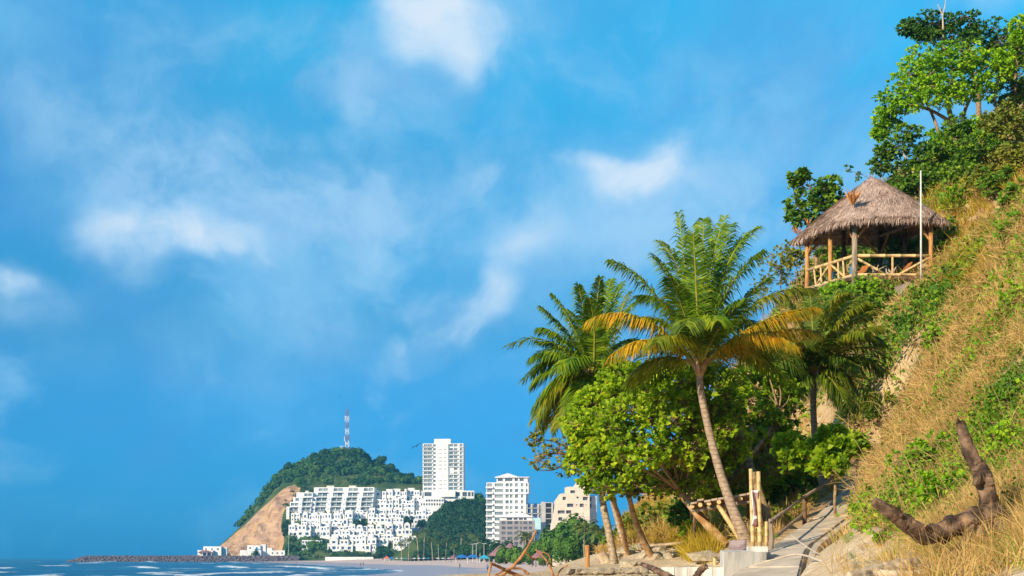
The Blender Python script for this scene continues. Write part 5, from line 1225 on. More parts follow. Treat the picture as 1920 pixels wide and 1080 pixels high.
MB().tube([P(1300, 1030, 52), P(1304, 935, 52)], .06, 7).build('post', M['wood_dark'], root)
# corrugated sheet leaning below
mb = MB(); n = 34; nx = 5
for i in range(n):
    v = i / (n - 1)
    for j in range(nx): p = P(1366, 1033, 45.6).lerp(P(1399, 1030, 45.4), j / (nx - 1)) + Vector((.10 * v, .55 * v, .30 * v)) + Vector((0, -.5, .9)).normalized() * (.022 * math.sin(v * 6.283 * 5) + .01 * math.sin(j * 2.0)); mb.v.append(tuple(p))
mb.f = [(i * nx + j, i * nx + j + 1, (i + 1) * nx + j + 1, (i + 1) * nx + j) for i in range(n - 1) for j in range(nx - 1)]; o = mb.build('corrugated_sheet', M['corrugated'], base=P(1380, 1031, 45.5), smooth=True); tag(o, 'corrugated sheet of rusty metal lying at the palm foot', 'metal sheet'); md = o.modifiers.new('thickness', 'SOLIDIFY'); md.thickness = .01
# small bench
root = empty('stump_bench', on_ground(1346, 1056, 35, 60), 'tiny bench of a flat slab on two log legs beside the retaining block', 'bench'); b0 = rootloc(root); zt = P(1346, 1042, b0.y).z
MB().box((b0.x, b0.y, zt), (.34, .5, .06)).build('seat', M['wood_grey'], root)
for s in (-1, 1): MB().tube([(b0.x + s * .1, b0.y - .1, b0.z - .1), (b0.x + s * .1, b0.y - .1, zt - .02)], .055, 8).build('leg', M['bamboo'], root)
# post, cut stump, pole lying on the stones
p = on_ground(1101, 1063, 40, 70); o = MB().tube([p - Vector((0, 0, .2)), p + Vector((.01, 0, .3)), P(1101, 1022, p.y)], [.085, .08, .08], 8, rnd=random, jit=.08).build('wooden_post', M['wood_orange'], base=p); tag(o, 'short upright weathered wooden post at the edge of the beach', 'post')
p = on_ground(1133, 1056, 40, 70); root = empty('tree_stump', p, 'thick cut tree stump leaning beside the palm trunk', 'stump'); MB().tube([p + Vector((.12, 0, -.1)), p + Vector((0, 0, .15)), p + Vector((-.16, 0, .38))], [.24, .22, .20], 12, rnd=random, jit=.07).build('trunk', M['driftwood_pale'], root); MB().tube([p + Vector((-.163, 0, .385)), p + Vector((-.17, 0, .392))], [.19, .185], 12).build('cut_face', M['bark_orange'], root)
o = MB().tube([P(1212, 1024, 62), P(1250, 1021, 62), P(1290, 1017, 62)], [.05, .06, .05], 7).build('lying_pole', M['driftwood_pale'], base=P(1250, 1021, 62)); tag(o, 'long pale pole lying across the stones behind the trunks', 'pole')
o = MB().tube([P(1138, 1037, 58), P(1172, 1036, 58)], [.045, .045], 7).build('lying_pole', M['driftwood_pale'], base=P(1150, 1037, 58)); tag(o, 'short grey pole lying behind the leftmost palm trunk', 'pole')

# ------------------------------------------------------------------ driftwood
def gnarl(c, rr, seed):
    """limb with lengthwise grooves, swellings and a splintered end"""
    n = 20 if max(rr) > .05 else 9; m = max(24, int(70 * min(1, max(rr) / .08))); cc = spline(c, m); mb = MB(); mb.tube(cc, [float(np.interp(i / (m - 1), np.linspace(0, 1, len(rr)), rr)) for i in range(m)], n)
    V = np.array(mb.v); C = np.repeat(np.array(cc), n, axis=0); th = np.tile(np.arange(n) / n * 2 * np.pi, m); s = np.repeat(np.arange(m) / m, n)
    tw = th + s * 2.2; g = fbm(np.cos(tw) * 3.6 + seed, np.sin(tw) * 3.6, s * 2.2, 4); g2 = fbm(np.cos(th) * 1.0 + seed, np.sin(th) * 1.0 + 5, s * 9, 3)
    k = 1 + (g - .5) * 1.25 + (g2 - .5) * .35
    mb.v = [tuple(v) for v in C + (V - C) * k[:, None]]; return mb

def wood(name, label, limbs, mat, cat, base, r=random, parts=None):
    root = empty(name, base, label, cat)
    for i, (pts, rad) in enumerate(limbs):
        pts = [P(*q) for q in pts]; n = max(9, len(pts) * 4); c = spline(pts, n)
        rr = [float(np.interp(k / (n - 1), np.linspace(0, 1, len(rad)), rad)) for k in range(n)]
        c = [v + Vector((r.uniform(-1, 1), r.uniform(-1, 1), r.uniform(-1, 1))) * q * .16 for v, q in zip(c, rr)]
        gnarl(c, rr, r.uniform(0, 90)).build((parts or {}).get(i, 'branch'), mat if not isinstance(mat, dict) else mat.get(i, mat[0]), root, smooth=True)
    return root
wood('dead_tree_snag', 'dark twisted dead tree snag with a broken upright limb on the slope', [
    ([(1800, 792, 20.4), (1812, 828, 20.3), (1830, 868, 20.2), (1845, 900, 20.1), (1852, 935, 20), (1868, 975, 20), (1880, 1015, 20)], [.055, .066, .09, .12, .11, .15, .19]),
    ([(1868, 968, 20), (1822, 978, 19.8), (1780, 992, 19.6), (1742, 1004, 19.4), (1705, 990, 19.3), (1672, 962, 19.2), (1638, 940, 19.2)], [.15, .135, .12, .115, .10, .082, .05]),
    ([(1840, 985, 19.8), (1815, 1015, 19.6), (1795, 1032, 19.5), (1772, 1050, 19.4)], [.11, .08, .06, .04]), ([(1856, 960, 20), (1880, 990, 19.9), (1905, 1010, 19.8), (1950, 1030, 19.8)], [.12, .17, .15, .12]), ([(1858, 985, 19.9), (1838, 1030, 19.7), (1830, 1062, 19.6)], [.12, .08, .05]),
    ([(1872, 985, 20), (1885, 1030, 19.9), (1900, 1060, 19.8)], [.14, .11, .08]), ([(1846, 895, 20.1), (1834, 902, 19.95), (1828, 906, 19.85)], [.08, .06, .03]), ([(1700, 988, 19.3), (1692, 972, 19.2), (1690, 965, 19.1)], [.06, .04, .02]),
    ([(1803, 800, 20.4), (1797, 790, 20.35), (1794, 784, 20.3)], [.035, .025, .012]), ([(1745, 1000, 19.4), (1738, 990, 19.3), (1735, 985, 19.2)], [.05, .035, .015]),
    ([(1835, 1000, 19.7), (1800, 1045, 19.3), (1765, 1070, 19.1)], [.03, .022, .01]), ([(1845, 1005, 19.7), (1850, 1040, 19.4), (1815, 1078, 19.2)], [.035, .025, .012]), ([(1870, 1010, 19.8), (1872, 1050, 19.4), (1862, 1082, 19.3)], [.04, .03, .015]), ([(1880, 1005, 19.9), (1902, 1035, 19.6), (1935, 1062, 19.5)], [.05, .03, .015]), ([(1825, 985, 19.6), (1806, 1010, 19.3), (1812, 1050, 19.1)], [.03, .02, .01])], M['driftwood'], 'dead tree', P(1865, 1040, 20),
    parts={0: 'upright_limb', 1: 'side_limb', 2: 'root', 3: 'root_base', 4: 'root', 5: 'root', 6: 'knot', 7: 'knot', 8: 'broken_tip', 9: 'knot', 10: 'root', 11: 'root', 12: 'root', 13: 'root', 14: 'root'})
wood('driftwood_log', 'pale bleached log lying at the bottom right below the snag', [([(1590, 1084, 16.5), (1640, 1072, 16.8), (1690, 1062, 17), (1722, 1058, 17.2)], [.05, .075, .08, .06]), ([(1650, 1076, 16.6), (1690, 1078, 16.4), (1740, 1074, 16.4)], [.04, .045, .03])], M['driftwood_pale'], 'log', P(1640, 1080, 16.8))
wood('dead_branches', 'tangle of orange-brown dead branches sticking up from the beach edge', [
    ([(1006, 994, 42), (988, 1028, 42), (968, 1056, 42.2), (940, 1080, 42.4)], [.022, .032, .038, .045]), ([(920, 1056, 41.5), (945, 1067, 42), (972, 1080, 42.3), (1000, 1094, 42.5)], [.03, .042, .05, .055]),
    ([(928, 1078, 41.8), (950, 1068, 42), (975, 1066, 42.2), (992, 1076, 42.2)], [.02, .026, .03, .036]), ([(921, 1057, 41.5), (918, 1070, 41.4), (916, 1082, 41.3)], [.03, .025, .03]), ([(932, 1076, 41.6), (936, 1082, 41.6), (940, 1090, 41.6)], [.02, .03, .03]),
    ([(1004, 1030, 42.8), (1022, 1048, 42.8), (1033, 1066, 42.6), (1040, 1090, 42.5)], [.018, .022, .028, .03]), ([(1008, 1034, 42.8), (1028, 1040, 42.8), (1034, 1060, 42.8)], [.012, .016, .02]), ([(1064, 1060, 43), (1050, 1070, 43), (1042, 1086, 42.8)], [.018, .02, .03]), ([(985, 1035, 42.2), (1000, 1048, 42.4), (1012, 1042, 42.5)], [.03, .022, .012])],
    M['driftwood_orange'], 'dead branch', P(965, 1090, 42))
wood('driftwood_branch', 'grey-brown log lying diagonally in front of the stone wall', [([(1203, 1058, 38), (1228, 1068, 37), (1262, 1086, 36)], [.05, .07, .08])], M['driftwood'], 'log', P(1250, 1084, 36))
wood('driftwood_stub', 'dark broken branch stub pointing up in front of the low wall', [([(1324, 1060, 33), (1312, 1072, 33), (1300, 1092, 33)], [.055, .065, .075]), ([(1322, 1062, 33), (1328, 1066, 32.9)], [.03, .015])], M['driftwood'], 'log', P(1305, 1088, 33))
wood('dry_branch', 'thin pale dry branches reaching across the path foot', [([(1400, 1064, 37), (1455, 1048, 36), (1500, 1040, 35), (1560, 1060, 33)], [.012, .018, .022, .025]), ([(1480, 1001, 38), (1520, 1030, 36), (1580, 1062, 33), (1612, 1084, 31)], [.012, .016, .02, .028]), ([(1455, 1048, 36), (1430, 1052, 36.5), (1424, 1044, 36.8)], [.014, .012, .01])], M['pale_branch'], 'branch', P(1590, 1074, 32))

# ------------------------------------------------------------------ gazebo on the spur
FL = 18.15
G = {'F': P(1602, 517, 81), 'R': P(1745, 515, 81), 'L': P(1513, 545, 85.2), 'B': P(1650, 540, 85.4)}
for q in G.values(): q.z = FL
cen = (G['F'] + G['R'] + G['L'] + G['B']) / 4
root = empty('gazebo', (cen.x, cen.y, FL), 'open wooden gazebo with a shaggy thatched hip roof on the hillside', 'gazebo'); EV = 21.0
mids = {'FL': (G['F'] + G['L']) / 2, 'RB': (G['R'] + G['B']) / 2, 'LB': (G['L'] + G['B']) / 2}
for k, q in list(G.items()) + list(mids.items()):
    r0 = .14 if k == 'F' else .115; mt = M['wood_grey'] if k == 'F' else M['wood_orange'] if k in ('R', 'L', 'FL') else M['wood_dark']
    g0 = min(FL, gz(q)) - .6
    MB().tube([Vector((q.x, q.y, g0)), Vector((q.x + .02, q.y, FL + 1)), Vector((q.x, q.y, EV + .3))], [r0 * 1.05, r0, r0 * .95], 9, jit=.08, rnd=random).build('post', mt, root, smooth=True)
loop = ['F', 'R', 'B', 'L']
for a, b in zip(loop, loop[1:] + loop[:1]):
    A, B = G[a], G[b]; up = lambda z: Vector((0, 0, z))
    MB().tube([A + up(EV - FL + .05), B + up(EV - FL + .05)], .09, 8).build('top_beam', M['wood_grey'], root)
    MB().tube([A + up(-.12), B + up(-.12)], .12, 8).build('floor_beam', M['wood_dark'], root)
    d = (B - A).normalized()
    for P0, s in ((A, 1), (B, -1)): MB().tube([P0 + up(1.75), P0 + d * s * .85 + up(EV - FL)], .06, 7).build('brace', M['wood_orange'], root)
    if a in ('F', 'R', 'L') and not (a == 'R'):
        bamboo('rail', None, A + up(1.02), B + up(1.02), .085, 5, parent=root); bamboo('rail', None, A + up(.06), B + up(.06), .075, 5, parent=root)
        m_ = (A + B) / 2
        if a == 'F':
            MB().tube([m_ + up(.06), m_ + up(1.0)], .06, 7).build('baluster', M['bamboo'], root)
            for P0, s in ((A, 1), (B, -1)): bamboo('cross_rail', None, P0 + up(.95), P0 + d * s * 1.55 + up(.1), .065, 4, parent=root)
        else:
            for t_ in (.2, .32, .68, .8): MB().tube([A.lerp(B, t_) + up(.02), A.lerp(B, t_ + rng.uniform(-.05, .05)) + up(1.0)], .055, 7).build('baluster', M['bamboo'], root)
            for P0, s in ((A, 1), (B, -1)): bamboo('cross_rail', None, m_ + up(.98), P0 + d * s * .9 + up(.1), .06, 4, parent=root)
A, B = G['L'], G['F']; d = (B - A).normalized()
m_ = (A + B) / 2; bamboo('rail', None, A + Vector((0, 0, 1.02)), B + Vector((0, 0, 1.02)), .09, 5, parent=root) if False else None
# deck of planks
ax, ay = (G['R'] - G['F']), (G['L'] - G['F'])
for i in range(16):
    t0, t1 = i / 16, (i + 1) / 16 - .006; q = [G['F'] + ay * t0, G['F'] + ax + ay * t0, G['F'] + ax + ay * t1, G['F'] + ay * t1]; e = ax.normalized() * .15
    q = [q[0] - e, q[1] + e, q[2] + e, q[3] - e]; MB().add([v + Vector((0, 0, .0)) for v in q] + [v - Vector((0, 0, .06)) for v in q], [(0, 1, 2, 3), (7, 6, 5, 4), (0, 4, 5, 1), (1, 5, 6, 2), (2, 6, 7, 3), (3, 7, 4, 0)]).build('deck_plank', M['plank'], root)
# roof: thick thatch shell, four slightly hollow slopes with soft corners
apex = Vector((cen.x + .25, cen.y, 23.62)); ex = ax.normalized(); 
cor = {}
for k, q in G.items():
    o_ = (q - cen); o_.z = 0; cor[k] = q + o_.normalized() * .86; cor[k].z = EV - .10
ring = []
order = ['F', 'R', 'B', 'L']
for a, b in zip(order, order[1:] + order[:1]):
    A, B = cor[a], cor[b]
    for i in range(10):
        t_ = i / 10; p = A.lerp(B, t_); bow = .16 * math.sin(math.pi * t_); o_ = (p - cen); o_.z = 0; p = p + o_.normalized() * bow * .4; p.z += .10 * math.sin(math.pi * t_) - .04
        ring.append(p)
N_ = len(ring); NL = 14; rv = []
def roof_pt(i, s):
    """s = 0 at the eave, 1 at the top"""
    p = ring[i % N_].lerp(Vector((apex.x, apex.y, 0)), s * .97); z = lerp(ring[i % N_].z, apex.z, s) + .10 * math.sin(math.pi * s); return Vector((p.x, p.y, z))
def roof_f(u, s):
    i = int(u); return roof_pt(i, s).lerp(roof_pt(i + 1, s), u - i)
mb = MB()
for j in range(NL + 1):
    for i in range(N_): p = roof_pt(i, j / NL); mb.v.append((p.x + rng.normal() * .015, p.y + rng.normal() * .015, p.z + rng.normal() * .03))
mb.f = [(j * N_ + i, j * N_ + (i + 1) % N_, (j + 1) * N_ + (i + 1) % N_, (j + 1) * N_ + i) for j in range(NL) for i in range(N_)] + [tuple(NL * N_ + i for i in range(N_))]
k0 = len(mb.v)
for j in (0, NL):
    for i in range(N_): p = roof_pt(i, j / NL * .96); mb.v.append((p.x, p.y, p.z - .28))
mb.f += [(i, k0 + i, k0 + (i + 1) % N_, (i + 1) % N_) for i in range(N_)] + [(k0 + N_ + i, k0 + N_ + (i + 1) % N_, k0 + (i + 1) % N_, k0 + i) for i in range(N_)] + [tuple(k0 + N_ + i for i in range(N_))[::-1]]
roof = mb.build('thatched_roof', M['thatch'], root, smooth=True)
def strands(n, slo, shi, ll, w, lift, r=rng, spread=.35):
    u = r.uniform(0, N_, n); s = r.uniform(slo, shi, n) ** 1.0; s = 1 - np.sqrt(1 - np.clip(s, 0, .999)) if slo == 0 and shi > .9 else s
    p0 = np.array([roof_f(a, b) for a, b in zip(u, s)]); p1 = np.array([roof_f((a + e) % N_, max(b - .08, 0)) + Vector((0, 0, -.09 * max(0, .08 - b) / .08)) for a, b, e in zip(u, s, r.normal(0, spread, n))])
    dn = p1 - p0; dn /= np.maximum(np.linalg.norm(dn, axis=1, keepdims=True), 1e-6)
    side = np.cross(dn, np.tile([0, 0, 1.0], (n, 1))); side /= np.maximum(np.linalg.norm(side, axis=1, keepdims=True), 1e-6); nr = np.cross(side, dn)
    L = ll * r.uniform(.6, 1.3, n)[:, None]; dn = dn + side * r.normal(0, .16, (n, 1)) + nr * r.uniform(-.02, lift, (n, 1))
    a = p0 + nr * .02; m_ = a + dn * L * .5; e = a + dn * L - np.array([0, 0, 1]) * L * .06
    ww = w * r.uniform(.7, 1.4, n)[:, None]
    V = np.stack([a - side * ww, a + side * ww, m_ + side * ww, m_ - side * ww, e], 1).reshape(-1, 3); b = np.arange(n)[:, None] * 5
    return V, [b + np.array([[0, 1, 2, 3]]), b + np.array([[3, 2, 4]])]
V, Fl = strands(15000, 0, 1, .42, .012, .14); o = npobj('straw', V, Fl, M['straw'], roof); o['kind'] = 'stuff'
V, Fl = strands(3800, 0, .035, .5, .014, .10, spread=.5); o = npobj('eave_fringe', V, Fl, M['straw'], roof); o['kind'] = 'stuff'
# tufts of dry palm leaf tied at corner and hips
for nm, pos, nn, ln, sp in [('corner_tuft', cor['F'].lerp(apex, .22) + Vector((-.15, -.15, .12)), 44, .95, .42), ('corner_tuft', cor['L'].lerp(apex, .06) + Vector((0, 0, .1)), 26, .6, .7), ('corner_tuft', cor['L'].lerp(apex, .20) + Vector((0, 0, .1)), 12, .5, .4), ('ridge_tuft', apex + Vector((0, 0, -.05)), 40, .4, 1.6)]:
    dv = rand_dirs(nn) * sp + np.array([0, -.2, .8 if nm == 'corner_tuft' else .15]); dv /= np.linalg.norm(dv, axis=1, keepdims=True)
    V, Fq = leaves(np.tile(np.array(pos), (nn, 1)), dv, ln * rng.uniform(.5, 1.1, nn), width=.05, fold=.02, droop=.2); npobj(nm, V, Fq, M['straw_orange'] if nm == 'corner_tuft' else M['straw'], roof)
for i in range(0, N_, 4):
    a, b = roof_pt(i, .02) - Vector((0, 0, .33)), roof_pt(i, .95) - Vector((0, 0, .36)); MB().tube([a, b], .05, 6).build('rafter', M['wood_dark'], root)
# flagpole
p = P(1727, 520, 79.6); p.z = gz(p) - .3; o = MB().tube([p, p.lerp(P(1727, 320, 79.6), .5), P(1726.5, 320, 79.6)], [.055, .05, .04], 9).build('flagpole', M['white_paint'], base=p, smooth=True); tag(o, 'bare white flagpole standing in front of the gazebo', 'flagpole')
# things inside
def deck_chair(label, c, rz, mat):
    root = empty('deck_chair', c, label, 'chair', rz=rz); MB().box((0, 0, .34), (1.1, .55, .05)).build('seat', mat, root, local=True)
    M_ = Matrix.Rotation(R(-52), 3, 'Y'); MB().box((.78, 0, .62), (.85, .55, .05), M=M_).build('backrest', mat, root, local=True)
    for x_ in (-.45, .45):
        for y_ in (-.22, .22): MB().box((x_, y_, .165), (.06, .06, .33)).build('leg', mat, root, local=True)
deck_chair('orange wooden deck chair inside the right half of the gazebo', G['F'] + ax * .72 + ay * .35 + Vector((0, 0, .0)), R(10), M['orange_paint'])
deck_chair('orange wooden deck chair inside the left half of the gazebo', G['F'] + ax * .25 + ay * .45 + Vector((0, 0, .0)), R(30), M['orange_paint'])
for i, (u, v, lab) in enumerate([(.16, .62, 'blue drum standing near the left rail of the gazebo'), (.12, .2, 'blue drum close to the front corner post of the gazebo')]):
    q = G['F'] + ax * u + ay * v; root = empty('drum', q, lab, 'drum'); MB().tube([q, q + Vector((0, 0, .2)), q + Vector((0, 0, .22)), q + Vector((0, 0, .42)), q + Vector((0, 0, .44)), q + Vector((0, 0, .62))], [.2, .2, .215, .2, .215, .2], 14).build('body', M['blue_paint'], root); MB().tube([q + Vector((0, 0, .62)), q + Vector((0, 0, .65))], .21, 14).build('lid', M['blue_paint'], root)
for i, (u, v, lab) in enumerate([(.42, .25, 'twisted pale driftwood piece on the gazebo floor by the front rail'), (.62, .18, 'branched pale driftwood piece left of the deck chair in the gazebo'), (.1, .75, 'pale driftwood piece at the left end of the gazebo')]):
    q = G['F'] + ax * u + ay * v; root = empty('driftwood_sculpture', q, lab, 'driftwood')
    for j in range(6): dv = Vector((rng.normal() * .3, rng.normal() * .3, rng.uniform(.35, .85))); MB().tube(spline([q + Vector((rng.normal() * .12, 0, 0)), q + dv * .5 + Vector((rng.normal() * .1, 0, 0)), q + dv], 5), [.06, .05, .04, .03, .015], 6).build('branch', M['pale_branch'], root, smooth=True)

# ------------------------------------------------------------------ near palms
def palm(label, trunk, radii, crown, fronds, n=58, ll=.75, seed=1, mat_trunk='palm_trunk', wd=.03, dmat='palm_green', extra=0, elen=3.6, name='coconut_palm', sparse=0.0):
    r = np.random.default_rng(seed)
    tp = [P(*q) for q in trunk]; base = tp[0].copy(); base.z = min(base.z, gz(base)); root = empty(name, base, label, 'palm')
    pts = spline([base - Vector((0, 0, .4))] + tp + [P(*crown) + Vector((0, 0, .1))], 40)
    rr = [float(np.interp(i / 39, np.linspace(0, 1, len(radii)), radii)) * (1 + .04 * math.sin(i * 2.6)) for i in range(40)]
    MB().tube(pts, rr, 14).build('trunk', M[mat_trunk], root, smooth=True)
    c = P(*crown)
    mb = MB()
    for i in range(12):
        a = i * .53 * 2; dv = Vector((math.cos(a), math.sin(a), .9)); mb.tube([c - Vector((0, 0, .25)), c + dv * .16, c + dv * .38], [.09, .07, .03], 6)
    mb.build('leaf_bases', M['bark_orange'], root, smooth=True)
    for f in fronds:
        cx, cy, tx, ty, dd = f[:5]; mt = f[5] if len(f) > 5 else dmat
        ctrl = P(cx, cy, crown[2] + dd * .45); tip = P(tx, ty, crown[2] + dd)
        add_frond(root, c + Vector((0, 0, .05)), ctrl, tip, M[mt], n, ll * (1 if mt != 'palm_gold' else .95), wd, 1.2 if mt != 'palm_gold' else 1.5, r, .03, sparse, label={'palm_gold': 'yellowing drooping frond'}.get(mt))
    for i in range(extra):                      # fronds on the far side
        a = r.uniform(.15, math.pi - .15); e = r.uniform(.1, 1.0); L = elen * r.uniform(.8, 1.1); dv = Vector((math.cos(a), math.sin(a), 0))
        add_frond(root, c, c + dv * L * .45 + Vector((0, 0, L * (.2 + .45 * e))), c + dv * L * .95 + Vector((0, 0, L * (e * .9 - .45))), M[dmat], 40, ll, wd, .8, r, .03)
    return root
palm('tall coconut palm with a curved trunk and golden lower fronds in front of the trees',
     [(1397, 1012, 48), (1374, 955, 48.2), (1350, 885, 48.5), (1330, 810, 48.7), (1316, 745, 48.8), (1312, 712, 48.8)], [.27, .20, .155, .13, .118, .108, .10, .12], (1312, 694, 48.8), [
    (1290, 540, 1272, 398, -.4), (1322, 520, 1358, 405, .8), (1340, 480, 1420, 424, 1.2), (1292, 500, 1238, 452, 1.4), (1280, 540, 1226, 478, .9), (1352, 520, 1430, 470, -.5), (1306, 540, 1300, 436, -1.1),
    (1345, 500, 1398, 440, .3), (1228, 515, 1146, 488, .2), (1380, 560, 1440, 520, .8), (1412, 525, 1522, 542, .3, 'palm_olive'), (1418, 580, 1530, 576, -.4, 'palm_gold'), (1392, 590, 1490, 645, -1.2, 'palm_gold'), (1430, 596, 1534, 622, .5, 'palm_gold'),
    (1205, 552, 1106, 598, -.3, 'palm_gold'), (1230, 600, 1150, 662, -.9, 'palm_gold'), (1240, 640, 1180, 712, .6, 'palm_olive'), (1262, 540, 1198, 555, 1.2), (1302, 560, 1286, 610, -3.0, 'palm_dark'), (1370, 560, 1424, 620, 1.4, 'palm_dark'), (1376, 610, 1440, 684, 1.2, 'palm_olive'),
    (1330, 560, 1345, 600, -2.6), (1270, 600, 1232, 640, -2.2, 'palm_olive'), (1260, 575, 1190, 600, .8, 'palm_olive'), (1340, 470, 1372, 420, 2.0), (1318, 450, 1320, 410, 1.8), (1280, 560, 1255, 520, -2.0), (1350, 590, 1400, 560, -2.4)], 118, 1.0, 3, extra=9, wd=.023)
palm('coconut palm left of the almond tree with drooping fronds over the beach',
     [(1152, 1057, 57), (1142, 1000, 57), (1130, 940, 57.2), (1122, 860, 57.4), (1115, 780, 57.5)], [.2, .15, .13, .125, .12, .115, .12], (1112, 712, 57.5), [
    (1078, 600, 1036, 552, 0), (1096, 580, 1084, 534, .5), (1114, 580, 1126, 520, -.4), (1135, 590, 1166, 530, .6), (1150, 590, 1196, 562, .3), (1050, 612, 1012, 616, .2), (1048, 640, 1000, 668, -.4), (1045, 662, 1000, 718, .2), (1044, 680, 1004, 785, -.6, 'palm_olive'), (1055, 680, 1012, 806, .4, 'palm_olive'),
    (1078, 690, 1048, 802, -1.0, 'palm_olive'), (1092, 690, 1078, 770, -1.6), (1168, 668, 1236, 704, -.3, 'palm_olive'), (1152, 620, 1204, 640, .8), (1138, 680, 1160, 752, -1.2), (1100, 620, 1062, 580, 1.2), (1070, 640, 1010, 640, 1.4), (1120, 610, 1106, 560, -1.8), (1090, 640, 1045, 690, -2.2), (1072, 680, 1030, 750, 1.2, 'palm_dark'), (1058, 664, 1000, 764, -.2), (1066, 674, 1030, 800, .9, 'palm_olive'), (1080, 676, 1064, 796, -.6, 'palm_olive'), (1054, 640, 1004, 694, .8), (1062, 610, 1015, 575, .6), (1148, 650, 1200, 690, -1.0), (1125, 575, 1146, 524, 1.0)], 110, .92, 4, 'pale_trunk', extra=8, wd=.026, elen=3.2)
palm('slim pale palm trunk just right of the leftmost one with its crown hidden in leaves',
     [(1171, 1023, 65), (1160, 980, 65), (1148, 930, 65), (1140, 860, 65), (1140, 780, 65)], [.19, .145, .13, .125, .12, .115, .115], (1142, 716, 65), [(1130, 610, 1105, 560, 0), (1150, 600, 1180, 548, .4), (1170, 640, 1225, 650, 0), (1180, 670, 1230, 730, .5), (1110, 640, 1070, 640, .4), (1120, 690, 1100, 780, .2, 'palm_olive')], 80, .95, 5, 'pale_trunk', dmat='palm_dark')
palm('shaded dark coconut palm on the slope below the gazebo',
     [(1548, 934, 58), (1536, 880, 58.2), (1528, 820, 58.5), (1525, 760, 58.6)], [.24, .15, .13, .12, .115, .12], (1526, 706, 58.6), [
    (1600, 590, 1656, 646, .3), (1585, 590, 1640, 582, .6, 'palm_olive'), (1562, 580, 1612, 556, .9, 'palm_olive'), (1545, 590, 1570, 545, .3), (1525, 600, 1518, 545, -.3), (1505, 600, 1478, 560, .4), (1488, 620, 1448, 604, 0), (1480, 640, 1430, 660, .5), (1485, 668, 1440, 722, -.4), (1500, 690, 1470, 752, -.8),
    (1565, 665, 1600, 728, -.5), (1600, 640, 1652, 694, .4), (1556, 690, 1580, 748, -1.0), (1535, 640, 1560, 620, -2.2), (1510, 640, 1500, 640, -2.0), (1580, 620, 1620, 622, -1.5, 'palm_olive'), (1540, 600, 1530, 572, 1.4), (1590, 610, 1650, 612, -.3, 'palm_olive'), (1572, 585, 1624, 566, -.6, 'palm_olive'), (1560, 640, 1610, 690, -1.2), (1490, 650, 1455, 690, -1.2), (1548, 570, 1585, 550, -.8, 'palm_olive')], 106, 1.0, 6, dmat='palm_dark', extra=8, wd=.025)

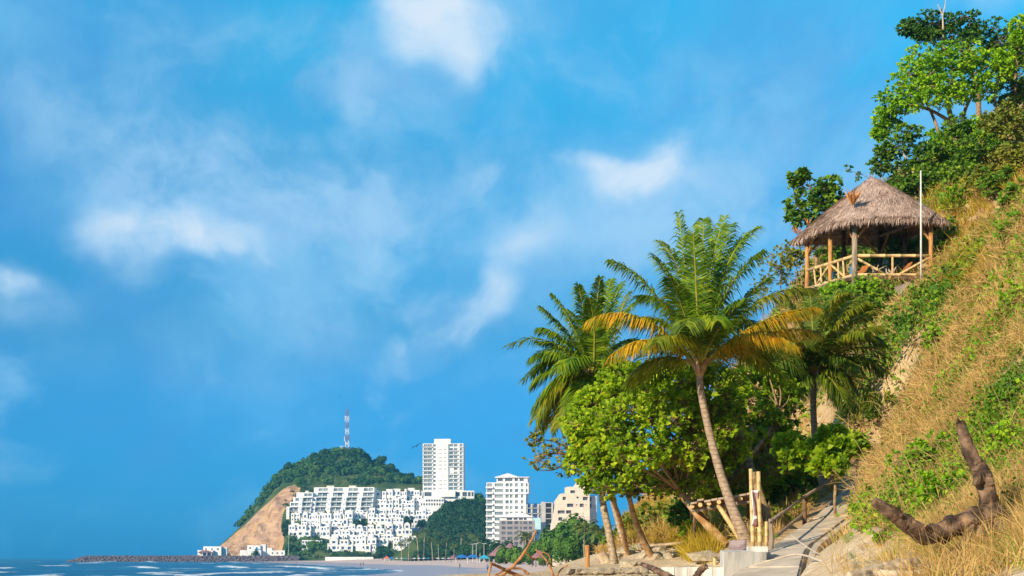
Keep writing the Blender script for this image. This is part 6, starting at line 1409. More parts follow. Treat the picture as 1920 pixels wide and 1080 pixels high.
# ------------------------------------------------------------------ leafy trees
def leafy(name, label, trunks, blobs, leaf, lsize, per, mat_bark, seed=0, cat='tree', group=None, base=None, singles=0, twig=3, rosette=5, shell=.5, crown_label=None, tw_r=.02, flat=1.0, lw=.42, split=1):
    """trunks: [(pixel points, radii)], blobs: (px, py, rx, ry, distance); twigs end in rosettes of leaves"""
    r = np.random.default_rng(seed + 100)
    tr = [([P(*q) for q in pts], rad) for pts, rad in trunks]
    b0 = Vector(base) if base is not None else tr[0][0][0].copy()
    root = empty(name, b0, label, cat, group)
    lines = []
    for i, (pts, rad) in enumerate(tr):
        if i == 0: pts = [pts[0] - Vector((0, 0, .4))] + pts
        c = spline(pts, 22); rr = [float(np.interp(k / 21, np.linspace(0, 1, len(rad)), rad)) * (1 + r.uniform(-.06, .06)) for k in range(22)]
        MB().tube(c, rr, 10, jit=.06, rnd=random).build('trunk' if i == 0 else 'limb', mat_bark, root, smooth=True); lines += c
    LA = np.array(lines) if lines else None
    Vs, tm = [], MB()
    POS, AX, SZ = [], [], []
    sub_b = []
    for bb in blobs:                            # every mass of leaves breaks up into smaller uneven ones
        px, py, rx, ry, d = bb[:5]; dens = bb[5] if len(bb) > 5 else 1.0
        for q in range(split):
            a_ = 6.283 * (q + r.random() * .6) / split; k_ = r.uniform(.35, .75) if split > 1 else 0; f_ = r.uniform(.42, .68) if split > 1 else 1
            sub_b.append((px + math.cos(a_) * rx * k_, py + math.sin(a_) * ry * k_, rx * f_, ry * f_, d + r.uniform(-.35, .35) * rx / F * d * 1.2 * (split > 1), dens / split))
    for (px, py, rx, ry, d, dens) in sub_b:
        c = P(px, py, d); ax_, az = rx / F * d, ry / F * d; ayy = (ax_ + az) * .5 * flat
        if LA is not None:
            k = LA[np.argmin(np.linalg.norm(LA - np.array(c) + np.array([0, 0, az * .6]), axis=1))]; k = Vector(k)
            bw = max(.015, min(.09, (k - c).length * .02)); tm.tube(spline([k, k.lerp(c, .55) + Vector((r.normal() * .1, r.normal() * .1, -.05)), c], 6), [bw * 1.4, bw * 1.2, bw, bw * .85, bw * .7, bw * .5], 6)
        nr = max(3, int(per * dens / rosette)); p, dd = crown_points(c, (ax_, ayy, az), nr, r, shell)
        for j in range(0, nr, max(1, nr // (twig * 8))):
            q = Vector(p[j]); s_ = c.lerp(q, .15); tm.tube([s_, s_.lerp(q, .55) + Vector((r.normal(), r.normal(), r.normal())) * .06 * (ax_ + .2), q], [tw_r, tw_r * .7, tw_r * .3], 4, cap=False)
        tip = np.repeat(p, rosette, axis=0); out = np.repeat(dd, rosette, axis=0)
        a = out * .55 + np.array([-.05, -.1, .35]) + rand_dirs(len(tip), r) * .85; a /= np.linalg.norm(a, axis=1, keepdims=True)
        POS.append(tip + rand_dirs(len(tip), r) * lsize * .15); AX.append(a); SZ.append(lsize * r.uniform(.55, 1.15, len(tip)))
    POS, AX, SZ = np.concatenate(POS), np.concatenate(AX), np.concatenate(SZ)
    tm.build('branches', M['twig'], root, smooth=True)
    up = np.tile([-.3, -.45, .85], (len(AX), 1)) + r.normal(size=AX.shape) * .35
    if singles:
        # the leaves that show largest stand as pieces of their own
        sc = SZ / POS[:, 1] - np.abs(POS[:, 1] - POS[:, 1].min()) * 1e-4; idx = np.argsort(-sc)[:singles]; msk = np.ones(len(SZ), bool); msk[idx] = False
        V, Fq = leaves(np.zeros((1, 3)), np.array([[0, 1.0, 0]]), np.array([1.0]), r, width=lw, up=np.array([[0, 0, 1.0]])); lme = npmesh('leaf', V, Fq); lme.materials.append(leaf)
        for i in idx:
            o = bpy.data.objects.new('leaf', lme); COL.objects.link(o); o.parent = root
            y_ = Vector(AX[i]); x_ = y_.cross(Vector(up[i])).normalized(); z_ = x_.cross(y_)
            mw = Matrix((x_ * SZ[i], y_ * SZ[i], z_ * SZ[i])).transposed().to_4x4(); mw.translation = Vector(POS[i]) - b0; o.matrix_local = mw
        POS, AX, SZ, up = POS[msk], AX[msk], SZ[msk], up[msk]
    V, Fq = leaves(POS, AX, SZ, r, up=up, width=lw); o = npobj('crown', V, Fq, leaf, root); o['kind'] = 'stuff'
    return root
leafy('sea_almond_tree', 'broad bright green sea almond tree with a leaning pale trunk by the beach', [
    ([(1222, 1047, 60), (1200, 1000, 59.5), (1184, 950, 58), (1176, 900, 56), (1190, 840, 55)], [.18, .135, .12, .10, .08, .05]),
    ([(1362, 1022, 51), (1318, 975, 51.5), (1280, 928, 52), (1262, 880, 52.5), (1250, 820, 53)], [.17, .14, .12, .10, .07]), ([(1262, 890, 52.5), (1220, 850, 53), (1160, 810, 53.5), (1120, 790, 54)], [.12, .09, .07, .04]), ([(1262, 870, 52.5), (1300, 800, 52.5), (1320, 750, 53)], [.10, .08, .05])],
    [(1132, 752, 46, 38, 54), (1180, 728, 50, 34, 53), (1240, 720, 52, 32, 52), (1296, 728, 46, 34, 51.5), (1116, 806, 46, 40, 52.5), (1180, 790, 60, 45, 50.8), (1250, 775, 60, 46, 50.5), (1130, 856, 46, 36, 52, .8), (1200, 850, 60, 42, 50.5, .8), (1270, 848, 55, 42, 50.8, .7), (1328, 800, 50, 52, 51.5), (1160, 900, 46, 32, 52, .45), (1232, 900, 50, 30, 52, .35), (1330, 872, 42, 42, 53, .6), (1098, 770, 30, 28, 53.5, .7), (1100, 830, 30, 34, 53, .7), (1150, 705, 30, 16, 53.5, .6), (1270, 700, 40, 16, 52, .7), (1078, 800, 22, 20, 54, .35), (1085, 865, 26, 24, 53.5, .3), (1112, 905, 30, 20, 53, .25), (1200, 695, 24, 12, 53, .3), (1300, 910, 40, 24, 52, .3), (1320, 700, 30, 18, 52, .4), (1360, 770, 36, 40, 52, .5), (1370, 840, 36, 36, 52.5, .45)],
    M['sea_almond_leaf'], .19, 1200, M['bark_orange'], 1, singles=300, twig=2, split=6)
leafy('sea_almond_tree', 'darker sea almond tree behind the palm trunk with a mottled leaning trunk', [
    ([(1446, 1002, 50.5), (1432, 950, 51), (1416, 900, 52), (1404, 856, 53.5), (1410, 800, 55)], [.2, .15, .14, .12, .08]), ([(1404, 860, 53.5), (1440, 810, 55), (1460, 770, 56)], [.09, .07, .04]), ([(1406, 850, 53.5), (1380, 790, 55), (1372, 740, 56)], [.09, .07, .04])],
    [(1366, 722, 46, 34, 56), (1424, 712, 48, 30, 57), (1400, 770, 58, 42, 55.5), (1462, 760, 44, 46, 57), (1388, 832, 52, 44, 55), (1448, 826, 48, 48, 56), (1478, 884, 36, 28, 56), (1400, 890, 48, 34, 55), (1352, 924, 44, 22, 54), (1440, 905, 40, 24, 55.5)],
    M['almond_shade_leaf'], .22, 820, M['bark'], 2, singles=120, twig=2, split=5)
leafy('sea_almond_sapling', 'young sea almond with large pale leaves overhanging the path', [
    ([(1567, 978, 50.5), (1565, 940, 50.8), (1566, 900, 51), (1556, 862, 51.2)], [.06, .05, .05, .035]), ([(1566, 905, 51), (1540, 870, 51.2), (1500, 855, 51.5)], [.035, .03, .02]), ([(1566, 900, 51), (1590, 860, 51), (1612, 835, 51)], [.035, .028, .015])],
    [(1500, 862, 32, 28, 51.6), (1536, 838, 36, 22, 51.2), (1594, 834, 34, 16, 51), (1552, 866, 34, 24, 50.6), (1480, 836, 24, 20, 52), (1562, 815, 24, 12, 51.4)],
    M['sea_almond_leaf'], .30, 330, M['bark'], 3, singles=200, twig=2, split=3)
leafy('twiggy_almond_tree', 'brown-twigged low almond growth hanging beneath the bright crowns', [([(1300, 1010, 58), (1296, 960, 57), (1290, 910, 56)], [.07, .06, .04])],
    [(1150, 912, 44, 24, 53), (1205, 918, 46, 24, 53), (1262, 900, 46, 28, 53), (1322, 908, 46, 26, 53.5), (1385, 905, 44, 26, 53.5), (1440, 880, 40, 26, 54), (1180, 880, 50, 24, 52), (1290, 870, 44, 26, 52.5), (1350, 850, 36, 26, 53)], M['olive_leaf'], .15, 260, M['bark_orange'], 9, twig=5, tw_r=.016, rosette=4, split=3)
# sparse seaward limb of the almond tree
leafy('sea_almond_branch_tree', 'thin half-bare sea almond reaching left over the beach with sparse leaves', [
    ([(1176, 1038, 63), (1158, 960, 61), (1120, 890, 58), (1080, 858, 56), (1040, 850, 55), (1002, 858, 54.5)], [.14, .10, .08, .06, .04, .02]), ([(1080, 858, 56), (1040, 880, 55.5), (1010, 882, 55)], [.03, .025, .012]), ([(1090, 862, 56), (1050, 832, 55.5), (1005, 822, 55)], [.03, .025, .012])],
    [(1010, 862, 28, 22, 54.8), (1042, 846, 30, 22, 55), (1062, 872, 34, 20, 55.5), (1004, 826, 16, 12, 55), (1080, 838, 28, 26, 56)], M['olive_leaf'], .15, 120, M['bark_orange'], 4, twig=6, tw_r=.014, rosette=4)

def hill_d(px, py): return on_ground(px, py, 14, 150).y
# hilltop trees
D1 = 104
leafy('hilltop_tree', 'bright green umbrella-shaped tree on the hilltop above the gazebo', [
    ([(1792, 272, D1), (1785, 230, D1), (1778, 190, D1), (1790, 140, D1 + .5)], [.22, .2, .16, .1]), ([(1765, 270, D1), (1752, 225, D1), (1730, 180, D1)], [.12, .1, .06]), ([(1778, 225, D1), (1740, 205, D1), (1700, 200, D1), (1670, 222, D1)], [.12, .09, .07, .03]), ([(1800, 262, D1 + 1), (1812, 200, D1 + 1), (1845, 150, D1 + 1)], [.14, .11, .06])],
    [(1702, 158, 46, 38, D1), (1742, 122, 50, 32, D1), (1800, 106, 56, 30, D1), (1850, 130, 46, 34, D1 + .5), (1762, 176, 56, 30, D1 - 1), (1692, 194, 42, 26, D1 - .5), (1662, 224, 25, 22, D1), (1822, 168, 40, 22, D1), (1880, 118, 20, 24, D1), (1760, 140, 50, 34, D1 - 1.5), (1650, 250, 14, 12, D1)], M['hilltop_leaf'], .27, 1000, M['bark'], 11, twig=1, split=5)
leafy('hilltop_tree', 'dark flat-topped tree with a bare pale top branch behind the bright hilltop tree', [
    ([(1836, 225, D1 + 6), (1830, 160, D1 + 6), (1800, 90, D1 + 6)], [.22, .18, .1]), ([(1770, 100, D1 + 6), (1768, 40, D1 + 6), (1764, 14, D1 + 6)], [.1, .08, .03])],
    [(1710, 52, 28, 16, D1 + 6), (1760, 44, 42, 22, D1 + 6), (1812, 50, 38, 24, D1 + 6), (1852, 68, 42, 30, D1 + 6), (1790, 76, 56, 18, D1 + 6), (1735, 66, 26, 12, D1 + 6), (1880, 95, 30, 34, D1 + 7)], M['dark_leaf'], .26, 850, M['bark'], 12, twig=1, split=5)
leafy('bare_branch', 'bare pale forked branch rising from the dark hilltop tree', [([(1768, 60, D1 + 5.6), (1767, 30, D1 + 5.6), (1758, 8, D1 + 5.6)], [.08, .06, .02]), ([(1767, 30, D1 + 5.6), (1772, 10, D1 + 5.6), (1773, -4, D1 + 5.6)], [.05, .03, .015])], [(1768, 62, 10, 6, D1 + 5.6)], M['dark_leaf'], .22, 30, M['pale_branch'], 13, cat='branch')
leafy('hilltop_tree', 'dark leafy tree at the right edge beside the bright hilltop tree', [([(1905, 235, D1 + 3), (1902, 170, D1 + 3), (1908, 100, D1 + 3)], [.2, .16, .1]), ([(1868, 205, D1 + 2), (1866, 170, D1 + 2), (1880, 120, D1 + 3)], [.1, .08, .05])],
    [(1906, 112, 34, 44, D1 + 3), (1892, 176, 30, 34, D1 + 3), (1930, 150, 40, 50, D1 + 3), (1925, 90, 30, 30, D1 + 4)], M['shrub_leaf'], .26, 900, M['bark'], 14, twig=1, split=5)
leafy('hilltop_tree', 'yellow-green tree in the top right corner', [([(1935, 140, D1), (1925, 90, D1), (1915, 60, D1)], [.14, .1, .05])], [(1912, 48, 20, 16, D1), (1938, 60, 30, 34, D1), (1908, 72, 12, 12, D1)], M['hilltop_leaf'], .28, 360, M['bark'], 15, twig=2)
D2 = 98
leafy('hilltop_tree', 'small leaning tree with pale crooked branches behind the gazebo roof', [([(1716, 330, D2), (1700, 300, D2), (1686, 272, D2)], [.1, .08, .05]), ([(1700, 312, D2), (1722, 290, D2), (1738, 262, D2)], [.06, .05, .03]), ([(1690, 300, D2), (1662, 296, D2), (1640, 318, D2)], [.05, .04, .02])],
    [(1682, 276, 32, 24, D2), (1702, 250, 30, 16, D2), (1650, 312, 22, 16, D2), (1720, 298, 30, 26, D2), (1660, 285, 20, 14, D2), (1700, 320, 34, 18, D2)], M['shrub_leaf'], .26, 380, M['pale_branch'], 16, twig=3)
leafy('sea_grape_tree', 'round-leaved sea grape tree left of the gazebo roof', [([(1530, 520, 92), (1532, 450, 92), (1530, 390, 92)], [.14, .11, .06]), ([(1532, 440, 92), (1505, 400, 92), (1495, 380, 92)], [.07, .05, .03])],
    [(1524, 356, 42, 26, 92), (1498, 384, 28, 22, 92), (1556, 352, 26, 20, 92), (1500, 412, 28, 16, 92), (1490, 338, 14, 12, 92), (1538, 385, 38, 26, 92), (1560, 392, 24, 26, 92), (1508, 326, 10, 6, 92)], M['shrub_leaf'], .30, 240, M['bark'], 17, twig=3, lw=.5)
leafy('hanging_twig_tree', 'small leafy sprig showing against the sky left of the roof peak', [([(1640, 345, 93), (1622, 330, 93), (1600, 322, 93)], [.03, .02, .012])], [(1590, 318, 8, 6, 93), (1604, 330, 10, 6, 93)], M['dark_leaf'], .24, 20, M['bark'], 18, cat='branch')

# bushes on the slopes: (px, py, rx, ry, distance or None, leaf, size, leaves, label)
bushes = [
    (1760, 300, 50, 34, 97, 'shrub_leaf', .24, 1500, 'dense green bush below the bright hilltop tree'), (1832, 290, 58, 40, 96, 'shrub_leaf', .24, 1800, 'wide green bush on the hilltop right of the dense one'), (1886, 238, 50, 44, 97, 'olive_leaf', .24, 1700, 'olive green bush at the right edge of the hilltop'),
    (1800, 244, 40, 28, 99, 'shrub_leaf', .24, 1000, 'bush at the foot of the bright hilltop tree trunks'), (1742, 340, 40, 24, 95, 'shrub_leaf', .24, 900, 'bush right behind the gazebo roof peak'), (1905, 300, 40, 30, 92, 'olive_leaf', .24, 1000, 'yellowish bush at the right edge below the hilltop'), (1852, 332, 48, 24, 92, 'olive_leaf', .22, 1000, 'low olive bush above the golden grass'), (1700, 352, 36, 20, 94, 'shrub_leaf', .24, 700, 'bush peeping over the right slope of the thatch'),
    (1790, 372, 30, 24, 86, 'sprout_leaf', .22, 500, 'light green bush right of the flagpole top'),
    (1872, 342, 44, 26, 90, 'shrub_leaf', .22, 900, 'green bush on the upper slope right of the flagpole'), (1806, 330, 44, 26, 93, 'shrub_leaf', .24, 900, 'green bush between flagpole top and hilltop bushes'), (1845, 250, 44, 34, 99, 'hilltop_leaf', .24, 1200, 'sunlit bush under the right side of the bright tree'), (1765, 268, 34, 24, 99, 'hilltop_leaf', .24, 800, 'sunlit bush under the left side of the bright tree'), (1905, 370, 34, 26, 84, 'shrub_leaf', .2, 600, 'green bush at the right edge above the golden grass'),
    (1462, 500, 38, 40, 91, 'olive_leaf', .16, 700, 'thin olive bush left of the gazebo with bare twigs'), (1492, 478, 32, 28, 90, 'olive_leaf', .18, 600, 'olive bush behind the left gazebo posts'), (1430, 540, 26, 40, 90, 'olive_leaf', .13, 260, 'sparse grey-twigged bush between the palm and the gazebo'),
    (1640, 470, 60, 26, 90, 'shrub_leaf', .24, 900, 'green bush seen through the gazebo'), (1702, 462, 48, 32, 89, 'shrub_leaf', .24, 800, 'green bush behind the right half of the gazebo'), (1560, 465, 46, 26, 91, 'shrub_leaf', .24, 700, 'green bush behind the left half of the gazebo'), (1768, 440, 26, 36, 84, 'shrub_leaf', .22, 520, 'bush beside the right gazebo post'),
    (1570, 548, 36, 18, 78.5, 'sprout_leaf', .18, 700, 'bright green bush under the left gazebo rail'), (1622, 542, 34, 20, 78, 'sprout_leaf', .18, 800, 'bright green bush under the front gazebo rail'), (1600, 570, 60, 22, 77, 'shrub_leaf', .18, 900, 'wide leafy bush on the slope below the gazebo'), (1660, 560, 30, 20, 77, 'shrub_leaf', .18, 500, 'bush left of the grey rock below the gazebo'), (1545, 590, 50, 28, 80, 'olive_leaf', .18, 700, 'dull green bush on the slope between palm and gazebo'),
    (1760, 640, 30, 40, None, 'sprout_leaf', .16, 520, 'upright bright green bush halfway up the dry slope'), (1770, 610, 22, 20, None, 'sprout_leaf', .16, 260, 'small leafy bush above the upright bright one'), (1895, 430, 30, 40, None, 'sprout_leaf', .15, 420, 'light green bush at the right edge among the dry grass'), (1900, 560, 26, 30, None, 'sprout_leaf', .13, 320, 'light green bush lower at the right edge of the slope'), (1690, 610, 12, 10, None, 'dark_leaf', .16, 140, 'tiny dark bush on the pale slope left of centre'),
    (1730, 870, 70, 52, None, 'sprout_leaf', .11, 1700, 'large bright leafy bush behind the snag, upper left part'), (1770, 930, 76, 52, None, 'sprout_leaf', .11, 2000, 'large bright leafy bush between the two limbs of the snag'), (1700, 940, 46, 34, None, 'sprout_leaf', .11, 800, 'bright leafy bush above the left limb of the snag'), (1888, 830, 40, 44, None, 'sprout_leaf', .10, 900, 'leafy green bush right of the upright limb of the snag'), (1905, 740, 30, 34, None, 'shrub_leaf', .10, 560, 'green bush at the right edge above the snag'),
    (1616, 962, 20, 36, None, 'sprout_leaf', .11, 560, 'upright leafy weed right of the path'), (1650, 1010, 16, 12, None, 'sprout_leaf', .09, 130, 'small weed on bare soil under the left snag limb'), (1690, 905, 30, 20, None, 'shrub_leaf', .11, 420, 'green bush just right of the upper path end'),
    (1232, 978, 40, 34, 69, 'olive_leaf', .2, 900, 'yellowish bush on the slope behind the pale trunks'), (1280, 960, 36, 30, 64, 'shrub_leaf', .2, 600, 'green bush behind the leaning orange trunk'), (1296, 996, 22, 18, 57, 'sprout_leaf', .18, 160, 'small pale sprouting bush left of the shelter'),
    (1470, 930, 40, 30, 56, 'dark_leaf', .2, 700, 'dark bush behind the handrail'), (1520, 900, 30, 26, 60, 'shrub_leaf', .2, 420, 'bush by the foot of the shaded palm'), (1480, 700, 60, 50, 66, 'shrub_leaf', .2, 1100, 'bush on the slope behind the tall palm crown'), (1430, 650, 50, 40, 72, 'olive_leaf', .2, 800, 'bush high on the slope behind the palms'), (1590, 690, 30, 20, 66, 'olive_leaf', .18, 260, 'sparse bush on the slope right of the shaded palm'),
    (1190, 985, 30, 22, 80, 'olive_leaf', .22, 500, 'golden-green bush at the left end of the hillside'), (1150, 1012, 26, 18, 92, 'mid_leaf', .24, 400, 'green bush behind the two palm trunks'), (1380, 985, 22, 20, 53, 'olive_leaf', .15, 200, 'scrubby bush behind the slanting props'), (1360, 860, 40, 40, 62, 'shrub_leaf', .22, 700, 'deep green bush filling the space behind the almond trees'), (1440, 860, 50, 40, 63, 'shrub_leaf', .22, 800, 'deep green bush behind the dark almond tree'), (1300, 900, 40, 36, 66, 'shrub_leaf', .22, 700, 'deep green bush behind the bright almond crown')]
for i, (px, py, rx, ry, d, lf, sz, nl, lab) in enumerate(bushes):
    dg = on_ground(px, py + ry * .8, 14, 150).y - .2
    d = dg if d is None else min(d, dg)
    b = P(px, py, d); zb_ = ground(b.x, b.y); bl = []
    for k in range(4):
        a = 1.57 * k + .6; bl.append((px + rx * .42 * math.cos(a), py + ry * .36 * math.sin(a), rx * .62, ry * .66, d + rx / F * d * .3 * math.sin(a * 2)))
    base = Vector((b.x, b.y + .1, min(zb_, b.z)))
    stem = [(px, HZ - (base.z - EYE) / d * F, d), (px + 2, py + ry * .3, d), (px - 2, py, d)]
    leafy('hill_bush', lab, [(stem, [.04, .03, .015])], bl, M[lf], sz * (1.15 if d > 40 else 1.0), max(40, nl // 4), M['twig'], 40 + i, 'bush', 'bushes on the hillside', base=base, twig=1, rosette=5, tw_r=.01, split=3)

# fan palm and dwarf palms
def fan(label, px, py, d, rad_px, mat, n=26, seed=1, name='fan_palm'):
    r = np.random.default_rng(seed); c = P(px, py, d); root = empty(name, Vector((c.x, c.y, ground(c.x, c.y))), label, 'palm'); R0 = rad_px / F * d
    for i in range(n):
        a = r.uniform(0, 6.283); e = r.uniform(.1, 1.2); dv = Vector((math.cos(a) * math.cos(e), math.sin(a) * math.cos(e), math.sin(e))); h = c + dv * R0 * r.uniform(.35, .6)
        k = 9; ax_ = np.array([dv] * k) + rand_dirs(k, r) * .55; ax_ /= np.linalg.norm(ax_, axis=1, keepdims=True)
        V, Fq = leaves(np.tile(np.array(h), (k, 1)), ax_, R0 * r.uniform(.4, .65, k), r, width=.05, fold=.01, droop=.15); o = npobj('leaf', V, Fq, mat, root); MB().tube([c, h], [.012, .008], 4).build('stalk', M['rachis'], o)
fan('spiky dark fan palm on the slope above the path', 1606, 790, hill_d(1606, 812) - .3, 52, M['palm_dark'], 30, 5)
fan('spiky fan palm lower right of the dark one', 1650, 760, hill_d(1650, 775) - .3, 34, M['palm_olive'], 18, 6)
fan('pale fan palm at the right end of the gazebo roof', 1786, 392, 83, 26, M['palm_olive'], 18, 7)
fan('tiny yellow-green palm sprout at the foot of the handrail', 1440, 1012, 45.4, 22, M['sprout_leaf'], 9, 8, 'palm_sprout')

# ------------------------------------------------------------------ grasses
def tufts(n, pxr, dr, seed, keep, per, hmin, hmax, wmin, wmax, lean=.5, bend=.5):
    r = np.random.default_rng(seed)
    px = r.uniform(*pxr, n); d = np.exp(r.uniform(math.log(dr[0]), math.log(dr[1]), n)); x = (px - 960) / F * d; z = hg(x, d)
    qy = HZ - (z - EYE) / d * F; k = keep(px, qy, d, x, z, r) & (qy < 1150) & (qy > -80)
    x, d, z = x[k], d[k], z[k]; N0 = len(x); nr = hg.normal(x, d)
    X = np.repeat(np.stack([x, d, z - .03], 1), per, axis=0); NR = np.repeat(nr, per, axis=0); m = len(X)
    hh = np.repeat(r.uniform(hmin, hmax, N0), per) * r.uniform(.5, 1.15, m)
    tl = np.repeat(r.normal(0, lean * .7, (N0, 3)), per, axis=0)
    dv = np.array([0, 0, 1.0]) * 1.0 + NR * .45 + tl + r.normal(0, lean, (m, 3)) + np.array([-.18, -.12, 0]); dv[:, 2] = np.abs(dv[:, 2]) + .15; dv /= np.linalg.norm(dv, axis=1, keepdims=True)
    X = X + r.normal(0, .06, (m, 3)) * np.array([1, 1, .2])
    sag = dv.copy(); sag[:, 2] -= bend * r.uniform(.3, 1.4, m); sag /= np.linalg.norm(sag, axis=1, keepdims=True)
    u, _ = frames(dv, r); w = (r.uniform(wmin, wmax, m) * np.clip(X[:, 1] / 40, .55, 2.0))[:, None]; h = hh[:, None]
    a, b, c = X, X + dv * h * .55, X + dv * h * .55 + sag * h * .45
    V = np.stack([a - u * w, a + u * w, b + u * w * .8, b - u * w * .8, c], 1).reshape(-1, 3); bi = np.arange(m)[:, None] * 5
    return V, [bi + np.array([[0, 1, 2, 3]]), bi + np.array([[3, 2, 4]])]
BARE = [(1562, 786, 34, 34), (1590, 745, 16, 16), (1540, 1040, 100, 60), (1640, 1045, 85, 48), (1720, 1066, 50, 26), (1350, 1050, 140, 30), (1200, 1060, 160, 26), (1580, 985, 42, 44), (1460, 1095, 190, 78)]
def bare(px, py):
    k = np.zeros(px.shape, bool)
    for a, b, rx, ry in BARE: k |= ((px - a) / rx) ** 2 + ((py - b) / ry) ** 2 < 1
    return k
def near_path(x, y, w=1.15):
    d2 = np.full(x.shape, 1e9)
    for p in _pc: d2 = np.minimum(d2, (x - p[0]) ** 2 + (y - p[1]) ** 2)
    return d2 < w * w
def snag_clear(px, d): return ((px > 1560) & (px < 1930) & (d < 20.2) & (d > 8)) | (d < 16)
def dry_zone(px, py, d, x, z, r): return (px > 1120) & ~(snag_clear(px, d) & (r.random(len(px)) > .10)) & (z > 3.5) & ~(bare(px, py) & (r.random(len(px)) > .05)) & ~near_path(x, d) & (fbm(x * .45, d * .3, 8.0, 3) > .36) & ~((px < 1330) & (py > 1040))
def green_zone(px, py, d, x, z, r): return (px > 1150) & ~(snag_clear(px, d) & (r.random(len(px)) > .06)) & (z > 3.6) & ~(bare(px, py) & (r.random(len(px)) > .04)) & ~near_path(x, d) & (fbm(x * .5 + 30, d * .28, 2.0, 3) > np.where(px > 1820, .42, .52))
def gold_zone(px, py, d, x, z, r): return (((px - 1800) / 75) ** 2 + ((py - 440) / 110) ** 2 < 1) | (((px - 1850) / 80) ** 2 + ((py - 340) / 50) ** 2 < 1) | (((px - 1316) / 34) ** 2 + ((py - 1032) / 26) ** 2 < 1) | (((px - 1240) / 70) ** 2 + ((py - 985) / 45) ** 2 < 1) & (r.random(len(px)) < .8)
V, Fl = tufts(46000, (1100, 2080), (13, 125), 1, dry_zone, 9, .22, .72, .006, .011, .55, .6); o = npobj('dry_grass', V, Fl, M['dry_grass']); tag(o, 'long dry straw-coloured grass covering the steep hillside', 'grass', kind='stuff')
V, Fl = tufts(16000, (1150, 2080), (13, 125), 2, green_zone, 9, .2, .5, .006, .011, .42, .7); o = npobj('green_grass', V, Fl, M['green_grass']); tag(o, 'green grass growing in patches among the dry grass of the hillside', 'grass', kind='stuff')
V, Fl = tufts(16000, (1150, 1960), (40, 110), 3, gold_zone, 8, .35, 1.15, .008, .012, .5, .6); o = npobj('golden_grass', V, Fl, M['gold_grass']); tag(o, 'tall golden grass beside the gazebo and on the lower slope', 'grass', kind='stuff')
# low creeping leaves
def creeper(n, seed):
    r = np.random.default_rng(seed); px = r.uniform(1250, 2050, n); d = np.exp(r.uniform(math.log(14), math.log(115), n)); x = (px - 960) / F * d; z = hg(x, d); qy = HZ - (z - EYE) / d * F
    k = (fbm(x * .35 + 5, d * .25, 6.0, 3) > np.where(px > 1850, .48, .53)) & ~bare(px, qy) & ~near_path(x, d) & (z > 3.7); p = np.stack([x, d, z], 1)[k]; p = np.repeat(p, 5, axis=0); nr = hg.normal(p[:, 0], p[:, 1]); p = p + r.normal(0, .16, p.shape) + nr * r.uniform(.02, .3, (len(p), 1))
    a = rand_dirs(len(p), r) + nr * .5; a /= np.linalg.norm(a, axis=1, keepdims=True); return leaves(p, a, r.uniform(.06, .14, len(p)) * np.clip(p[:, 1] / 35, .7, 1.6), r, up=nr + r.normal(0, .3, nr.shape))
def vines(n, seed):
    r = np.random.default_rng(seed); px = r.uniform(1350, 2050, n); d = np.exp(r.uniform(math.log(22), math.log(115), n)); x = (px - 960) / F * d; z = hg(x, d); qy = HZ - (z - EYE) / d * F
    f = fbm(x * .17 + 9, d * .12, 3.0, 4); k = (f > .545) & ~bare(px, qy) & ~near_path(x, d, 1.6) & (z > 4.4); x, d, f = x[k], d[k], f[k]
    p = np.repeat(np.stack([x, d, hg(x, d)], 1), 6, axis=0); nr = hg.normal(p[:, 0], p[:, 1]); hgt = np.repeat(np.clip((f - .545) * 9, .1, 1.0), 6)
    lump = fbm(p[:, 0] * 1.3, p[:, 1] * 1.1, 7.0, 3); p = p + r.normal(0, .14, p.shape) + nr * (hgt * (.15 + .9 * lump) * r.uniform(.5, 1.0, len(p)))[:, None]
    a = rand_dirs(len(p), r) + nr * .6; a /= np.linalg.norm(a, axis=1, keepdims=True); return leaves(p, a, r.uniform(.07, .15, len(p)) * np.clip(p[:, 1] / 40, .7, 1.7), r, up=nr + r.normal(0, .35, nr.shape))
V, Fq = vines(30000, 15); o = npobj('climbing_vines', V, Fq, M['shrub_leaf']); tag(o, 'thick mats of green vines sprawling over the dry hillside', 'vines', kind='stuff')
V, Fq = creeper(30000, 5); o = npobj('creeper', V, Fq, M['sprout_leaf']); tag(o, 'low leafy creepers spreading through the hillside grass', 'creeper', kind='stuff')
M['straw_stalk'] = m_plain('straw_stalk', (.42, .27, .10), (.58, .42, .19), 6, .8, .1, 0)
# dead twigs arching out of the slope
for i, (a, m_, b, lab) in enumerate([((1660, 1010), (1640, 900), (1590, 800), 'thin dry stalk arching left over the upper path'), ((1700, 980), (1660, 860), (1560, 770), 'long dry stalk leaning left from the bushes'), ((1740, 960), (1690, 840), (1640, 760), 'dry stalk standing above the bright bush'), ((1790, 860), (1750, 780), (1740, 770), 'short dry stick beside the upright snag limb'), ((1860, 880), (1890, 800), (1930, 720), 'dry stalk crossing behind the upright snag limb'), ((1700, 680), (1720, 610), (1760, 600), 'pale dead twig on the middle of the slope'), ((1830, 860), (1790, 830), (1700, 820), 'pale dry stalk lying across the bright bush'), ((1680, 1000), (1610, 930), (1560, 880), 'dry stalk hanging over the path edge'), ((1750, 560), (1800, 480), (1850, 430), 'pale dry stalk in the golden grass')]):
    d = on_ground(a[0], min(a[1], 1075), 14, 150).y; p0 = P(a[0], a[1], d); p0.z = min(p0.z, ground(p0.x, p0.y) - .05); c = spline([p0, P(m_[0], m_[1], d - .4), P(b[0], b[1], d - .6)], 9); o = MB().tube(c, [.008 * lerp(1.3, .35, k / 8) * max(1, d / 30) for k in range(9)], 5).build('dry_stalk', M['straw_stalk'], base=p0, smooth=True); tag(o, lab, 'stalk')

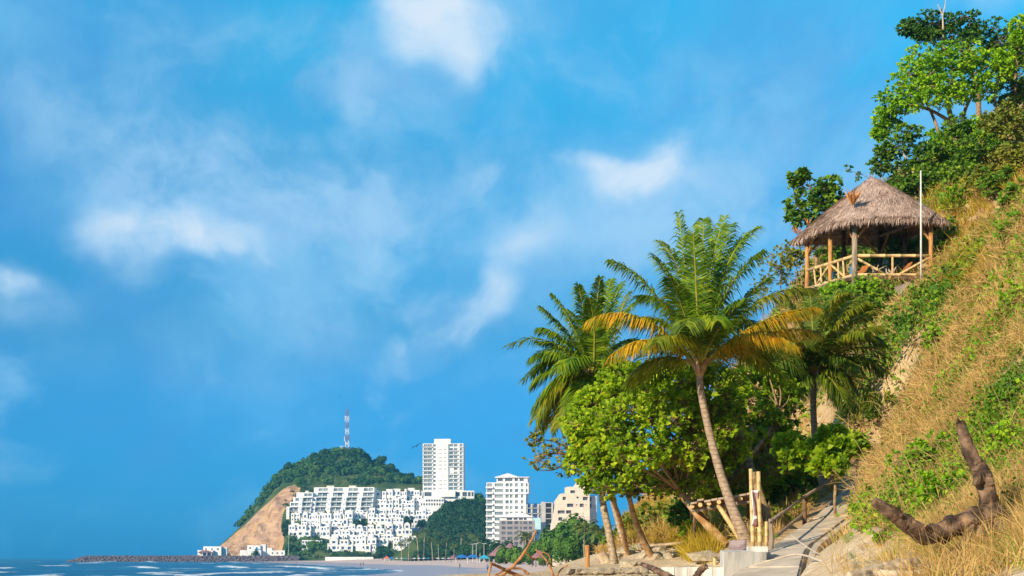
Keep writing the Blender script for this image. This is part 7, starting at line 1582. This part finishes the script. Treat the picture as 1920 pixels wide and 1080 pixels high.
# brown and olive scrub: thin tangled twigs with tiny leaves
def scrub(n, seed, mat_l, thr, zz, ln=1.0, wdt=.42):
    r = np.random.default_rng(seed); px = r.uniform(1180, 2060, n); d = np.exp(r.uniform(math.log(17), math.log(118), n)); x = (px - 960) / F * d; z = hg(x, d); qy = HZ - (z - EYE) / d * F
    k = (fbm(x * .3 + zz, d * .22, 1.5, 3) > thr) & ~bare(px, qy) & ~near_path(x, d, 1.6) & (z > 4.2) & ~((px > 1560) & (d < 21)); c = np.stack([x, d, z], 1)[k]; per = 16
    nr = np.repeat(hg.normal(c[:, 0], c[:, 1]), per, axis=0); sz = np.repeat(r.uniform(.18, .55, len(c)), per); p = np.repeat(c, per, axis=0); m = len(p)
    a = rand_dirs(m, r) * .9 + nr * .7 + np.array([0, 0, .5]); a /= np.linalg.norm(a, axis=1, keepdims=True)
    q = p + a * (sz * r.uniform(.4, 1.1, m))[:, None]; b = rand_dirs(m, r) + a * .3; b /= np.linalg.norm(b, axis=1, keepdims=True)
    return leaves(q, b, r.uniform(.045, .10, m) * np.clip(q[:, 1] / 32, .8, 2.0) * ln, r, width=wdt, fold=.18 if wdt > .1 else .012, droop=.25), p, q
(V, Fq), pa, pb = scrub(6500, 71, None, .50, 50.0)
o = npobj('hillside_scrub', V, Fq, M['olive_leaf']); tag(o, 'low olive scrub tangled over the dry hillside', 'scrub', kind='stuff')
(V, Fq), pa, pb = scrub(4200, 72, None, .53, 90.0)
o = npobj('leafy_scrub', V, Fq, M['shrub_leaf']); tag(o, 'low green scrub tangled over the dry hillside', 'scrub', kind='stuff')
(V, Fq), pa, pb = scrub(11000, 73, None, .42, 20.0, 4.2, .022)
o = npobj('dry_scrub', V, Fq, M['dry_grass']); tag(o, 'withered straw-brown scrub tangled over the hillside', 'scrub', kind='stuff')
# long thin dry stalks arching out of the lower slope
r = np.random.default_rng(91); mbs = MB()
for i in range(170):
    px, py = r.uniform(1570, 1900), r.uniform(690, 1010); p = on_ground(px, py, 16, 90)
    if bare(np.array([px]), np.array([py]))[0] or near_path(np.array([p.x]), np.array([p.y]), 1.4)[0]: continue
    L = r.uniform(.7, 1.7); a = r.uniform(-.2, .9); dv = Vector((-math.cos(a) * r.uniform(.3, 1), -r.uniform(.1, .6), .9)).normalized(); c = [p, p + dv * L * .5, p + dv * L * .85 + Vector((-.12, -.05, -.02)) * L, p + dv * L + Vector((-.3, -.1, -.16)) * L]
    mbs.tube(spline(c, 7), [q * max(.8, p.y / 38) for q in (.009, .008, .007, .006, .005, .004, .003)], 4, cap=False)
o = mbs.build('dry_stalks', M['straw_stalk'], smooth=True); tag(o, 'many thin golden dry stalks arching out of the lower slope', 'stalks', kind='stuff')

# ------------------------------------------------------------------ sea haze
def m_haze():
    m = bpy.data.materials.new('haze'); m.use_nodes = True; t = NT(m.node_tree)
    v = t.n('ShaderNodeVolumePrincipled', None, Density=0.0001, Anisotropy=0.0); v.inputs['Color'].default_value = (.14, .60, 1.0, 1)
    t.n('ShaderNodeOutputMaterial', None, Volume=v.outputs[0]); return m
o = MB().box((0, 600, 76), (9100, 7300, 168)).build('haze', m_haze()); tag(o, kind='stuff'); o['label'] = 'thin pale sea haze in the air over the whole bay'; o['category'] = 'haze'
